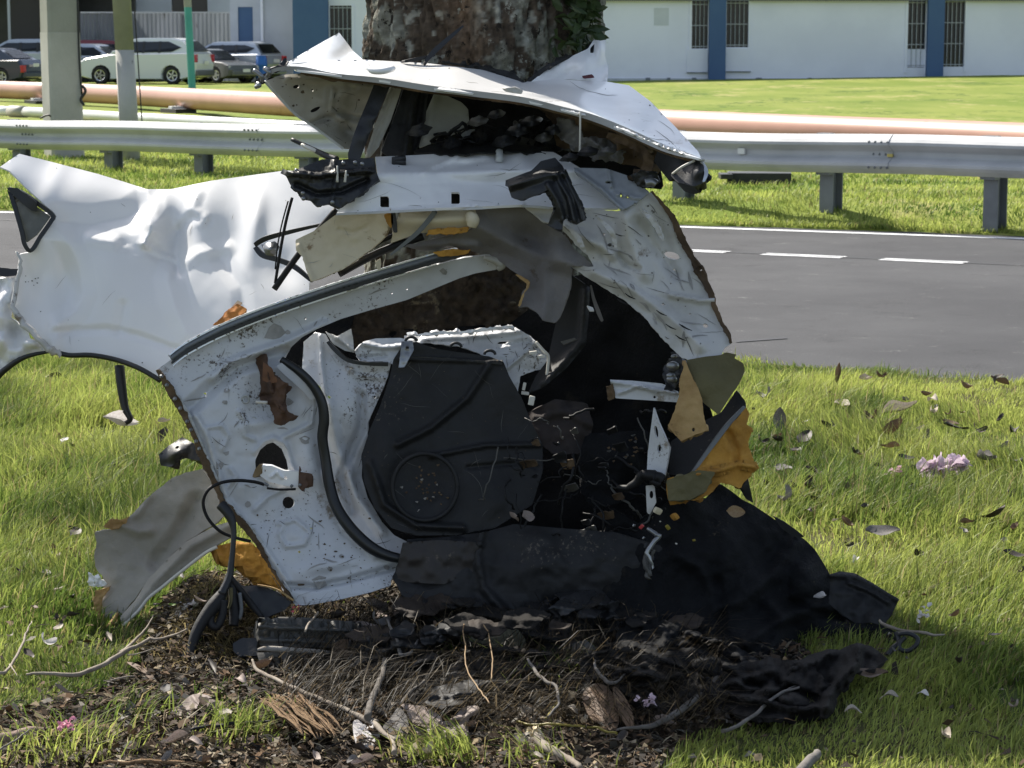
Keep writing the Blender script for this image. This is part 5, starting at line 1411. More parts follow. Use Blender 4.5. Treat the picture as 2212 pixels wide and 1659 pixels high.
for a, b, r in ((515, 582, 8), (553, 684, 6)):
    x, y = 302.4 + a * .4428, 604.9 + b * .4428
    link("grommet", tube_mesh("grommet", [P(x + r * math.cos(t), y + r * math.sin(t), 5.815) for t in np.linspace(0, 2 * math.pi, 13)], .0022, 6), m_rail, W_)
sheet("mud_patch", V('b1', [(770, 1425, 5.755), (800, 1408, 5.755), (818, 1440, 5.755), (800, 1490, 5.75), (768, 1488, 5.75)]), m_burnt, W_, step=4, rag=1.5, thick=.003, nz=(.004, 6))
for k in range(26):
    a, b = rr.normal(930, 70), rr.normal(1385, 25)
    sheet("mud_crumb", V('b1', [(a, b, 5.765), (a + rr.uniform(5, 14), b - 4, 5.765), (a + rr.uniform(4, 14), b + rr.uniform(4, 10), 5.763)]), m_burnt, W_, step=3, thick=.003, seed=k, curve=False)

# --- second skin right of the seal, inner door and door card
door_skin = sheet("inner_door_skin", V('b1', [(800, 300, 5.98), (850, 258, 5.98), (905, 262, 5.98), (935, 320, 5.97), (1000, 375, 5.96), (1060, 408, 5.95), (1140, 412, 5.94), (1225, 400, 5.94), (1210, 470, 5.93), (1160, 590, 5.93), (1110, 700, 5.93), (1112, 790, 5.93), (1085, 870, 5.93), (1082, 960, 5.92), (1110, 1060, 5.90), (1180, 1180, 5.88), (1240, 1245, 5.87), (1330, 1290, 5.86),
                                (1330, 1350, 5.84), (1230, 1350, 5.84), (1130, 1290, 5.85), (1040, 1200, 5.86), (970, 1090, 5.88), (935, 980, 5.89), (918, 860, 5.90), (908, 740, 5.91), (908, 620, 5.91), (880, 520, 5.92), (790, 430, 5.94)]), m_inner, W_, step=5, curve=False, seed=8,
      holes=[ell(302 + a * .4428, 605 + b * .4428, r, r) for a, b, r in ((925, 570, 4), (1146, 570, 3.5), (1100, 1262, 3.5))],
      creases=[(V('b1', [(1085, 560), (1080, 720), (1020, 860), (985, 960), (1040, 1130)]), -.03, 14), (V('b1', [(925, 600), (960, 800), (1000, 900), (1060, 1060), (1180, 1230)]), .022, 16), (V('b1', [(880, 270), (885, 400), (905, 560)]), .025, 8), (V('b1', [(940, 370), (1060, 470), (1200, 480)]), .012, 8)],
      dents=[(302 + 1000 * .4428, 605 + 640 * .4428, 40, 70, 0, .02), (302 + 1110 * .4428, 605 + 500 * .4428, 30, 20, 0, -.02)], nz=(.005, 30))
strip("door_seal_upper", V('b1', [(915, 300, 5.94), (950, 340, 5.93), (1010, 390, 5.92), (1090, 408, 5.91), (1210, 412, 5.91)]), [7, 9, 8, 7, 8], m_seal, W_, thick=.015)
sheet("bent_gusset", V('b1', [(905, 252, 5.97), (960, 275, 5.96), (1028, 238, 5.95), (1040, 290, 5.95), (1045, 355, 5.94), (1000, 345, 5.95), (940, 310, 5.96)]), m_inner2, W_, step=4, curve=False, nz=(.012, 14), creases=[(V('b1', [(960, 280), (1040, 340)]), .02, 7)])
sheet("folded_bracket", V('b1', [(1045, 350, 5.95), (1090, 300, 5.95), (1150, 285, 5.95), (1270, 282, 5.95), (1330, 296, 5.94), (1330, 340, 5.93), (1270, 420, 5.92), (1180, 395, 5.93), (1080, 400, 5.94)]), m_inner, W_, step=4, curve=False, creases=[(V('b1', [(1090, 310), (1180, 330), (1300, 320)]), .025, 8), (V('b1', [(1060, 380), (1200, 370)]), -.02, 6)], nz=(.006, 14))
sheet("hinge_plate", V('b1', [(1275, 300, 5.90), (1330, 296, 5.90), (1336, 340, 5.89), (1290, 425, 5.88), (1262, 428, 5.88), (1270, 360, 5.89)]), m_metal, W_, step=4, curve=False, holes=[ell(302 + 1305 * .4428, 605 + 330 * .4428, 4, 4)], nz=(.006, 10))
back_panel = sheet("inner_back_panel", V('b2', [(-80, 392, 6.08), (20, 392, 6.06), (180, 378, 6.05), (400, 355, 6.04), (490, 345, 6.04), (560, 388, 6.02), (620, 450, 6.0), (660, 500, 5.99), (664, 560, 5.99), (600, 570, 6.0), (520, 600, 5.99), (505, 700, 5.97), (470, 640, 5.97), (400, 520, 5.99), (200, 445, 6.02), (20, 430, 6.04), (-80, 430, 6.06)]), m_inner, W_, step=4, curve=False, seed=4, rag=1,
      holes=[ell(907 + 430 * .4168, 562 + 428 * .4168, 13, 2.5, -5), ell(907 + 580 * .4168, 562 + 482 * .4168, 9, 2.5)], creases=[(V('b2', [(20, 410), (300, 395), (520, 370)]), .02, 8), (V('b2', [(420, 440), (560, 420), (640, 500)]), -.02, 9), (V('b2', [(450, 560), (560, 470), (600, 420)]), .02, 7)], nz=(.010, 20))
strip("back_panel_flange", V('b2', [(-60, 392, 6.0), (100, 378, 6.0), (200, 376, 6.0), (330, 362, 5.99), (490, 345, 5.99)]), [4, 7, 6, 7, 5], m_white, W_, thick=.01, rag=2, nz=(.01, 8))
tube("hinge_wire", V('b2', [(600, 425, 5.95), (640, 470, 5.94), (665, 500, 5.94), (662, 560, 5.94), (658, 596, 5.94)]), .004, m_wirewhite, W_)
for a, b in ((628, 500), (586, 480), (540, 655), (545, 690)):
    bm = bmesh.new(); add_box(bm, P(907.3 + a * .4168, 561.7 + b * .4168, 5.93), (.020, .01, .008), Matrix.Rotation(a * .3, 3, 'Y'), .002)
    link("clip", bm_mesh("clip", bm), m_wirewhite, W_)
bm = bmesh.new(); add_box(bm, P(907.3 + 578 * .4168, 561.7 + 728 * .4168, 5.86), (.015, .01, .024), Matrix.Rotation(.2, 3, 'Y'), .003)
link("clip", bm_mesh("clip", bm), m_wirewhite, W_)
card = sheet("door_card", [(872, 742, 5.92), (900, 738, 5.92), (935, 752, 5.92), (985, 760, 5.92), (1058, 770, 5.92), (1088, 782, 5.92), (1100, 812, 5.91), (1128, 862, 5.90), (1148, 912, 5.89), (1172, 960, 5.88), (1172, 1020, 5.86), (1150, 1090, 5.83), (1070, 1140, 5.80), (985, 1156, 5.79), (900, 1157, 5.79), (845, 1140, 5.80), (808, 1095, 5.81), (786, 1040, 5.83), (780, 985, 5.85), (800, 925, 5.87), (820, 880, 5.89), (842, 815, 5.91), (850, 776, 5.92)], m_blackm, W_, step=4.6, thick=.012, seed=2,
      creases=[([(862, 775), (1085, 782)], .012, 6), ([(1055, 790), (1010, 860), (930, 925), (860, 960)], .020, 12), ([(930, 985), (1050, 962), (1165, 960)], .016, 8), ([(1010, 1010), (1120, 1000), (1160, 1010)], -.01, 7), ([(800, 1000), (830, 1090), (900, 1135), (1000, 1140)], .02, 12)],
      dents=[(915, 1052, 62, 62, 0, -.018), (1090, 900, 50, 60, 0, -.012), (830, 980, 30, 70, 10, .016), (1070, 1080, 60, 40, 0, .014)], nz=(.003, 40))
link("speaker_rim", tube_mesh("speaker_rim", [P(918 + 70 * math.cos(t), 1052 + 72 * math.sin(t), 5.808 - .012 * math.sin(t)) for t in np.linspace(0, 2 * math.pi, 33)], .006, 8), m_blackm, card).matrix_parent_inverse = Matrix.Identity(4)
for k in range(34):
    t, r = rr.uniform(0, 6.28), rr.uniform(5, 62) * rr.uniform(.4, 1) ** .5
    x, y = 918 + r * math.cos(t), 1058 + r * math.sin(t)
    o = sheet("speaker_crumb", [(x, y, 5.822), (x + rr.uniform(2, 7), y - 2, 5.818), (x + rr.uniform(1, 5), y + rr.uniform(2, 5), 5.815)], m_burnt if k % 5 else m_greytrim, card, step=3, thick=.003, curve=False, seed=k)
    o.matrix_parent_inverse = Matrix.Identity(4)
strip("card_top_edge", [(862, 776, 5.912), (905, 772, 5.91), (1000, 778, 5.908), (1085, 786, 5.906)], 4, m_blackp, card, thick=.01).matrix_parent_inverse = Matrix.Identity(4)
for x, y in ((888, 737), (985, 750), (1058, 766)):
    link("card_clip", tube_mesh("card_clip", [P(x + 12 * math.cos(t), y + 9 * math.sin(t), 5.905) for t in np.linspace(math.pi, 2 * math.pi, 7)], .004, 6), m_blackp, card).matrix_parent_inverse = Matrix.Identity(4)

# --- the dark cabin behind: floor, seat side, pillar trims
m_fibre = M("crushed_bark", (.060, .045, .030), (.030, .022, .016), 26, 7, rough=.95, bump=1.0, bscale=90, dirt=((.15, .125, .08), 45, 1.14, 9), dirt2=((.06, .07, .03), 8, 1.12, 4))
sheet("bark_liner", [(640, 690, 6.22), (690, 650, 6.26), (760, 632, 6.30), (900, 600, 6.33), (1060, 560, 6.34), (1130, 590, 6.32), (1140, 700, 6.30), (1080, 722, 6.30), (900, 735, 6.30), (760, 745, 6.28), (660, 760, 6.24)], m_fibre, W_, step=4.5, rag=4, nz=(.035, 16, .02, 45), thick=.01)
sheet("gap_dark_backing", [(600, 700, 6.16), (660, 655, 6.2), (730, 640, 6.24), (770, 660, 6.24), (740, 780, 6.18), (660, 860, 6.12), (610, 800, 6.12)], m_carpet, W_, step=8, nz=(.02, 30))  # black sheet added so the open gap reads dark
sheet("cabin_shade_backing", [(700, 720, 6.30), (1100, 700, 6.28), (1180, 640, 6.22), (1250, 590, 6.16), (1340, 640, 6.06), (1450, 740, 5.96), (1500, 800, 5.92), (1540, 900, 5.98), (1520, 1060, 6.0), (1480, 1260, 5.95), (1000, 1290, 5.98), (760, 1250, 6.0)], m_carpet, W_, step=16, nz=(.02, 50), ctrl=[(1100, 950, 6.22)])  # black sheet added behind the cabin, standing in for its shade
sheet("pillar_trim", V('b2', [(760, 60, 6.0), (880, 140, 5.98), (876, 280, 5.97), (860, 440, 5.96), (760, 560, 5.94), (640, 660, 5.93), (560, 690, 5.93), (600, 600, 5.96), (660, 520, 5.98), (700, 340, 6.0)]), m_blackm, W_, step=6, curve=False, creases=[(V('b2', [(860, 160), (840, 420), (640, 640)]), .03, 12)], holes=[])
sheet("trim_badge", V('b2', [(730, 422, 5.945), (800, 402, 5.945), (812, 412, 5.94), (745, 440, 5.94)]), m_greybox, W_, step=3, curve=False)
strip("cloth_tail", V('b2', [(885, 130, 5.88), (900, 200, 5.86), (925, 270, 5.85), (945, 318, 5.85)]), [4, 7, 9, 6], m_greycloth, W_, thick=.006)
sheet("white_scrap", V('b2', [(866, 235, 5.85), (895, 245, 5.85), (904, 262, 5.84), (880, 262, 5.84)]), m_white, W_, step=3, curve=False)
sheet("seat_side", V('b2', [(560, 790, 5.95), (700, 720, 5.94), (860, 740, 5.92), (900, 850, 5.90), (860, 1000, 5.88), (700, 1010, 5.88), (590, 930, 5.90), (540, 850, 5.93)]), M("brown_black_cloth", (.024, .019, .018), (.04, .028, .025), 6, rough=.9, dirt=((.09, .07, .055), 60, 1.2, 6)), W_, step=8, nz=(.02, 30), creases=[(V('b2', [(600, 820), (760, 790), (880, 850)]), .03, 14)])
sheet("seat_base", V('b2', [(860, 900, 5.90), (1180, 880, 5.88), (1200, 1100, 5.84), (1150, 1230, 5.80), (900, 1290, 5.80), (830, 1200, 5.83), (820, 1020, 5.87)]), m_carpet, W_, step=9, nz=(.02, 40), dents=[(907 + 1000 * .4168, 562 + 1000 * .4168, 70, 50, 0, .05)])
for k in range(22):
    a, b = rr.uniform(950, 1120), rr.uniform(900, 1060)
    sheet("seat_crumb", V('b2', [(a, b, 5.80), (a + rr.uniform(8, 26), b - 6, 5.80), (a + rr.uniform(4, 18), b + rr.uniform(4, 12), 5.795)]), m_burnt if k % 4 else m_greybox, W_, step=3, thick=.003, curve=False, seed=k)
sheet("white_cross_bar", V('b2', [(985, 620, 5.80), (1100, 625, 5.79), (1250, 640, 5.77), (1340, 682, 5.75), (1340, 738, 5.75), (1200, 728, 5.77), (1010, 716, 5.79)]), m_inner, W_, step=4, curve=False, thick=.008, creases=[(V('b2', [(1030, 690), (1140, 650), (1230, 690)]), .015, 5), (V('b2', [(990, 630), (1330, 690)]), .02, 6)], holes=[ell(907 + 1215 * .4168, 562 + 710 * .4168, 4, 3)])
sheet("cross_bar_end", V('b2', [(965, 660, 5.80), (1000, 640, 5.79), (1005, 720, 5.79), (975, 730, 5.80)]), m_burnt, W_, step=4, nz=(.012, 8))
sheet("buckle_housing", V('b2', [(1260, 560, 5.76), (1290, 510, 5.75), (1350, 500, 5.74), (1372, 540, 5.73), (1350, 620, 5.73), (1320, 670, 5.73), (1275, 640, 5.74), (1255, 600, 5.75)]), m_blackp, W_, step=4, thick=.03, nz=(.010, 10))
for a, b, r in ((1310, 550, .014), (1300, 600, .010), (1305, 618, .012), (1316, 500, .007)):
    bm = bmesh.new(); bmesh.ops.create_icosphere(bm, subdivisions=2, radius=r, matrix=Matrix.Translation(P(907.3 + a * .4168, 561.7 + b * .4168, 5.72)) @ Matrix.Diagonal((1.2, .6, .9, 1)))
    link("buckle_metal", bm_mesh("buckle_metal", bm, True), m_metal, W_)
sheet("upright_strip", V('b2', [(1210, 765, 5.74), (1235, 840, 5.73), (1262, 900, 5.72), (1294, 972, 5.71), (1280, 1060, 5.71), (1262, 1150, 5.71), (1175, 1120, 5.73), (1180, 1000, 5.74), (1195, 880, 5.74)]), m_inner, W_, step=4, curve=False, thick=.008, holes=[ell(907 + 1225 * .4168, 562 + 890 * .4168, 4, 14, -8), ell(907 + 1240 * .4168, 562 + 975 * .4168, 4, 9, 5)])
sheet("upright_foot", V('b2', [(1170, 1170, 5.70), (1215, 1165, 5.70), (1225, 1255, 5.69), (1190, 1320, 5.69), (1176, 1310, 5.69)]), m_inner2, W_, step=4, curve=False, holes=[ell(907 + 1200 * .4168, 562 + 1215 * .4168, 4, 9)])
tube("belt_hose", V('b2', [(1040, 1190, 5.72), (1120, 1150, 5.70), (1170, 1115, 5.69), (1230, 1120, 5.68), (1260, 1150, 5.68), (1200, 1140, 5.68)]), [.008, .012, .014, .014, .012, .008], m_wire, W_, wob=.006)
for k, q in enumerate(([(1190, 1400), (1230, 1440), (1180, 1520), (1210, 1600)], [(1200, 1480), (1170, 1560), (1200, 1640)], [(1215, 1500), (1190, 1600), (1185, 1660)])):
    tube("bent_linkage", V('b2', [(a, b, 5.66 - .01 * i) for i, (a, b) in enumerate(q)]), [.005, .007, .006, .003][:len(q)], m_greybox if k else m_metal, W_, wob=.006, seed=k)
for a, b, r, m in ((1232, 1300, .018, m_cream), (1320, 1330, .020, m_foam), (1284, 1385, .011, m_wireyel), (1420, 1452, .006, m_wireyel), (1148, 1382, .010, m_pinkplastic), (1110, 1375, .008, m_metal), (1245, 1355, .004, m_wirewhite), (1328, 1470, .004, m_wirewhite), (1190, 1570, .010, m_metal), (1160, 1440, .008, m_metal), (1200, 1500, .006, m_metal), (1180, 1620, .008, m_metal), (1205, 1545, .009, m_blackp), (1170, 1480, .010, m_blackp)):
    bm = bmesh.new(); add_box(bm, P(907.3 + a * .4168, 561.7 + b * .4168, 5.665), (r * .9, r * .6, r * 1.35), Matrix.Rotation(a * 1.7, 3, 'Y') @ Matrix.Rotation(b, 3, 'X'), r * .35)
    link("broken_clip", bm_mesh("broken_clip", bm), m, W_)
# loose wires, shards and strips through the dark cabin
for k in range(46):
    x, y = rr.uniform(1080, 1440), rr.uniform(880, 1240)
    if x > 1400 and y < 950: continue
    L_, an = rr.uniform(25, 130), rr.uniform(-.6, 2.6)
    dx, dy = math.cos(an) * L_, math.sin(an) * L_
    tube("loose_wire", [(x, y, 5.80), (x + dx * .4 + rr.uniform(-14, 14), y + dy * .4, 5.77 + rr.uniform(-.02, .02)), (x + dx * .8, y + dy * .8 + rr.uniform(-14, 14), 5.77), (min(x + dx, 1460), min(y + dy, 1290), 5.79)], rr.uniform(.0012, .0038), m_wire if k % 5 else m_greybox, W_, wob=.006, seed=k)
for k in range(34):
    x, y = rr.uniform(1100, 1430), rr.uniform(930, 1270)
    s = rr.uniform(8, 34)
    sheet("shard", [(x, y, 5.79), (x + s, y - s * rr.uniform(.1, .5), 5.76), (x + s * 1.2, y + s * rr.uniform(.1, .6), 5.77), (x + s * .3, y + s * .5, 5.80)], (m_blackp, m_burnt, m_greybox, m_blackm, m_blackp)[k % 5], W_, step=5, rag=2, thick=.003, seed=k, nz=(.02, 14))
# --- foam and backing on the right
sheet("olive_backing", V('b2', [(1382, 518, 5.66), (1480, 500, 5.66), (1560, 492, 5.66), (1585, 478, 5.66), (1640, 490, 5.66), (1628, 508, 5.66), (1676, 535, 5.66), (1684, 575, 5.66), (1655, 640, 5.65), (1600, 720, 5.63), (1548, 802, 5.61), (1500, 765, 5.62), (1466, 738, 5.63), (1430, 650, 5.64), (1388, 560, 5.65)]), m_olive, W_, step=5, curve=False, thick=.006, nz=(.004, 40), dents=[(907 + 1500 * .4168, 562 + 640 * .4168, 50, 40, 0, .02)])
sheet("tan_foam", V('b2', [(1376, 520, 5.64), (1400, 585, 5.63), (1440, 660, 5.62), (1464, 720, 5.61), (1470, 800, 5.60), (1490, 884, 5.59), (1430, 905, 5.59), (1395, 918, 5.59), (1352, 942, 5.59), (1320, 905, 5.60), (1285, 858, 5.61), (1320, 780, 5.61), (1342, 700, 5.62), (1350, 610, 5.63)]), m_tan, W_, step=4, curve=False, rag=1, thick=.02, nz=(.006, 16), holes=[ell(907 + 1418 * .4168, 562 + 878 * .4168, 3, 5)])
sheet("black_side_liner", V('b2', [(1640, 675, 5.80), (1690, 735, 5.78), (1680, 770, 5.76), (1560, 920, 5.74), (1430, 1080, 5.72), (1360, 1120, 5.72), (1290, 1110, 5.74), (1300, 940, 5.78), (1420, 860, 5.80), (1560, 790, 5.80)]), m_blackm, W_, step=7, curve=False, thick=.01)
strip("liner_edge", V('b2', [(1684, 760, 5.73), (1600, 850, 5.71), (1520, 955, 5.69), (1410, 1108, 5.67)]), [6, 9, 9, 5], m_steelpost, W_, thick=.012)
sheet("amber_foam", V('b2', [(1690, 762, 5.73), (1708, 800, 5.72), (1690, 850, 5.71), (1722, 870, 5.71), (1700, 960, 5.70), (1718, 1000, 5.70), (1742, 1078, 5.69), (1700, 1130, 5.68), (1655, 1185, 5.67), (1610, 1165, 5.67), (1560, 1155, 5.67), (1500, 1215, 5.66), (1430, 1245, 5.65), (1290, 1250, 5.66), (1275, 1190, 5.68), (1280, 1130, 5.69), (1410, 1112, 5.67), (1500, 1000, 5.69), (1590, 880, 5.71)]), m_foam, W_, step=4, curve=False, rag=1.2, thick=.02, nz=(.012, 22), creases=[(V('b2', [(1440, 1110), (1560, 1090), (1650, 1060), (1740, 1075)]), .03, 10), (V('b2', [(1600, 900), (1640, 980), (1640, 1060)]), -.02, 12)])
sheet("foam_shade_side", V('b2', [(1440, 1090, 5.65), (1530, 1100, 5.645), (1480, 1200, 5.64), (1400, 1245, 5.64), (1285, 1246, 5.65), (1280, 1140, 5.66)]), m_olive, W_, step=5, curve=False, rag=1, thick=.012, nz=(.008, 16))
sheet("black_tab", V('b2', [(1660, 1185, 5.68), (1700, 1130, 5.69), (1728, 1260, 5.70), (1690, 1240, 5.70)]), m_blackm, W_, step=5, curve=False)

# ------------------------------------------------------------------ scratches, cracked paint and mud on the bent panels
m_scr = M("dark_scratch", (.05, .045, .04), (.10, .09, .08), 30, rough=.8)
m_scr2 = M("grey_scuff", (.25, .245, .235), (.34, .33, .32), 30, rough=.7)
m_mud = M("dried_mud", (.065, .048, .032), (.12, .092, .062), 30, rough=.95)
on_surface(frame_skin, 16, m_scr, "scratches", (14, 60), (.5, 1.4), seed=1)
on_surface(frame_skin, 26, m_scr2, "scuffs", (14, 60), (1.5, 5), seed=2)
on_surface(frame_skin, 130, m_mud, "mud_specks", width=(.5, 1.7), zone=V('b1', [(560, 1150), (900, 1000), (1300, 1380), (1240, 1490), (760, 1585), (690, 1480)]), blob=True, seed=3)
on_surface(frame_skin, 50, m_mud, "mud_specks", width=(.5, 1.6), blob=True, seed=4)
on_surface(frame_skin, 14, m_scr2, "smudges", width=(5, 12), blob=True, seed=44)
on_surface(door_skin, 8, m_scr, "scratches", (14, 60), (.5, 1.4), seed=5)
on_surface(door_skin, 45, m_mud, "mud_specks", width=(.6, 1.7), blob=True, seed=6)
on_surface(torn_skin, 18, m_scr, "scratches", (14, 80), (.6, 1.8), seed=7, ang=(.7, .4))
on_surface(torn_skin, 26, m_scr2, "scuffs", (20, 80), (2, 7), seed=8, ang=(.9, .5))
on_surface(torn_skin, 34, m_scr, "mud_specks", width=(.6, 2.4), blob=True, seed=9)
on_surface(roof, 10, m_scr2, "scuffs", (30, 110), (.6, 1.6), seed=10, ang=(.15, .2))
on_surface(roof, 16, m_scr, "mud_specks", width=(.5, 1.3), blob=True, seed=11)
on_surface(sill, 10, m_scr2, "scuffs", (40, 140), (.5, 1.3), seed=12, ang=(-.03, .05))
on_surface(sill, 12, m_scr, "mud_specks", width=(.5, 1.3), blob=True, seed=13)
on_surface(back_panel, 16, m_scr, "scratches", (10, 40), (.8, 2.0), seed=14)
on_surface(back_panel, 20, m_mud, "mud_specks", width=(.8, 2.0), blob=True, seed=15)
on_surface(pillar, 8, m_scr, "scratches", (10, 50), (.6, 1.6), seed=16)
on_surface(pillar, 22, m_mud, "mud_specks", width=(.6, 2.2), blob=True, seed=17)
on_surface(cream, 6, m_scr2, "cracks", (14, 50), (.5, 1.1), seed=18)
on_surface(quarter, 14, m_scr, "mud_specks", width=(.5, 1.5), blob=True, seed=19)
on_surface(quarter, 8, m_scr, "mud_specks", width=(1.0, 2.2), blob=True, seed=20, zone=V('z4', [(150, 830), (240, 830), (240, 920), (150, 920)]))
on_surface(quarter, 8, m_scr2, "scuffs", (14, 60), (.5, 1.0), seed=21)
on_surface(card, 22, m_greybox, "scuffs", (14, 90), (.5, 1.6), seed=22)
on_surface(card, 50, m_mud, "mud_specks", width=(.5, 1.5), blob=True, seed=23)

for k, (x, y, s, m) in enumerate(((760, 470, 60, m_blackm), (1010, 430, 50, m_greybox), (1090, 400, 44, m_blackm), (1180, 470, 60, m_blackp), (1240, 430, 52, m_blackp), (1290, 500, 46, m_greybox), (1120, 515, 60, m_blackm), (900, 525, 50, m_carpet), (1330, 470, 50, m_blackp), (1560, 560, 44, m_greybox), (1480, 560, 50, m_blackm), (1400, 585, 44, m_blackm))):
    t = [(x - s, y + s * .3), (x - s * .5, y - s * .25), (x + s * .2, y - s * .5), (x + s, y - s * .2), (x + s * .7, y + s * .25), (x - s * .1, y + s * .45)]
    sheet("torn_plate", V('z2', [(a, b, 6.02 - .06 * (i % 3) if x < 1350 else 5.80 - .03 * (i % 3)) for i, (a, b) in enumerate(t)]), m, W_, step=4, rag=1.2, nz=(.008, 34), seed=60 + k, creases=[(V('z2', [(x - s, y), (x + s, y + s * .1)]), .03, 8)], thick=.003)
for k, q in enumerate(([(1385, 870, 5.76), (1440, 930, 5.73), (1470, 990, 5.73)], [(1520, 840, 5.75), (1580, 900, 5.74), (1600, 970, 5.74)], [(1700, 800, 5.74), (1760, 860, 5.74), (1800, 940, 5.75)])):
    strip("peeled_edge", V('z2', q), [4, 12, 5], m_inner2, W_, thick=.004, nz=(.02, 20), seed=k, rag=1)
# ------------------------------------------------------------------ torn pieces beside the wreck
m_soilcloth = M("dusty_dark_cloth", (.014, .0125, .012), (.026, .023, .021), 6, 6, rough=.95, bump=.6, bscale=70, spec=.2, dirt=((.09, .07, .05), 80, 1.26, 6))
def single(o, label, cat, group=None): return tag(o, label, cat, group)

# black carpet heap on the right: one torn floor mat, a stiff flap and folds of cloth
heap = thing("floor_carpet", tuple(G(1560, 1400, 0.0)), "large torn black floor carpet sagging to the ground right of the wreck", "carpet")
sheet("mat", V('b3', [(60, 250, 5.80), (200, 330, 5.78), (345, 225, 5.76), (480, 205, 5.80), (575, 195, 5.84), (630, 125, 5.88), (690, 165, 5.90), (740, 205, 5.90), (800, 235, 5.90), (860, 275, 5.90), (940, 330, 5.90), (1040, 395, 5.89), (1075, 420, 5.89), (1120, 465, 5.88), (1165, 535, 5.86), (1196, 590, 5.84), (1200, 660, 5.82), (1190, 745, 5.80), (1260, 810, 5.79), (1330, 850, 5.78), (1320, 900, 5.76), (1150, 930, 5.74), (1050, 975, 5.71), (900, 1035, 5.56), (700, 1075, 5.50), (500, 1085, 5.48), (300, 1060, 5.50), (100, 1020, 5.54), (-60, 970, 5.58), (-100, 700, 5.72), (0, 450, 5.78)]),
      m_carpet, heap, step=6, curve=False, thick=.012, nz=(.02, 60, .012, 24), creases=[(V('b3', [(620, 770), (760, 730), (900, 600), (1010, 440)]), .045, 26), (V('b3', [(600, 640), (640, 780), (620, 900)]), -.03, 20), (V('b3', [(880, 740), (960, 830), (900, 980)]), .04, 22), (V('b3', [(760, 960), (900, 860), (1040, 790), (1180, 760)]), .05, 20), (V('b3', [(380, 480), (520, 560), (600, 700)]), .03, 18), (V('b3', [(1000, 740), (1150, 800), (1270, 830)]), -.04, 14)],
      dents=[(1296 + 700 * .4141, 994 + 450 * .4141, 80, 60, 30, .04), (1296 + 450 * .4141, 994 + 800 * .4141, 90, 60, 0, -.05), (1296 + 1080 * .4141, 994 + 620 * .4141, 40, 50, 0, .05)])
sheet("mat_edge_flap", V('b3', [(900, 290, 5.87), (960, 320, 5.86), (1030, 370, 5.86), (1068, 402, 5.86), (1020, 405, 5.86), (950, 360, 5.86)]), m_blackm, heap, step=5, curve=False)
sheet("stiff_flap", V('b3', [(1192, 600, 5.82), (1250, 580, 5.84), (1330, 590, 5.84), (1420, 640, 5.82), (1500, 690, 5.80), (1562, 726, 5.78), (1530, 790, 5.76), (1480, 865, 5.74), (1420, 850, 5.74), (1330, 850, 5.76), (1270, 810, 5.78), (1190, 750, 5.80)]), m_blackm, heap, step=5, curve=False, thick=.01, creases=[(V('b3', [(1200, 600), (1330, 610), (1450, 670), (1560, 735)]), .02, 10), (V('b3', [(1300, 640), (1400, 680), (1500, 740)]), .02, 8)], nz=(.012, 20))
sheet("stiff_flap_underside", V('b3', [(1330, 850, 5.75), (1480, 865, 5.73), (1550, 900, 5.72), (1545, 960, 5.70), (1500, 1020, 5.68), (1420, 980, 5.70), (1320, 930, 5.72), (1280, 880, 5.74)]), m_carpet, heap, step=6, nz=(.02, 20), rag=2)
tube("strap_loop", V('b3', [(1540, 935, 5.580), (1560, 910, 5.570), (1610, 905, 5.560), (1655, 930, 5.550), (1650, 965, 5.540), (1610, 995, 5.540), (1570, 990, 5.540), (1560, 960, 5.550), (1590, 925, 5.560)]), .006, m_blackp, heap)
tube("strap_loop", V('b3', [(1500, 1020, 5.540), (1530, 980, 5.550), (1560, 950, 5.560), (1545, 900, 5.580)]), .007, m_blackp, heap)
cl = sheet("cloth", V('b3', [(930, 1045, 5.340), (1040, 1045, 5.350), (1110, 1010, 5.390), (1180, 985, 5.410), (1260, 990, 5.410), (1340, 950, 5.410), (1420, 970, 5.400), (1505, 1040, 5.350), (1440, 1085, 5.290), (1340, 1110, 5.230), (1290, 1180, 5.170), (1240, 1240, 5.120), (1215, 1340, 5.040), (1080, 1370, 5.010), (940, 1350, 5.010), (800, 1340, 5.010), (640, 1315, 5.030), (600, 1250, 5.070), (560, 1180, 5.130), (700, 1120, 5.230), (850, 1080, 5.290)]),
      m_soilcloth, None, step=6, curve=False, rag=2, thick=.01, nz=(.07, 26, .05, 60), creases=[(V('b3', [(1000, 1090), (1120, 1060), (1200, 1010)]), .10, 16), (V('b3', [(1350, 980), (1340, 1060), (1250, 1150), (1190, 1240), (1170, 1340)]), .10, 15), (V('b3', [(640, 1220), (850, 1260), (1050, 1300), (1190, 1290)]), .08, 15), (V('b3', [(1060, 1080), (1040, 1180), (900, 1240)]), -.07, 13), (V('b3', [(980, 1120), (960, 1200), (820, 1210)]), .07, 13)])
single(cl, "dusty dark cloth crumpled on the grass below the black carpet", "cloth")
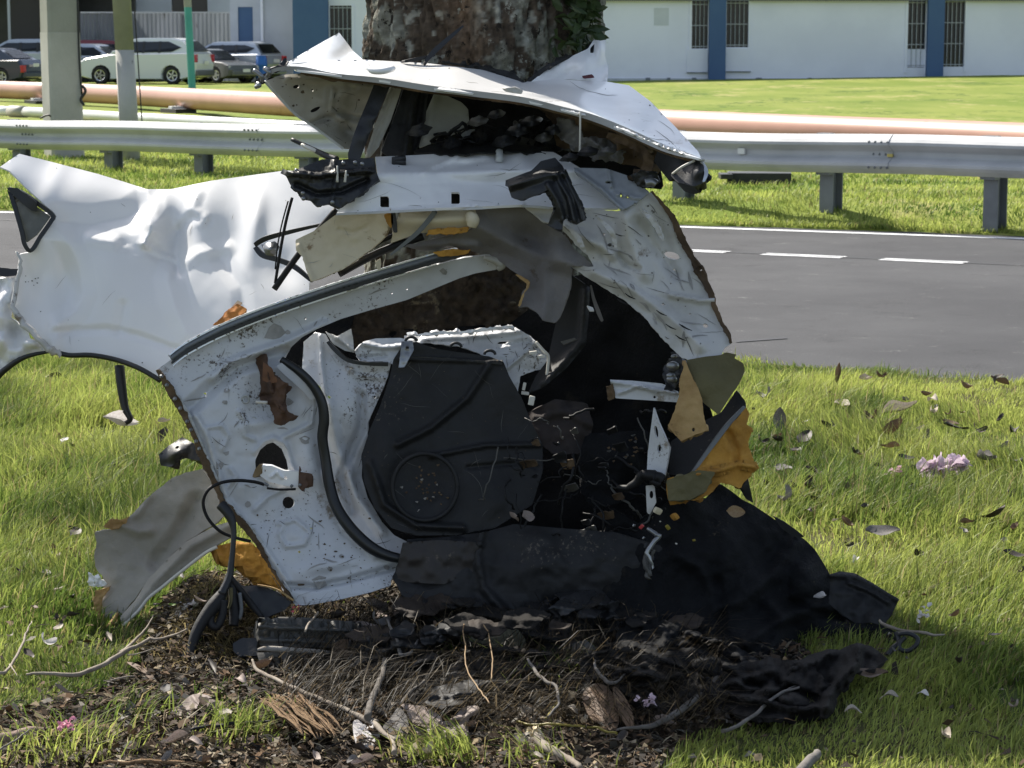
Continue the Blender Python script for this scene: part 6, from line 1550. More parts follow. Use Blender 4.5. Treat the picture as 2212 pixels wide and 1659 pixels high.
# black plastics in front of the opening
tray = thing("under_tray", tuple(G(1000, 1330, 0.05)), "cracked black plastic tray lying under the door card", "car part")
sheet("tray_shell", [(880, 1165, 5.80), (960, 1160, 5.79), (1045, 1150, 5.78), (1110, 1132, 5.78), (1200, 1140, 5.77), (1330, 1150, 5.76), (1430, 1180, 5.75), (1440, 1270, 5.72), (1380, 1310, 5.70), (1200, 1320, 5.70), (1000, 1310, 5.70), (870, 1290, 5.72), (850, 1250, 5.74)], m_blackm, tray, step=7, thick=.01, nz=(.012, 40), creases=[([(1042, 1150), (1030, 1200), (1045, 1270), (1090, 1320)], .03, 14), ([(880, 1180), (1000, 1170), (1040, 1175)], .02, 8)], dents=[(1180, 1220, 110, 50, 0, .04)])
sheet("tray_lip", [(870, 1172, 5.76), (950, 1166, 5.75), (1035, 1172, 5.74), (1030, 1230, 5.73), (960, 1262, 5.72), (880, 1258, 5.73), (852, 1250, 5.74)], M("brown_black_plastic", (.016, .013, .012), (.026, .021, .018), 5, rough=.6, dirt=((.10, .08, .06), 60, 1.22, 6)), tray, step=6, curve=False, nz=(.008, 30))
# two-tier grey box
bx_ = thing("sill_box", tuple(G(690, 1440, 0.02)), "crushed grey plastic sill box with two tiers at the wreck's foot", "car part")
sheet("upper_tier", V('b4', [(292, 318, 5.530), (330, 302, 5.550), (480, 322, 5.550), (640, 318, 5.550), (790, 345, 5.550), (830, 400, 5.530), (820, 440, 5.520), (660, 440, 5.520), (480, 436, 5.520), (300, 430, 5.520)]), m_greybox, bx_, step=5, curve=False, thick=.03, creases=[(V('b4', [(300, 335), (500, 345), (800, 360)]), .03, 7), (V('b4', [(300, 400), (500, 408), (800, 415)]), .02, 5)], nz=(.004, 20))
sheet("upper_tier_top", V('b4', [(295, 316, 5.530), (400, 285, 5.610), (560, 290, 5.630), (760, 310, 5.630), (800, 345, 5.560), (640, 325, 5.540), (480, 328, 5.540)]), m_greybox, bx_, step=5, curve=False, nz=(.01, 18), thick=.01)
sheet("lower_tier", V('b4', [(285, 465, 5.490), (460, 462, 5.490), (650, 472, 5.490), (830, 480, 5.490), (850, 540, 5.470), (700, 545, 5.470), (500, 538, 5.470), (300, 520, 5.470)]), m_greybox, bx_, step=5, curve=False, thick=.05, nz=(.005, 20))
sheet("lower_side", V('b4', [(165, 420, 5.530), (210, 392, 5.540), (290, 392, 5.540), (290, 480, 5.510), (200, 486, 5.510), (168, 460, 5.520)]), m_blackp, bx_, step=5, curve=False, thick=.05)
sheet("box_underside", V('b4', [(330, 535, 5.510), (820, 545, 5.510), (800, 600, 5.500), (360, 600, 5.500)]), m_carpet, bx_, step=8, thick=.02)
tube("pale_edge", V('b4', [(290, 452, 5.470), (340, 446, 5.470), (480, 455, 5.470), (600, 462, 5.470), (662, 464, 5.470)]), [.003, .007, .007, .006, .003], m_greytrim, bx_)
for k, q in enumerate(([(360, 535), (358, 600)], [(392, 530), (390, 580)], [(450, 540), (452, 590)])):
    tube("drip", V('b4', [(a, b, 5.465) for a, b in q]), .003, m_blackp if k == 0 else m_metal, bx_)
for k, (pts, m, lab) in enumerate(((V('b4', [(830, 560, 5.390), (1000, 580, 5.390), (1180, 590, 5.390), (1350, 560, 5.410), (1500, 540, 5.420), (1480, 620, 5.350), (1300, 680, 5.310), (1100, 700, 5.290), (900, 660, 5.320)]), m_blackm, "long bent black plastic strip half buried in dark soil"),
                               (V('b4', [(1320, 430, 5.470), (1420, 330, 5.530), (1560, 310, 5.550), (1640, 400, 5.490), (1600, 490, 5.430), (1480, 540, 5.400), (1360, 540, 5.400)]), M("mossy_plastic", (.05, .052, .035), (.075, .075, .05), 8, rough=.9, bump=.3), "dull olive plastic shell half buried among the straw"),
                               (V('b4', [(1870, 420, 5.450), (1940, 400, 5.450), (1990, 440, 5.440), (1980, 520, 5.410), (1900, 540, 5.400), (1865, 490, 5.420)]), m_greybox, "small grey ribbed plastic piece among the dark debris"),
                               (V('b4', [(1650, 800, 5.070), (1900, 830, 5.050), (2080, 880, 5.010), (1980, 920, 4.970), (1800, 900, 4.990), (1660, 870, 5.020)]), m_blackm, "flat black plastic strip beside the yellow cable"),
                               (V('b4', [(870, 960, 4.930), (950, 930, 4.950), (1030, 950, 4.930), (1010, 1040, 4.98), (900, 1046, 4.98)]), m_blackp, "black plastic scrap at the end of the long stick"))):
    single(sheet("plastic_scrap", pts, m, None, step=6, thick=.012, nz=(.012, 22), seed=k + 3, rag=1), lab, "car part")

# ragged grey trim on the left
trim = thing("torn_trim", tuple(G(230, 1340, 0)), "torn grey cloth trim panel leaning from the frame to the grass", "car part")
sheet("trim_panel", V('b5', [(1160, -60, 5.92), (1060, -40, 5.95), (970, 0, 5.96), (860, 95, 5.97), (740, 215, 5.97), (700, 268, 5.97), (640, 285, 5.97), (540, 300, 5.98), (556, 360, 5.98), (540, 430, 5.98), (552, 500, 5.98), (592, 560, 5.97), (600, 640, 5.96), (585, 700, 5.95), (584, 820, 5.93), (640, 822, 5.93), (700, 780, 5.92), (780, 680, 5.92), (860, 570, 5.92), (980, 440, 5.91), (1080, 350, 5.90), (1240, 250, 5.88), (1310, 190, 5.88), (1260, 60, 5.90)]), m_greytrim, trim, step=5.5, curve=False, rag=1.3, thick=.008,
      creases=[(V('b5', [(1130, 120), (1040, 300), (900, 480)]), -.03, 26), (V('b5', [(700, 260), (800, 300), (870, 290)]), .02, 18), (V('b5', [(870, 90), (800, 190), (740, 230)]), .012, 10)], nz=(.008, 40), dents=[(300, 1180, 50, 60, 0, -.02)])
sheet("trim_lower_band", V('b5', [(1340, 235, 5.86), (1330, 330, 5.85), (1180, 415, 5.86), (1040, 520, 5.87), (940, 600, 5.88), (860, 670, 5.88), (800, 740, 5.88), (740, 800, 5.88), (705, 838, 5.88), (690, 790, 5.89), (780, 690, 5.90), (850, 575, 5.90), (980, 440, 5.89), (1080, 350, 5.88), (1240, 262, 5.87)]), m_greytrim, trim, step=5, curve=False, thick=.006, creases=[(V('b5', [(1320, 260), (1100, 380), (900, 580), (720, 800)]), .02, 18)], nz=(.005, 22))
tube("trim_piping", V('b5', [(1250, 385, 5.85), (1180, 422, 5.85), (1040, 530, 5.86), (940, 612, 5.87), (855, 680, 5.87), (800, 750, 5.87), (708, 840, 5.87)]), .0045, m_wirewhite, trim)
sheet("torn_foam", V('b5', [(596, 270, 5.96), (640, 225, 5.96), (690, 230, 5.96), (740, 205, 5.96), (735, 245, 5.955), (690, 275, 5.955), (640, 282, 5.955)]), m_tan, trim, step=3.5, rag=2.5, nz=(.012, 9))
sheet("torn_foam", V('b5', [(545, 640, 5.95), (590, 630, 5.95), (640, 610, 5.945), (600, 660, 5.945), (585, 720, 5.94), (580, 800, 5.93), (545, 790, 5.94), (540, 700, 5.945)]), m_tan, trim, step=3.5, rag=2, nz=(.012, 9))
for k, q in enumerate(([(512, 530), (545, 560), (540, 600), (510, 590)], [(540, 570), (600, 580), (620, 605), (560, 615)], [(505, 590), (560, 600), (560, 615), (520, 612)], [(570, 540), (585, 575), (560, 590), (545, 550)])):
    sheet("white_fragment", V('b5', [(a, b, 5.93) for a, b in q]), m_white, trim, step=3, rag=1.5, nz=(.012, 8), seed=k)
tube("trim_thread", V('b5', [(680, 765, 5.9), (640, 830, 5.88), (590, 880, 5.86), (560, 905, 5.85)]), [.004, .007, .005, .003], m_tan, trim)
fs = sheet("foam_block", V('b5', [(1240, 385, 5.90), (1300, 370, 5.92), (1360, 350, 5.94), (1450, 360, 5.95), (1520, 430, 5.94), (1600, 560, 5.92), (1640, 650, 5.90), (1560, 610, 5.90), (1480, 560, 5.89), (1420, 560, 5.89), (1400, 500, 5.89), (1310, 500, 5.88), (1270, 470, 5.88), (1250, 420, 5.89)]), m_foam, None, step=4, curve=False, rag=2, thick=.03, nz=(.02, 14))
single(fs, "torn amber foam hanging behind the lower left of the frame", "foam")
fs = sheet("foam_scrap", V('z4', [(1305, 1140, 5.86), (1350, 1100, 5.86), (1400, 1040, 5.87), (1460, 1005, 5.87), (1520, 1040, 5.86), (1510, 1055, 5.85), (1440, 1090, 5.85), (1370, 1130, 5.85)]), M("orange_foam", (.50, .19, .035), (.36, .13, .025), 12, rough=.85, bump=.4), None, step=3.5, curve=False, rag=1, thick=.015, nz=(.01, 12))
single(fs, "bright orange foam scrap on the rail against the white panel", "foam")
sheet("foam_pale_side", V('z4', [(1380, 1075, 5.88), (1460, 985, 5.885), (1490, 1000, 5.88), (1400, 1085, 5.875)]), m_cream, fs, step=3.5, curve=False).matrix_parent_inverse = Matrix.Identity(4)
# black tubes and flap at the lower left corner
hs = thing("torn_hose", tuple(G(420, 1440, .0)), "black torn hose dangling from the frame to the root mound", "hose")
tube("hose_upper", V('b5', [(1270, 140, 5.70), (1320, 200, 5.69), (1345, 280, 5.68), (1342, 380, 5.67), (1332, 480, 5.66), (1320, 560, 5.65), (1275, 660, 5.63)]), [.014, .013, .008, .007, .008, .010, .012], m_blackp, hs)
tube("hose_lower", V('b5', [(1290, 640, 5.64), (1240, 710, 5.62), (1180, 790, 5.60), (1130, 880, 5.58), (1100, 980, 5.56), (1070, 1060, 5.54), (1045, 1105, 5.53)]), [.012, .018, .016, .014, .012, .010, .008], m_blackm, hs)
tube("hose_loop", V('b5', [(1330, 560, 5.66), (1345, 680, 5.65), (1350, 780, 5.64), (1345, 840, 5.63)]), [.008, .012, .013, .012], m_blackm, hs)
tube("hose_loop", V('b5', [(1290, 690, 5.62), (1280, 780, 5.61), (1250, 845, 5.60), (1215, 830, 5.60), (1220, 770, 5.61), (1270, 720, 5.62)]), .010, m_blackm, hs)
tube("hose_loop", V('b5', [(1320, 550, 5.65), (1390, 640, 5.66), (1450, 720, 5.67), (1510, 790, 5.66)]), [.006, .009, .009, .006], m_blackm, hs)
for k, q in enumerate(([(1310, 600), (1300, 660), (1290, 720)], [(1380, 650), (1390, 740), (1380, 800)], [(1330, 620), (1330, 700), (1320, 740)])):
    tube("frayed_end", V('b5', [(a, b, 5.64) for a, b in q]), .005, m_olive if k != 1 else m_steelpost, hs)
o = sheet("mud_flap", V('b5', [(1355, 570, 5.72), (1400, 610, 5.72), (1500, 605, 5.72), (1590, 640, 5.71), (1680, 705, 5.70), (1640, 750, 5.69), (1560, 780, 5.68), (1515, 800, 5.68), (1460, 720, 5.69), (1410, 650, 5.70)]), m_blackp, None, step=5, curve=False, thick=.01, nz=(.006, 24))
single(o, "black rubber flap under the lower tip of the white frame", "car part")
strip("flap_edge", V('b5', [(1480, 605, 5.71), (1590, 630, 5.70), (1690, 695, 5.69)]), 3, m_tan, o, thick=.006, step=3).matrix_parent_inverse = Matrix.Identity(4)
o = sheet("plastic_shell", V('b1', [(92, 850, 5.98), (130, 815, 5.99), (185, 780, 5.99), (205, 765, 5.99), (240, 785, 5.98), (330, 830, 5.95), (330, 890, 5.94), (215, 868, 5.96), (150, 912, 5.95), (100, 905, 5.97)]), m_blackp, None, step=5, thick=.03, nz=(.01, 18), dents=[(302 + 190 * .4428, 605 + 840 * .4428, 24, 14, -25, .05)])
single(o, "rounded black plastic cap behind the frame's jagged left edge", "car part")

# ------------------------------------------------------------------ leaves
def leaf_mesh(i, curl, fold, wid, twist, wav):
    r = np.random.default_rng(100 + i)
    nu, nv = 9, 5
    v, f = [], []
    for a in range(nu):
        t = a / (nu - 1)
        w = wid * (math.sin(math.pi * min(1, t * .96 + .02)) ** .75) * (1 - .25 * t)
        ang = curl * (t - .35)
        x = math.sin(ang) / curl if abs(curl) > .05 else t - .35
        z = (1 - math.cos(ang)) / curl if abs(curl) > .05 else 0
        tw = twist * (t - .5)
        for b in range(nv):
            s = b / (nv - 1) * 2 - 1
            yy, zz = s * w * math.cos(fold * abs(s)), abs(s) * w * math.sin(fold) + wav * math.sin(7 * t + 3 * s + i) * abs(s)
            yy, zz = yy * math.cos(tw) - zz * math.sin(tw), yy * math.sin(tw) + zz * math.cos(tw)
            v.append((x, yy, z + zz))
    for a in range(nu - 1):
        for b in range(nv - 1):
            f.append((a * nv + b, (a + 1) * nv + b, (a + 1) * nv + b + 1, a * nv + b + 1))
    return mesh("dead_leaf", v, f, True)


LEAF = [leaf_mesh(i, *q) for i, q in enumerate(((1.6, .7, .27, .6, .05), (2.6, .9, .30, -.5, .06), (-1.2, .5, .28, .8, .06), (.8, 1.1, .33, .3, .08), (3.2, .6, .26, 1.2, .08), (.5, .35, .34, -.3, .04)))]
LM = dict(dark=M("dark_leaf", (.030, .022, .016), (.055, .040, .030), 30, rough=.6, rnd=.35), grey=M("grey_leaf", (.16, .15, .145), (.10, .092, .085), 30, rough=.7, rnd=.25, transl=.1),
          brown=M("brown_leaf", (.17, .11, .068), (.10, .062, .038), 30, rough=.65, rnd=.3, transl=.12), pale=M("pale_leaf", (.40, .36, .30), (.30, .25, .20), 30, rough=.7, rnd=.2, transl=.15),
          pinkgrey=M("pinkish_grey_leaf", (.36, .29, .255), (.25, .20, .17), 26, rough=.7, rnd=.15, transl=.1), white=M("white_petal", (.74, .71, .70), (.62, .58, .56), 20, rough=.6, transl=.3), tan=M("tan_leaf", (.34, .24, .13), (.26, .16, .075), 26, rough=.6, transl=.15),
          green=M("green_leaf", (.12, .20, .03), rough=.5, transl=.3))


def leaf(px, py, size_px, kind, label, cat="leaf", group=None, z=.05, name="dead_leaf", shape=None, rz=None, tilt=None, seedk=[0]):
    seedk[0] += 1
    r = np.random.default_rng(900 + seedk[0])
    p = G(px, py, z)
    if abs(p.x) < 6: p = G(px, py, z + float(zn(np.array([p.x]), np.array([p.y]))[0]))
    o = bpy.data.objects.new(name, LEAF[r.integers(0, 6)] if shape is None else LEAF[shape])
    COL.objects.link(o)
    if not o.data.materials: o.data.materials.append(LM['brown'])
    o.material_slots[0].link = 'OBJECT'; o.material_slots[0].material = LM[kind]
    s = size_px * p.y / FOC
    o.scale = (s, s, s)
    o.location = p
    o.rotation_euler = ((r.uniform(-.35, .35), r.uniform(-.3, .3)) if tilt is None else tilt) + ((r.uniform(0, 6.28) if rz is None else rz),)
    tag(o, label, cat, group)
    return o


RG = "leaves in the grass right of the wreck"
RLOLD = dict(dark="dark shrivelled dead leaf in the sunny grass right of the wreck", grey="grey dead leaf in the sunny grass right of the wreck", brown="brown curled dead leaf in the sunny grass right of the wreck", pale="pale dry curled leaf in the sunny grass right of the wreck")
RIGHT = []
for a, b, s, k in ((1185, 255, 95, 'pale'), (1310, 240, 85, 'brown'), (530, 370, 130, 'grey'), (1040, 420, 140, 'pale'), (1380, 465, 190, 'pale'), (1620, 470, 130, 'pale'), (1630, 372, 95, 'pale'), (1210, 505, 135, 'brown'), (960, 560, 120, 'dark'),
                   (790, 640, 130, 'dark'), (540, 660, 90, 'dark'), (630, 650, 90, 'dark'), (1350, 605, 190, 'brown'), (1470, 760, 90, 'dark'), (680, 830, 120, 'grey'), (880, 860, 90, 'dark'), (1800, 570, 140, 'dark'), (1940, 590, 110, 'dark'), (2150, 570, 120, 'dark'),
                   (1950, 770, 170, 'grey'), (2080, 690, 80, 'grey'), (1160, 960, 165, 'brown'), (820, 950, 125, 'dark'), (670, 1035, 160, 'grey'), (970, 1010, 70, 'dark'), (1480, 975, 80, 'dark'), (2150, 1010, 140, 'dark'), (2000, 1140, 150, 'dark'), (2140, 1220, 100, 'brown'), (2190, 780, 110, 'grey'),
                   (1130, 730, 75, 'dark'), (1540, 580, 80, 'pale'), (1720, 480, 60, 'brown'), (1430, 430, 70, 'grey'), (2180, 1390, 130, 'dark'), (1100, 1330, 80, 'dark'), (1540, 1390, 100, 'dark'), (470, 450, 60, 'dark'), (1180, 1080, 90, 'dark'), (1370, 690, 100, 'brown')):
    x, y = 1468.9 + a * .336, 734.5 + b * .336
    RIGHT.append((x, y, s, k, leaf(x, y, s * .336 * 1.3, k, 'leaf', group=RG)))
rx = np.random.default_rng(88)
for k in range(52):
    x, y = rx.uniform(1640, 2230), rx.uniform(0, 1)
    y = 825 + y * 590 if x > 1900 else 825 + y * 330
    kk = ('dark', 'brown', 'dark', 'brown', 'grey', 'pale')[k % 6]
    sz = rx.uniform(50, 115) if kk != 'pale' else rx.uniform(30, 60)
    RIGHT.append((x, y, sz, kk, leaf(x, y, sz * .336 * 1.2, kk, 'leaf', group=RG, z=.04)))
LG = "small dead leaves in the grass left of the wreck"
for k in range(34):
    x, y = rx.uniform(10, 330), rx.uniform(810, 1440)
    if x > 180 and 1000 < y < 1360: x *= .5
    kk = ('dark', 'brown', 'dark', 'brown', 'pale')[k % 5]
    leaf(x, y, rx.uniform(16, 36), kk, dict(dark="small dark", brown="small brown", pale="small pale")[kk] + " dead leaf in the grass " + ("under the white quarter panel" if y < 1000 else "left of the grey trim" if y < 1300 else "around the forked branch"), group=LG, z=.035)
LMK = [("the road edge", None, None), ("the amber foam", 1600, 960), ("the large lilac blossom", 2041, 1026), ("the small pink blossom", 1929, 1031), ("the largest grey leaf", 1896, 1150), ("the black carpet", 1720, 1180), ("the right picture edge", 2212, None)]
cnt = {}
for x, y, s, k, o in sorted(RIGHT, key=lambda q: q[1]):
    best = None
    for nm, lx, ly in LMK:
        lx2 = x if lx is None else lx
        ly2 = (785 + .084 * (x - 1670) if lx is None else y) if ly is None else ly
        dd = math.hypot(x - lx2, (y - ly2) * 1.6)
        if nm == "the right picture edge": dd *= 1.3
        if best is None or dd < best[0]: best = (dd, nm, x - lx2, y - ly2)
    _, nm, dx, dy = best
    rel = "close to" if nm.endswith("edge") else (("right of" if dx > 0 else "left of") if abs(dx) > abs(dy) else ("below" if dy > 0 else "above"))
    adj = ("small " if s < 95 else "long " if s > 145 else "") + dict(dark="dark shrivelled", grey="grey", brown="brown curled", pale="pale dry")[k]
    base = f"{adj} leaf in the grass {rel} {nm}"
    cnt[base] = cnt.get(base, 0) + 1
    n = cnt[base]
    o['label'] = base + ("" if n == 1 else ", " + ("", "", "second", "third", "fourth", "fifth", "sixth", "seventh", "eighth", "ninth", "tenth", "eleventh", "twelfth", "thirteenth", "fourteenth", "fifteenth")[min(n, 15)] + " one down")
leaf(*V('b6', [(1012, 232)])[0], 46, 'brown', "upright dark brown leaf at the road edge right of the wreck", z=.08, tilt=(.3, -1.2), rz=1.2, shape=3)
leaf(*V('b6', [(640, 530)])[0], 52, 'grey', "broad blue grey leaf standing upright near the foam", z=.07, tilt=(.1, -1.3), rz=1.3, shape=5)
leaf(*V('b6', [(1270, 1235)])[0], 80, 'grey', "largest grey leaf, lying flat in the grass below the pink flowers", shape=5, tilt=(.3, .1), rz=.2)
leaf(*V('b6', [(2035, 255)])[0], 34, 'dark', "dark forked leaf at the road edge far right", z=.08, tilt=(.2, -1.0))
leaf(*V('b6', [(820, 520)])[0], 22, 'white', "small white bud in the grass right of the foam", name="petal", cat="petal")
leaf(*V('b6', [(1130, 1400)])[0], 34, 'white', "white petal in the grass above the black flap", name="petal", cat="petal")
leaf(*V('b3', [(690, 265)])[0], 50, 'tan', "round tan leaf lying on the black carpet", z=.36, tilt=(1.2, .2), rz=.5, shape=5).location = P(1296 + 690 * .4141, 994 + 268 * .4141, 5.80)
leaf(*V('b3', [(1145, 710)])[0], 44, 'white', "white torn petal stuck on the black carpet", name="petal", cat="petal", tilt=(1.1, .3), rz=2.3, shape=3).location = P(1296 + 1148 * .4141, 994 + 715 * .4141, 5.74)
leaf(*V('b3', [(1390, 1120)])[0], 78, 'brown', "brown flat leaf beside the dusty dark cloth", rz=.2, tilt=(.2, .1), shape=5)
for a, b, s, k, lab in ((1310, 1300, 46, 'pale', "pale torn leaf at the corner of the dusty dark cloth"), (1520, 1225, 46, 'pale', "pale twisted leaf in the shaded grass right of the cloth"), (1692, 1215, 34, 'white', "white petal in the shaded grass at lower right"),
                        (1800, 1440, 70, 'pale', "large beige leaf in the shaded grass at lower right"), (1880, 1055, 50, 'dark', "dark leaf at the edge of the trunk's shadow"), (2070, 912, 28, 'pinkgrey', "small pinkish leaf in the sunny grass near the right edge"),
                        (960, 1068, 46, 'tan', "olive tan leaf under the lip of the black carpet"), (2150, 1290, 40, 'pinkgrey', "thin leaf in the shaded grass at the right edge"), (1850, 815, 40, 'brown', "small brown leaf right of the white flower")):
    leaf(1296 + a * .4141, 993.7 + b * .4141, s, k, lab, name="petal" if k == 'white' else "dead_leaf", cat="petal" if k == 'white' else "leaf")
for a, b, s, k, lab, sh in ((30, 730, 62, 'pinkgrey', "pinkish leaf by the root mound left of the splinters", 1), (130, 775, 50, 'pale', "small pale leaf beside the wood splinters", 2), (590, 1000, 44, 'pinkgrey', "small pinkish leaf at the bottom edge below the splinters", 0), (1680, 980, 36, 'pale', "small pale leaf right of the grass tuft in front", 2)):
    x, y = 432 + a * .4297, 1209.7 + b * .4297
    o = leaf(x, y, s, k, lab, shape=sh, z=.03)
LL = "pale petals and leaves in the grass left of the wreck"
for fr, a, b, s, k, lab in (('d', 140, 950, 34, 'white', "white petal in the grass under the white quarter panel"), ('d', 118, 815, 62, 'dark', "large dark leaf in the grass under the quarter panel"), ('d', 345, 958, 76, 'dark', "broad dark leaf beside the black plastic cap"), ('d', 350, 912, 34, 'pale', "pale leaf close to the frame's left edge"),
                            ('d', 240, 1010, 40, 'dark', "dark leaf above the grey trim"), ('d', 310, 1022, 34, 'brown', "brown leaf above the grey trim"), ('b5', 1035, 550, 36, 'white', "white petal below the grey trim band"), ('b5', 285, 945, 58, 'white', "broad white petal in the grass left of the forked branch"),
                            ('b5', 330, 855, 34, 'pale', "pale leaf above the broad white petal"), ('b5', 195, 735, 36, 'brown', "brown withered leaf far left"), ('b5', 635, 920, 50, 'pale', "pale leaf under the torn end of the grey trim"), ('b5', 1000, 722, 22, 'green', "small green leaf below the grey trim"), 
                            ('b5', 950, 1212, 40, 'grey', "grey leaf above the crumpled pinkish leaf"), ('b5', 1310, 1345, 46, 'pale', "pale leaf right of the crumpled pinkish leaf"), ('b5', 1100, 1500, 46, 'pinkgrey', "grey pink leaf below the crumpled leaf"), ('b5', 60, 900, 26, 'pale', "small pale leaf at the left edge"),
                            ('b5', 440, 300, 44, 'dark', "dark leaf left of the trim's torn end"), ('b5', 170, 1010, 40, 'dark', "dark leaf below the broad white petal"), ('b5', 380, 1225, 52, 'grey', "blue grey scrap of leaf in the shade of the branch"), ('b5', 1160, 700, 34, 'pinkgrey', "tan leaf below the broad brown leaf")):
    x, y = V(fr, [(a, b)])[0]
    leaf(x, y, s, k, lab, name="petal" if k == 'white' else "dead_leaf", cat="petal" if k == 'white' else "leaf")
for a, b, rzz in ((485, 1335, 1.9), (545, 1330, 1.1)):
    o = leaf(*V('b2', [(a, b)])[0], 42, 'pinkgrey', "grey leaf in front of the door card, " + ("left one of a pair" if a < 500 else "right one of a pair"), group="pair of grey leaves on the door card", shape=5, rz=rzz, tilt=(.9, .2))
    o.location = P(907.3 + a * .4168, 561.7 + b * .4168, 5.70)
o = leaf(243, 905, 70, 'white', "white petal caught on the hanging black bracket", name="petal", cat="petal", shape=3, rz=1.0, tilt=(1.2, .3)); o.location = P(243, 908, 6.24)

# ------------------------------------------------------------------ flowers
m_pinkpetal = M("pink_petal", (.70, .50, .58), (.62, .36, .48), 30, rough=.6, transl=.35)
m_lilac = M("lilac_petal", (.70, .60, .68), (.62, .48, .58), 30, rough=.6, transl=.35)
m_hotpink = M("bright_pink_petal", (.66, .22, .36), (.72, .38, .48), 30, rough=.6, transl=.35)
PET = [leaf_mesh(20 + i, *q) for i, q in enumerate(((1.4, .5, .42, .5, .10), (-1.5, .7, .45, -.6, .12), (2.2, .4, .48, .2, .12)))]


def flower(px, py, w_px, n, mat, label, h=.05, spread=1.0, core=True):
    c = G(px, py, .065)
    t = thing("flower", tuple(c), label, "flower")
    s = w_px * c.y / FOC
    r = np.random.default_rng(int(px * 7 + py))
    for k in range(n):
        o = bpy.data.objects.new("petal", PET[k % 3]); COL.objects.link(o); o.parent = t
        if not o.data.materials: o.data.materials.append(mat)
        o.material_slots[0].link = 'OBJECT'; o.material_slots[0].material = mat
        u = r.uniform(-.42, .42)
        o.location = (u * s * spread, r.uniform(-.1, .1) * s, h * (r.uniform(.1, .7) + (u * .4 if spread > .9 else 0)))
        q = s * r.uniform(.26, .40)
        o.scale = (q, q, q); o.rotation_euler = (r.uniform(-1.0, 1.0), r.uniform(-1.2, .4), r.uniform(0, 6.28))
    if core:
        bm = bmesh.new(); bmesh.ops.create_icosphere(bm, subdivisions=1, radius=s * .06)
        o = link("core", bm_mesh("core", bm), m_wireyel, t, False); o.location = (-.1 * s, -.05 * s, .01)
    return t


flower(*V('b6', [(1702, 868)])[0], 112, 26, m_lilac, "large pale lilac pink blossom lying in the grass at right", .07)
flower(*V('b6', [(1368, 885)])[0], 40, 9, m_pinkpetal, "small pink blossom left of the large lilac blossom", .04)
flower(*V('b5', [(388, 1480)])[0], 44, 12, m_hotpink, "bright pink blossom on the soil at lower left", .05)
flower(*V('b5', [(1075, 780)])[0], 62, 9, LM['white'], "white blossom in the grass left of the hose", .04, core=False)
flower(*V('b3', [(1692, 850)])[0], 46, 9, LM['white'], "white blossom in the grass right of the black flap", .06, core=False)
flower(*V('b3', [(235, 1290)])[0], 64, 9, m_lilac, "white lilac blossom on the dark soil beside the grey branch", .03, core=False)
flower(*V('b4', [(485, 262)])[0], 22, 6, M("red_petal", (.55, .10, .12), rough=.6), "small red blossom on top of the grey sill box", .03, core=False).location = P(432 + 485 * .4297, 1210 + 262 * .4297, 5.68)
flower(*V('b4', [(1660, 905)])[0], 50, 9, M("cream_petal", (.62, .55, .38), (.5, .38, .2), 20, rough=.7), "cream withered blossom at the bottom in front", .04, core=False)
flower(*V('b4', [(825, 880)])[0], 44, 8, LM['white'], "crumpled white blossom at the end of the long stick", .05, core=False)

# ------------------------------------------------------------------ sticks and splinters
m_twig = M("pale_twig", (.30, .26, .21), (.20, .165, .13), 14, 6, rough=.85, bump=.3, bscale=80)
m_twigdark = M("grey_twig", (.17, .155, .14), (.11, .098, .085), 14, 6, rough=.9, bump=.3, bscale=80)
m_splint = M("fibrous_wood", (.30, .19, .095), (.18, .105, .05), 30, 7, rough=.9, bump=.8, bscale=120, stretch=(3, 3, 3))


def gp(fr, pts, z=.03):
    out = []
    for p in V(fr, [q[:2] for q in pts]):
        g = G(p[0], p[1], z); zz = float(zn(np.array([g.x]), np.array([g.y]))[0])
        out.append(G(p[0], p[1], z + zz))
    return out


def stick(label, fr, pts, r, mat, z=.03, branches=(), wob=.0025):
    w = gp(fr, pts, z)
    o = link("stick", tube_mesh("stick", w, [q * .68 for q in r], 8, wob=wob, seed=len(label)), mat)
    tag(o, label, "stick")
    for bp, br in branches:
        c = link("side_twig", tube_mesh("side_twig", gp(fr, bp, z), [q * .7 for q in br], 6, wob=wob * .6), mat, o); c.matrix_parent_inverse = Matrix.Identity(4)
    return o


stick("long forked pale branch lying in the grass below the grey trim", 'b5', [(150, 1118), (280, 1120), (420, 1120), (560, 1075), (690, 1005), (800, 950), (870, 912)], [.004, .006, .008, .009, .009, .007, .006], m_twig, .05,
      [([(690, 1000), (770, 930), (830, 870), (885, 775)], [.007, .006, .004, .002]), ([(860, 915), (940, 912), (1010, 890), (1080, 855)], [.006, .005, .004, .003]), ([(600, 1160), (700, 1140), (780, 1130)], [.002, .003, .002]), ([(740, 1010), (830, 990), (900, 970)], [.003, .002, .0015])])
stick("thin bent twig at the left edge in the grass", 'b5', [(-60, 1108), (20, 1105), (60, 1060), (110, 980), (150, 890), (182, 815)], [.006, .006, .005, .005, .004, .002], m_twig, .07, [([(60, 1065), (80, 1100), (100, 1130)], [.003, .002, .001])])
stick("long straight stick reaching from the sill box to the foreground", 'b4', [(270, 510), (295, 560), (420, 620), (560, 680), (700, 745), (850, 805), (900, 850), (985, 905)], [.004, .007, .007, .008, .008, .010, .009, .005], m_twig, .05, [([(860, 800), (890, 810)], [.006, .005]), ([(940, 880), (970, 920), (978, 970)], [.006, .005, .009])], .003)
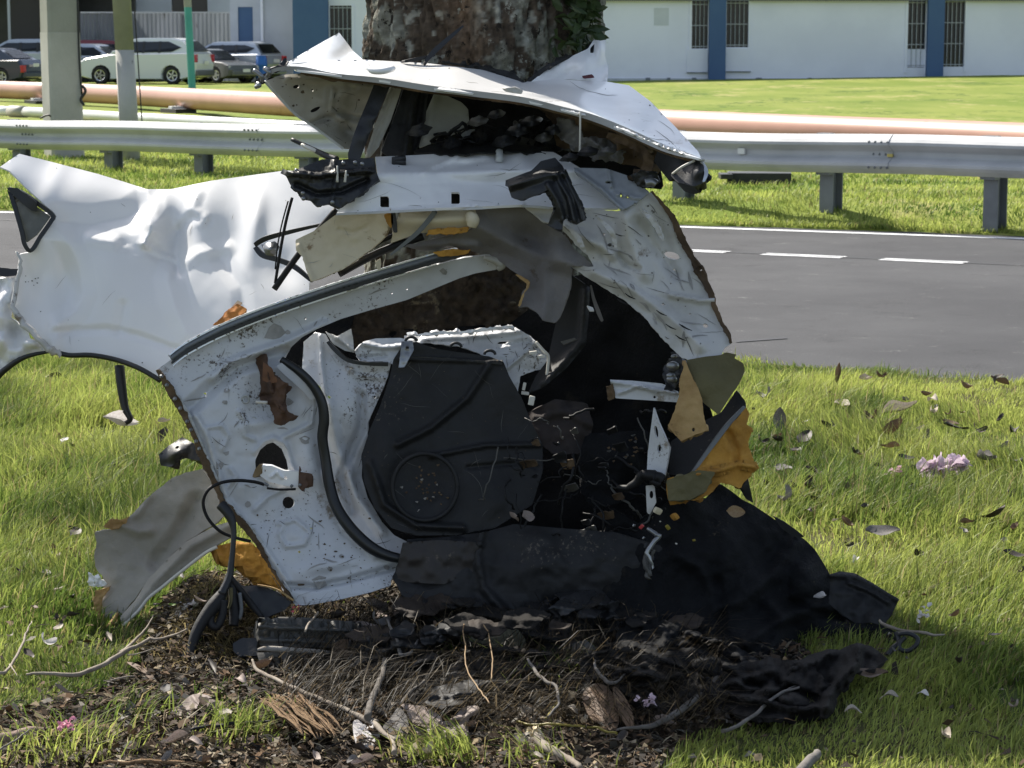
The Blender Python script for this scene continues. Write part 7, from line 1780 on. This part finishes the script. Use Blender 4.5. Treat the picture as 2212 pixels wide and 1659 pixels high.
stick("thick pale grey branch on the soil right of centre", 'b3', [(90, 1400), (190, 1395), (300, 1370), (420, 1310), (520, 1230), (620, 1135)], [.004, .006, .010, .011, .011, .012], m_twigdark, .04, [([(610, 1140), (540, 1145), (480, 1125), (420, 1130)], [.003, .003, .002, .002]), ([(620, 1140), (650, 1165), (655, 1200)], [.003, .002, .002])])
stick("thin grey stick leaning on the dusty dark cloth", 'b3', [(640, 1420), (740, 1370), (850, 1290), (950, 1215), (1038, 1190)], [.007, .006, .006, .005, .004], m_twigdark, .05, [([(940, 1220), (990, 1190), (1035, 1180)], [.004, .003, .002])])
stick("pale splinter of wood beside the white blossom at right", 'b3', [(1455, 842), (1510, 870), (1600, 895), (1700, 905), (1800, 915)], [.005, .007, .005, .006, .003], m_twig, .06)
stick("short thick grey branch stub at the bottom edge", 'b3', [(1030, 1640), (1090, 1570), (1135, 1530)], [.016, .017, .014], m_twigdark, .03)
stick("weathered branch stub below the cream blossom", 'b4', [(1690, 890), (1760, 950), (1850, 1000), (1910, 1050)], [.014, .016, .012, .008], m_twig, .03, [([(1800, 960), (1860, 1000), (1920, 1030)], [.006, .004, .002])])
stick("brown broken stick along the bottom edge at lower left", 'b5', [(560, 1632), (700, 1628), (900, 1622), (1070, 1625)], [.004, .006, .007, .006], m_splint, .03)
stick("pinkish strip of bark at the bottom left edge", 'b5', [(-80, 1530), (0, 1500), (100, 1475), (200, 1450), (290, 1432)], [.02, .022, .022, .016, .006], M("pinkish_bark", (.30, .22, .18), (.22, .15, .12), 16, rough=.9, bump=.5, bscale=60), .02)
stick("dark thin twig on the soil at lower left", 'b5', [(1100, 1440), (1240, 1415), (1400, 1400), (1620, 1395)], [.004, .006, .007, .005], m_blackm, .03)
stick("dark twig crossing the pinkish bark at lower left", 'b5', [(-20, 1560), (90, 1500), (170, 1440)], [.003, .003, .002], m_twigdark, .06)
stick("curved twig arching over the olive shell", 'b4', [(1650, 500), (1690, 560), (1740, 610), (1790, 640), (1800, 720), (1750, 790)], [.004, .006, .006, .005, .004, .003], m_twigdark, .09)
stick("pale root twig by the two brown leaves", 'b4', [(1980, 500), (2010, 570), (2060, 620), (2110, 600), (2180, 540)], [.004, .006, .007, .004, .003], m_twigdark, .08)
stick("thin twig in front of the tray with a bent end", 'b4', [(940, 300), (980, 380), (1010, 470), (1060, 460), (1100, 400)], [.005, .006, .007, .006, .004], m_twigdark, .08)
stick("short slanted stick below the olive shell", 'b4', [(1010, 720), (1060, 670), (1130, 610)], [.005, .006, .004], m_twigdark, .06)
stick("thin twig on the grey sill box", 'b4', [(525, 355), (560, 300), (595, 262)], [.004, .004, .003], m_twig, .16)
stick("dark stalk leaning beside the curled bark", 'b4', [(840, 790), (870, 700), (905, 610), (930, 500)], [.012, .012, .010, .008], m_twigdark, .06)
for k, (q, lab) in enumerate((([(1600, 815), (1700, 830), (1820, 828), (1940, 835)], "yellow cable on the soil in the foreground"), ([(1950, 835), (2040, 860), (2100, 872)], "short end of yellow cable near the brown leaves"), ([(1740, 800), (1800, 720), (1810, 640)], "yellow cable standing up from the straw"), ([(1330, 300), (1330, 420), (1345, 540), (1400, 640), (1450, 730)], "yellowish dry vine hanging over the olive shell"), ([(1430, 330), (1460, 420), (1470, 500), (1465, 600)], "second dry vine over the olive shell, to the right"))):
    o = link("cable" if k < 3 else "vine", tube_mesh("cable", gp('b4', q, .028 if k < 3 else .12), .0030 if k < 3 else .0016, 6, wob=.003, seed=k), m_wireyel if k < 3 else LM['tan'])
    tag(o, lab, "cable" if k < 3 else "vine")
# fibrous splinters
sp = thing("wood_splinters", tuple(gp('b4', [(540, 830)])[0]), "torn fibrous brown wood splinters on the soil at lower left", "wood")
r = np.random.default_rng(77)
for k in range(64):
    t = r.uniform(0, 1)
    a0 = (300 + 230 * t + r.uniform(-10, 10), 690 - 10 * t + r.uniform(-14, 20)); a1 = (520 + 200 * t + r.uniform(-40, 40), 870 + r.uniform(-30, 20))
    m_ = ((a0[0] + a1[0]) / 2 + r.uniform(-16, 16), (a0[1] + a1[1]) / 2 + r.uniform(-14, 8))
    link("splinter", tube_mesh("splinter", gp('b4', [a0, m_, a1], .02 + r.uniform(0, .05)), [.0012, r.uniform(.002, .007), .0015], 5, n=4, wob=.006, seed=k, flat=.4), m_splint, sp)
bk_ = thing("curled_bark", tuple(gp('b4', [(760, 700)])[0]), "curled dark bark slab below the grey sill box", "bark")
sheet("bark_slab", V('b4', [(690, 556, 5.40), (760, 550, 5.39), (832, 552, 5.40), (850, 620, 5.38), (838, 700, 5.37), (820, 772, 5.36), (760, 760, 5.36), (712, 720, 5.37), (680, 650, 5.39)]), m_bark2, bk_, step=4, rag=2, thick=.012, nz=(.02, 14), creases=[(V('b4', [(x, 556), (x + 14, 650), (x - 4, 760)]), .016, 5) for x in (710, 738, 766, 795, 820)], dents=[(432 + 765 * .4297, 1210 + 650 * .4297, 22, 70, 0, .05)])
sheet("bark_end", V('b4', [(690, 556, 5.385), (730, 540, 5.42), (800, 542, 5.42), (832, 552, 5.39), (760, 562, 5.38)]), m_splint, bk_, step=3, rag=1.5, thick=.006)
# large leaves traced where they lie
def traced(fr, pts, dy, kind, label, creases=()):
    q = V(fr, pts)
    yb = max(p[1] for p in q)
    base = gp('d', [(q[0][0], yb)], .0)[0].y
    pp = [(x, y, base - .03 + .0016 * (yb - y) + dy) for x, y in q]
    o = sheet("dead_leaf", pp, LM[kind], None, step=4, curve=True, thick=.003, nz=(.008, 40), seed=int(q[0][0]), creases=creases)
    return tag(o, label, "leaf")
traced('b4', [(1005, 722), (1060, 728), (1130, 738), (1190, 770), (1222, 815), (1180, 850), (1135, 880), (1090, 868), (1062, 820), (1040, 760)], 0, 'pinkgrey', "big pinkish leaf bent over, left one in the foreground centre", [(V('b4', [(1010, 724), (1100, 780), (1160, 860)]), .012, 12)])
traced('b4', [(1142, 902), (1165, 850), (1200, 815), (1250, 808), (1275, 790), (1330, 740), (1400, 735), (1392, 775), (1350, 800), (1345, 880), (1290, 895), (1220, 896)], 0, 'pinkgrey', "largest pinkish leaf with a folded tip, foreground centre", [(V('b4', [(1260, 800), (1330, 790), (1395, 750)]), .016, 8), (V('b4', [(1170, 890), (1250, 830), (1330, 800)]), -.010, 12)])
traced('b4', [(1925, 690), (1945, 640), (2000, 620), (2060, 650), (2105, 760), (2090, 870), (2030, 830), (1960, 790)], 0, 'brown', "broad dusky brown leaf leaning by the lilac blossom", [(V('b4', [(1960, 650), (2020, 740), (2085, 860)]), .012, 12)])
traced('b4', [(2075, 640), (2110, 655), (2160, 730), (2180, 800), (2170, 860), (2130, 810), (2095, 740)], -.03, 'brown', "narrow rust brown leaf against the broad dusky brown leaf")
traced('b4', [(1595, 745), (1630, 730), (1680, 738), (1715, 780), (1690, 812), (1640, 805), (1605, 780)], 0, 'pale', "round pale leaf with a notch above the yellow cable")
traced('b4', [(880, 300), (900, 250), (980, 255), (1050, 230), (1140, 190), (1130, 215), (1060, 262), (980, 275), (930, 300)], .06, 'pinkgrey', "torn grey beige leaf right of the sill box")
traced('b4', [(660, 455), (690, 410), (740, 398), (825, 410), (800, 450), (740, 490), (680, 500)], -.12, 'brown', "brown ribbed leaf lying on the sill box's front")
traced('b5', [(975, 1350), (1000, 1320), (1060, 1270), (1110, 1235), (1180, 1235), (1235, 1265), (1240, 1310), (1210, 1345), (1190, 1290), (1150, 1275), (1130, 1340), (1060, 1355)], 0, 'pinkgrey', "crumpled pinkish leaf arched over the soil at lower left", [(V('b5', [(1110, 1240), (1140, 1290), (1130, 1340)]), .016, 8)])
traced('b5', [(1045, 720), (1060, 640), (1130, 590), (1165, 600), (1190, 670), (1120, 700)], 0, 'brown', "tan brown leaf standing in the grass left of the hose")
traced('b5', [(730, 1050), (790, 1060), (850, 1100), (905, 1150), (880, 1160), (820, 1110)], 0, 'brown', "slender olive brown leaf under the forked branch")
traced('b4', [(1600, 880), (1640, 866), (1700, 862), (1726, 880), (1715, 925), (1670, 940), (1620, 930)], 0, 'pale', "crumpled cream leaf at the bottom in front")
traced('b4', [(770, 815), (800, 805), (840, 850), (880, 900), (878, 935), (800, 942), (775, 890)], 0, 'white', "folded white petal under the end of the long stick")
traced('b4', [(905, 860), (960, 790), (1000, 740), (1040, 790), (1045, 850), (990, 900), (940, 890)], 0, 'grey', "glossy grey leaf cupped beside the long stick")

# ------------------------------------------------------------------ soil litter and grass
def set_col(me, c, domain='POINT'):
    a = me.color_attributes.new('col', 'FLOAT_COLOR', domain)
    a.data.foreach_set('color', np.concatenate([c, np.ones((len(c), 1))], 1).astype(np.float32).ravel())


co = np.empty(len(vg.data.vertices) * 3); vg.data.vertices.foreach_get('co', co); co = co.reshape(-1, 3)
sm = soil_mask(co[:, 0], co[:, 1])[:, None]
nn = fbm(co[:, 0] * 5, co[:, 1] * 5, oct=4, seed=41)[:, None] * .5 + .5
gcol = np.array([[.085, .075, .035]]) * (1 - nn) + np.array([[.060, .085, .022]]) * nn
scol = np.array([[.030, .023, .016]]) * (1 - nn) + np.array([[.070, .052, .034]]) * nn
scol = scol * (.42 + .58 * smooth(.05, .75, np.hypot((co[:, 0] - .12) / 1.25, (co[:, 1] - 5.6) / .75) - .3))[:, None]  # soil colour darkened towards the heap, imitating the shade there
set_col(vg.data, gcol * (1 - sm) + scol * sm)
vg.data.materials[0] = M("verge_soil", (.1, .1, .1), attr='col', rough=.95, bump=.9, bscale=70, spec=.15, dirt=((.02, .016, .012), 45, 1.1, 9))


def quads_mesh(name, V4, cols, faces_per, idx):
    n = len(V4)
    k = V4.shape[1]
    f = (np.arange(n) * k)[:, None, None] + idx[None]
    f = f.reshape(-1, idx.shape[1])
    me = bpy.data.meshes.new(name)
    W = V4.reshape(-1, 3)
    me.vertices.add(len(W)); me.vertices.foreach_set('co', W.astype(np.float32).ravel())
    me.loops.add(f.size); me.polygons.add(len(f))
    me.loops.foreach_set('vertex_index', f.ravel().astype(np.int32))
    me.polygons.foreach_set('loop_start', np.arange(0, f.size, idx.shape[1], dtype=np.int32))
    me.update(calc_edges=True)
    set_col(me, np.repeat(cols, k, 0))
    return me


def blades(name, X, Y, Z, h, w, cols, seed, lean=.55):
    n = len(X)
    r = np.random.default_rng(seed)
    az = r.uniform(0, 2 * math.pi, n)
    la = fbm(X * 1.7, Y * 1.7, oct=2, seed=seed) * 3 + r.normal(0, .9, n)
    ln = np.abs(r.normal(lean, .3, n))
    d = np.stack([np.cos(la), np.sin(la), 0 * la], 1)
    sdir = np.stack([np.cos(az), np.sin(az), 0 * az], 1)
    b = np.stack([X, Y, Z], 1)
    up = np.array([[0, 0, 1.0]])
    h_ = h[:, None]; w_ = w[:, None]
    p1 = b + up * h_ * .55 + d * h_ * (ln * .30)[:, None]
    tip = b + up * h_ * (1 - .22 * ln)[:, None] + d * h_ * (ln * .95)[:, None]
    V5 = np.stack([b - sdir * w_ * .5, b + sdir * w_ * .5, p1 + sdir * w_ * .38, p1 - sdir * w_ * .38, tip], 1)
    idx = np.array([[0, 1, 2], [0, 2, 3], [3, 2, 4]])
    return quads_mesh(name, V5, cols, 3, idx)


m_grass = M("grass_blades", (.1, .2, .03), attr='col', rough=.5, transl=.52, spec=.3)


def grass_cols(X, Y, r, dry=.10, seed=50):
    n = len(X)
    t = np.clip(fbm(X * 1.3, Y * 1.3, oct=4, seed=seed) * .75 + .5 + r.normal(0, .25, n), 0, 1)[:, None]
    c = np.array([[.080, .130, .024]]) * (1 - t) + np.array([[.31, .35, .088]]) * t
    c = c * r.uniform(.86, 1.42, n)[:, None]
    dm = r.uniform(0, 1, n) < dry
    c[dm] = np.array([.30, .25, .12]) * r.uniform(.6, 1.2, (dm.sum(), 1))
    return c


r = np.random.default_rng(21)
N = 450000
Y = 4.55 + (11.6 - 4.55) * r.uniform(0, 1, N) ** .85
X = r.uniform(-1, 1, N)
X = np.where(np.arange(N) % 6 == 0, X * (.40 * Y + 1.2), X * (.245 * Y + .25))
# keep to this side of the road edge
tt = -((X - nearA.x) * near_nrm.x + (Y - nearA.y) * near_nrm.y)
ok = tt > r.uniform(-.10, .05, N)
sm = soil_mask(X, Y)
pn = fbm(X * 3.1, Y * 3.1, oct=3, seed=71)
ok &= (sm < .5) | (r.uniform(0, 1, N) < .02 + .10 * (pn > .6))
ok &= ~((sm < .5) & (pn < -.42) & (r.uniform(0, 1, N) < .7))
# thinner right under the trunk, and on the shaded lower right
ok &= np.hypot(X - TC.x, Y - TC.y) > .5
X, Y, tt, sm, pn = X[ok], Y[ok], tt[ok], sm[ok], pn[ok]
hh = (.036 + .036 * smooth(5.4, 7.2, Y)) * (.45 + .55 * smooth(.05, 1.3, tt)) * (1 + .45 * fbm(X * 1.6, Y * 1.6, oct=3, seed=72)) * r.uniform(.5, 1.2, len(X)) * np.where(r.uniform(0, 1, len(X)) < .10, 1.7, 1)
hh = np.where(sm > .5, hh * .8, hh) * np.where(tt < .25, 1.0, 1)
ww = r.uniform(.0028, .0052, len(X))
gm = blades("grass", X, Y, zn(X, Y) - .004, hh, ww, grass_cols(X, Y, r, .08), 22)
tag(link("grass", gm, m_grass), "green grass growing on the near verge", "grass", kind='stuff')
# tufts in the soil
tv = []
for fr, a, b, n_, sp_ in (('b4', 1200, 1010, 240, .045), ('b4', 190, 900, 120, .045), ('b5', 330, 1560, 260, .08), ('b5', 1400, 1440, 90, .05), ('b4', 1700, 1030, 60, .04), ('b5', 760, 1370, 60, .04), ('b4', 1790, 620, 160, .06), ('b4', 1380, 480, 120, .06)):
    c = gp(fr, [(a, b)], 0)[0]
    tv.append(np.stack([r.normal(c.x, sp_, n_), r.normal(c.y, sp_, n_)], 1))
tv = np.concatenate(tv)
X, Y = tv[:, 0], tv[:, 1]
gm = blades("grass_tufts", X, Y, zn(X, Y) - .004, r.uniform(.05, .11, len(X)), r.uniform(.003, .005, len(X)), grass_cols(X, Y, r, .15), 23, .75)
tag(link("grass_tufts", gm, m_grass), "tufts of grass coming through the churned soil", "grass", kind='stuff')
mx, my = r.normal(-.72, .13, 2600), r.normal(5.75, .13, 2600)
gm = blades("dry_grass", mx, my, zn(mx, my) - .004, r.uniform(.02, .06, 2600), r.uniform(.002, .004, 2600), np.array([[.26, .21, .10]]) * r.uniform(.4, 1.3, (2600, 1)), 29, 1.1)
tag(link("dry_grass", gm, m_grass), "dry straw coloured grass on the root mound", "grass", kind='stuff')
# far verge and lawn
N = 170000
s_ = r.uniform(-12, 11, N); t_ = .02 + 16 * r.uniform(0, 1, N) ** 1.7
X = np.where(s_ < 0, farA.x - left_dir.x * s_, farA.x + far_dir.x * s_) + perp.x * (t_ + .28)
Y = np.where(s_ < 0, farA.y - left_dir.y * s_, farA.y + far_dir.y * s_) + perp.y * (t_ + .28)
ok = (np.abs(X) < .235 * Y) | (r.uniform(0, 1, N) < .35)
X, Y, t_ = X[ok], Y[ok], t_[ok]
hh = (.045 + .035 * (fbm(X * .8, Y * .8, oct=3, seed=77) * .5 + .5)) * r.uniform(.5, 1.3, len(X))
gm = blades("lawn_grass", X, Y, lawn_z(X, Y, t_) - .005, hh, r.uniform(.006, .013, len(X)) * (1 + t_ / 14), grass_cols(X, Y, r, .04, 90) * 1.05, 24, .6)
tag(link("lawn_grass", gm, m_grass), "short lawn grass along the far road edge", "grass", kind='stuff')

m_lining = M("torn_dark_lining", (.012, .011, .0105), (.026, .023, .020), 9, 6, rough=.9, bump=.5, bscale=80, spec=.2, dirt=((.10, .075, .05), 70, 1.24, 7))
m_brownplast = M("dull_brown_plastic", (.028, .022, .018), (.05, .038, .030), 9, 6, rough=.75, bump=.3, bscale=60, spec=.25, dirt=((.13, .10, .065), 70, 1.24, 7))
rq = np.random.default_rng(404)
for k in range(48):
    x, y = rq.uniform(800, 1540), 1305 + 215 * rq.uniform(0, 1) ** 1.1
    if y > 1420 and x > 1380: y -= 40
    g = gp('d', [(x, y)], .0)[0]
    s = rq.uniform(22, 74)
    an = rq.uniform(-.5, .5)
    pts = []
    nside = rq.integers(5, 8)
    for q in range(nside):
        t = 2 * math.pi * q / nside
        u, v = math.cos(t) * s * rq.uniform(.7, 1.2), math.sin(t) * s * rq.uniform(.25, .55)
        uu, vv = u * math.cos(an) - v * math.sin(an), u * math.sin(an) + v * math.cos(an)
        pts.append((x + uu, y + vv - s * .2, g.y - .10 + .0014 * -vv * 2))
    o = sheet("scrap", pts, (m_lining, m_blackm, m_brownplast, m_blackp, m_lining)[k % 5], None, step=6, rag=3, thick=.004, nz=(.03, 30), seed=500 + k, creases=[([(x - s, y + rq.uniform(-10, 10)), (x + s, y + rq.uniform(-14, 14))], .03, 9)])
    kind = ("black cloth lining", "matt black plastic", "brown plastic", "glossy black plastic", "black cloth lining")[k % 5]
    where = "right of the grey sill box" if x < 980 else "in the heap below the under tray" if x < 1240 else "at the left foot of the black carpet"
    tag(o, ("large " if s > 56 else "small " if s < 36 else "") + "scrap of " + kind + " " + where, "scrap", "dark scraps on the soil below the under tray")
BIG = [([(860, 1330), (930, 1290), (1040, 1300), (1130, 1320), (1180, 1360), (1120, 1400), (1010, 1420), (900, 1405), (850, 1370)], m_lining, "wide black lining crumpled below the under tray, nearest the grey sill box"),
       ([(1120, 1300), (1230, 1290), (1340, 1300), (1420, 1340), (1390, 1400), (1280, 1420), (1180, 1410), (1110, 1360)], m_blackm, "wide black plastic sheet crumpled below the middle of the under tray"),
       ([(1350, 1330), (1450, 1340), (1560, 1390), (1640, 1420), (1600, 1470), (1480, 1490), (1380, 1460), (1320, 1400)], m_carpet, "black carpet piece spilling forward from the foot of the large carpet"),
       ([(1250, 1420), (1350, 1400), (1450, 1430), (1540, 1470), (1560, 1520), (1460, 1545), (1340, 1520), (1260, 1480)], m_lining, "black lining crumpled behind the thick pale grey branch"),
       ([(980, 1410), (1090, 1395), (1200, 1410), (1260, 1440), (1220, 1490), (1110, 1500), (1010, 1480)], m_soilcloth, "dusty black cloth crumpled above the two big pinkish leaves"),
       ([(760, 1380), (840, 1365), (930, 1400), (960, 1440), (900, 1480), (800, 1470), (750, 1430)], m_blackm, "bent black plastic piece right of the sill box, above the bark slab"),
       ([(1560, 1440), (1660, 1420), (1760, 1440), (1800, 1490), (1740, 1540), (1640, 1560), (1560, 1520)], m_soilcloth, "black cloth fold between the large carpet and the thin grey stick")]
for k, (pts, m, lab) in enumerate(BIG):
    q = np.array(pts, float)
    yb = q[:, 1].max()
    base = gp('d', [(q[:, 0].mean(), yb)], 0)[0].y
    cx, cy = q.mean(0)
    dn = [(cx + rq.uniform(-60, 60), cy + rq.uniform(-30, 30), rq.uniform(18, 40), rq.uniform(10, 20), rq.uniform(-40, 40), rq.uniform(-.05, .06)) for _ in range(5)]
    cr = []
    for _ in range(6):
        x0, y0, an = cx + rq.uniform(-80, 80), cy + rq.uniform(-40, 40), rq.uniform(-.5, .5)
        cr.append(([(x0 - 55 * math.cos(an), y0 - 55 * math.sin(an)), (x0, y0 + rq.uniform(-8, 8)), (x0 + 55 * math.cos(an), y0 + 55 * math.sin(an))], rq.choice([-.05, .06]), rq.uniform(8, 14)))
    o = sheet("torn_lining", [(x, y, base - .05 + .0019 * (yb - y)) for x, y in pts], m, None, step=4, rag=4, thick=.006, nz=(.05, 40, .02, 16), seed=700 + k, dents=dn, creases=cr)
    tag(o, lab, "lining")
FG = "curled leaves on the churned soil in the foreground"
for k in range(46):
    x = rq.uniform(120, 1480); y = rq.uniform(1440, 1650) if x < 560 else rq.uniform(1320, 1650)
    kind = ('pinkgrey', 'brown', 'brown', 'dark', 'grey', 'pale')[rq.integers(0, 6)]
    side = "left of the long stick" if x < 560 else "between the long stick and the grey branch" if x < 1330 else "near the grey branch"
    leaf(x, y, rq.uniform(28, 74), kind, dict(pinkgrey="pinkish grey", brown="brown", dark="dark", grey="grey", pale="pale")[kind] + " curled leaf on the churned soil " + side, group=FG + ", " + kind + ", " + side, z=.03, shape=int(rq.integers(0, 5)))
ns = 7000
sx, sy = [], []
cxy = np.array([tuple(G(rq.uniform(600, 1560), rq.uniform(1290, 1560), .04))[:2] for _ in range(ns)])
gm = blades("straw", cxy[:, 0], cxy[:, 1], zn(cxy[:, 0], cxy[:, 1]) + rq.uniform(0, .07, ns), rq.uniform(.02, .10, ns), rq.uniform(.0012, .0026, ns), np.array([[.17, .13, .075]]) * (rq.uniform(.08, 1.0, (ns, 1)) ** 2.6), 45, 1.9)
tag(link("straw", gm, m_grass), "dry straw strewn over the dark debris", "straw", kind='stuff')

# bark chips, straw and crumbs on the churned soil
N = 46000
xy = np.stack([r.uniform(-1.7, 1.75, N), r.uniform(4.55, 6.35, N)], 1)
keep = (soil_mask(xy[:, 0], xy[:, 1]) > .5) | (r.uniform(0, 1, N) < .03)
xy = xy[keep]
n = len(xy)
z = zn(xy[:, 0], xy[:, 1]) + r.uniform(.0, .022, n)
straw = r.uniform(0, 1, n) < .42
L_ = np.where(straw, r.uniform(.02, .07, n), r.uniform(.008, .032, n)); Wd = np.where(straw, r.uniform(.0015, .003, n), L_ * r.uniform(.4, .8, n))
az = r.uniform(0, 2 * math.pi, n); el = r.normal(0, .35, n)
d = np.stack([np.cos(az) * np.cos(el), np.sin(az) * np.cos(el), np.sin(el)], 1)
sd = np.stack([-np.sin(az), np.cos(az), r.normal(0, .5, n)], 1)
c0 = np.stack([xy[:, 0], xy[:, 1], z + .006], 1)
up = np.array([[0, 0, 1]]) * (L_ * .12)[:, None]
V4 = np.stack([c0 - d * L_[:, None] / 2 - sd * Wd[:, None] / 2, c0 - sd * Wd[:, None] / 2 + up, c0 + d * L_[:, None] / 2, c0 + sd * Wd[:, None] / 2 + up * .6], 1)
pal = np.array([[.10, .062, .032], [.055, .038, .024], [.22, .17, .10], [.30, .25, .17], [.03, .024, .018], [.15, .085, .04], [.16, .145, .12]])
cols = pal[r.choice(7, n, p=[.22, .24, .12, .07, .2, .08, .07])]
cols[straw] = pal[r.choice([1, 2, 3, 4, 5], straw.sum(), p=[.3, .25, .12, .2, .13])]
cols = cols * r.uniform(.7, 1.25, (n, 1))
cols = cols * (.40 + .60 * smooth(.05, .75, np.hypot((xy[:, 0] - .12) / 1.25, (xy[:, 1] - 5.6) / .75) - .35 + .2 * fbm(xy[:, 0] * 3, xy[:, 1] * 3, seed=6)))[:, None]        # litter colour darkened beside the wreck to paint in its shade
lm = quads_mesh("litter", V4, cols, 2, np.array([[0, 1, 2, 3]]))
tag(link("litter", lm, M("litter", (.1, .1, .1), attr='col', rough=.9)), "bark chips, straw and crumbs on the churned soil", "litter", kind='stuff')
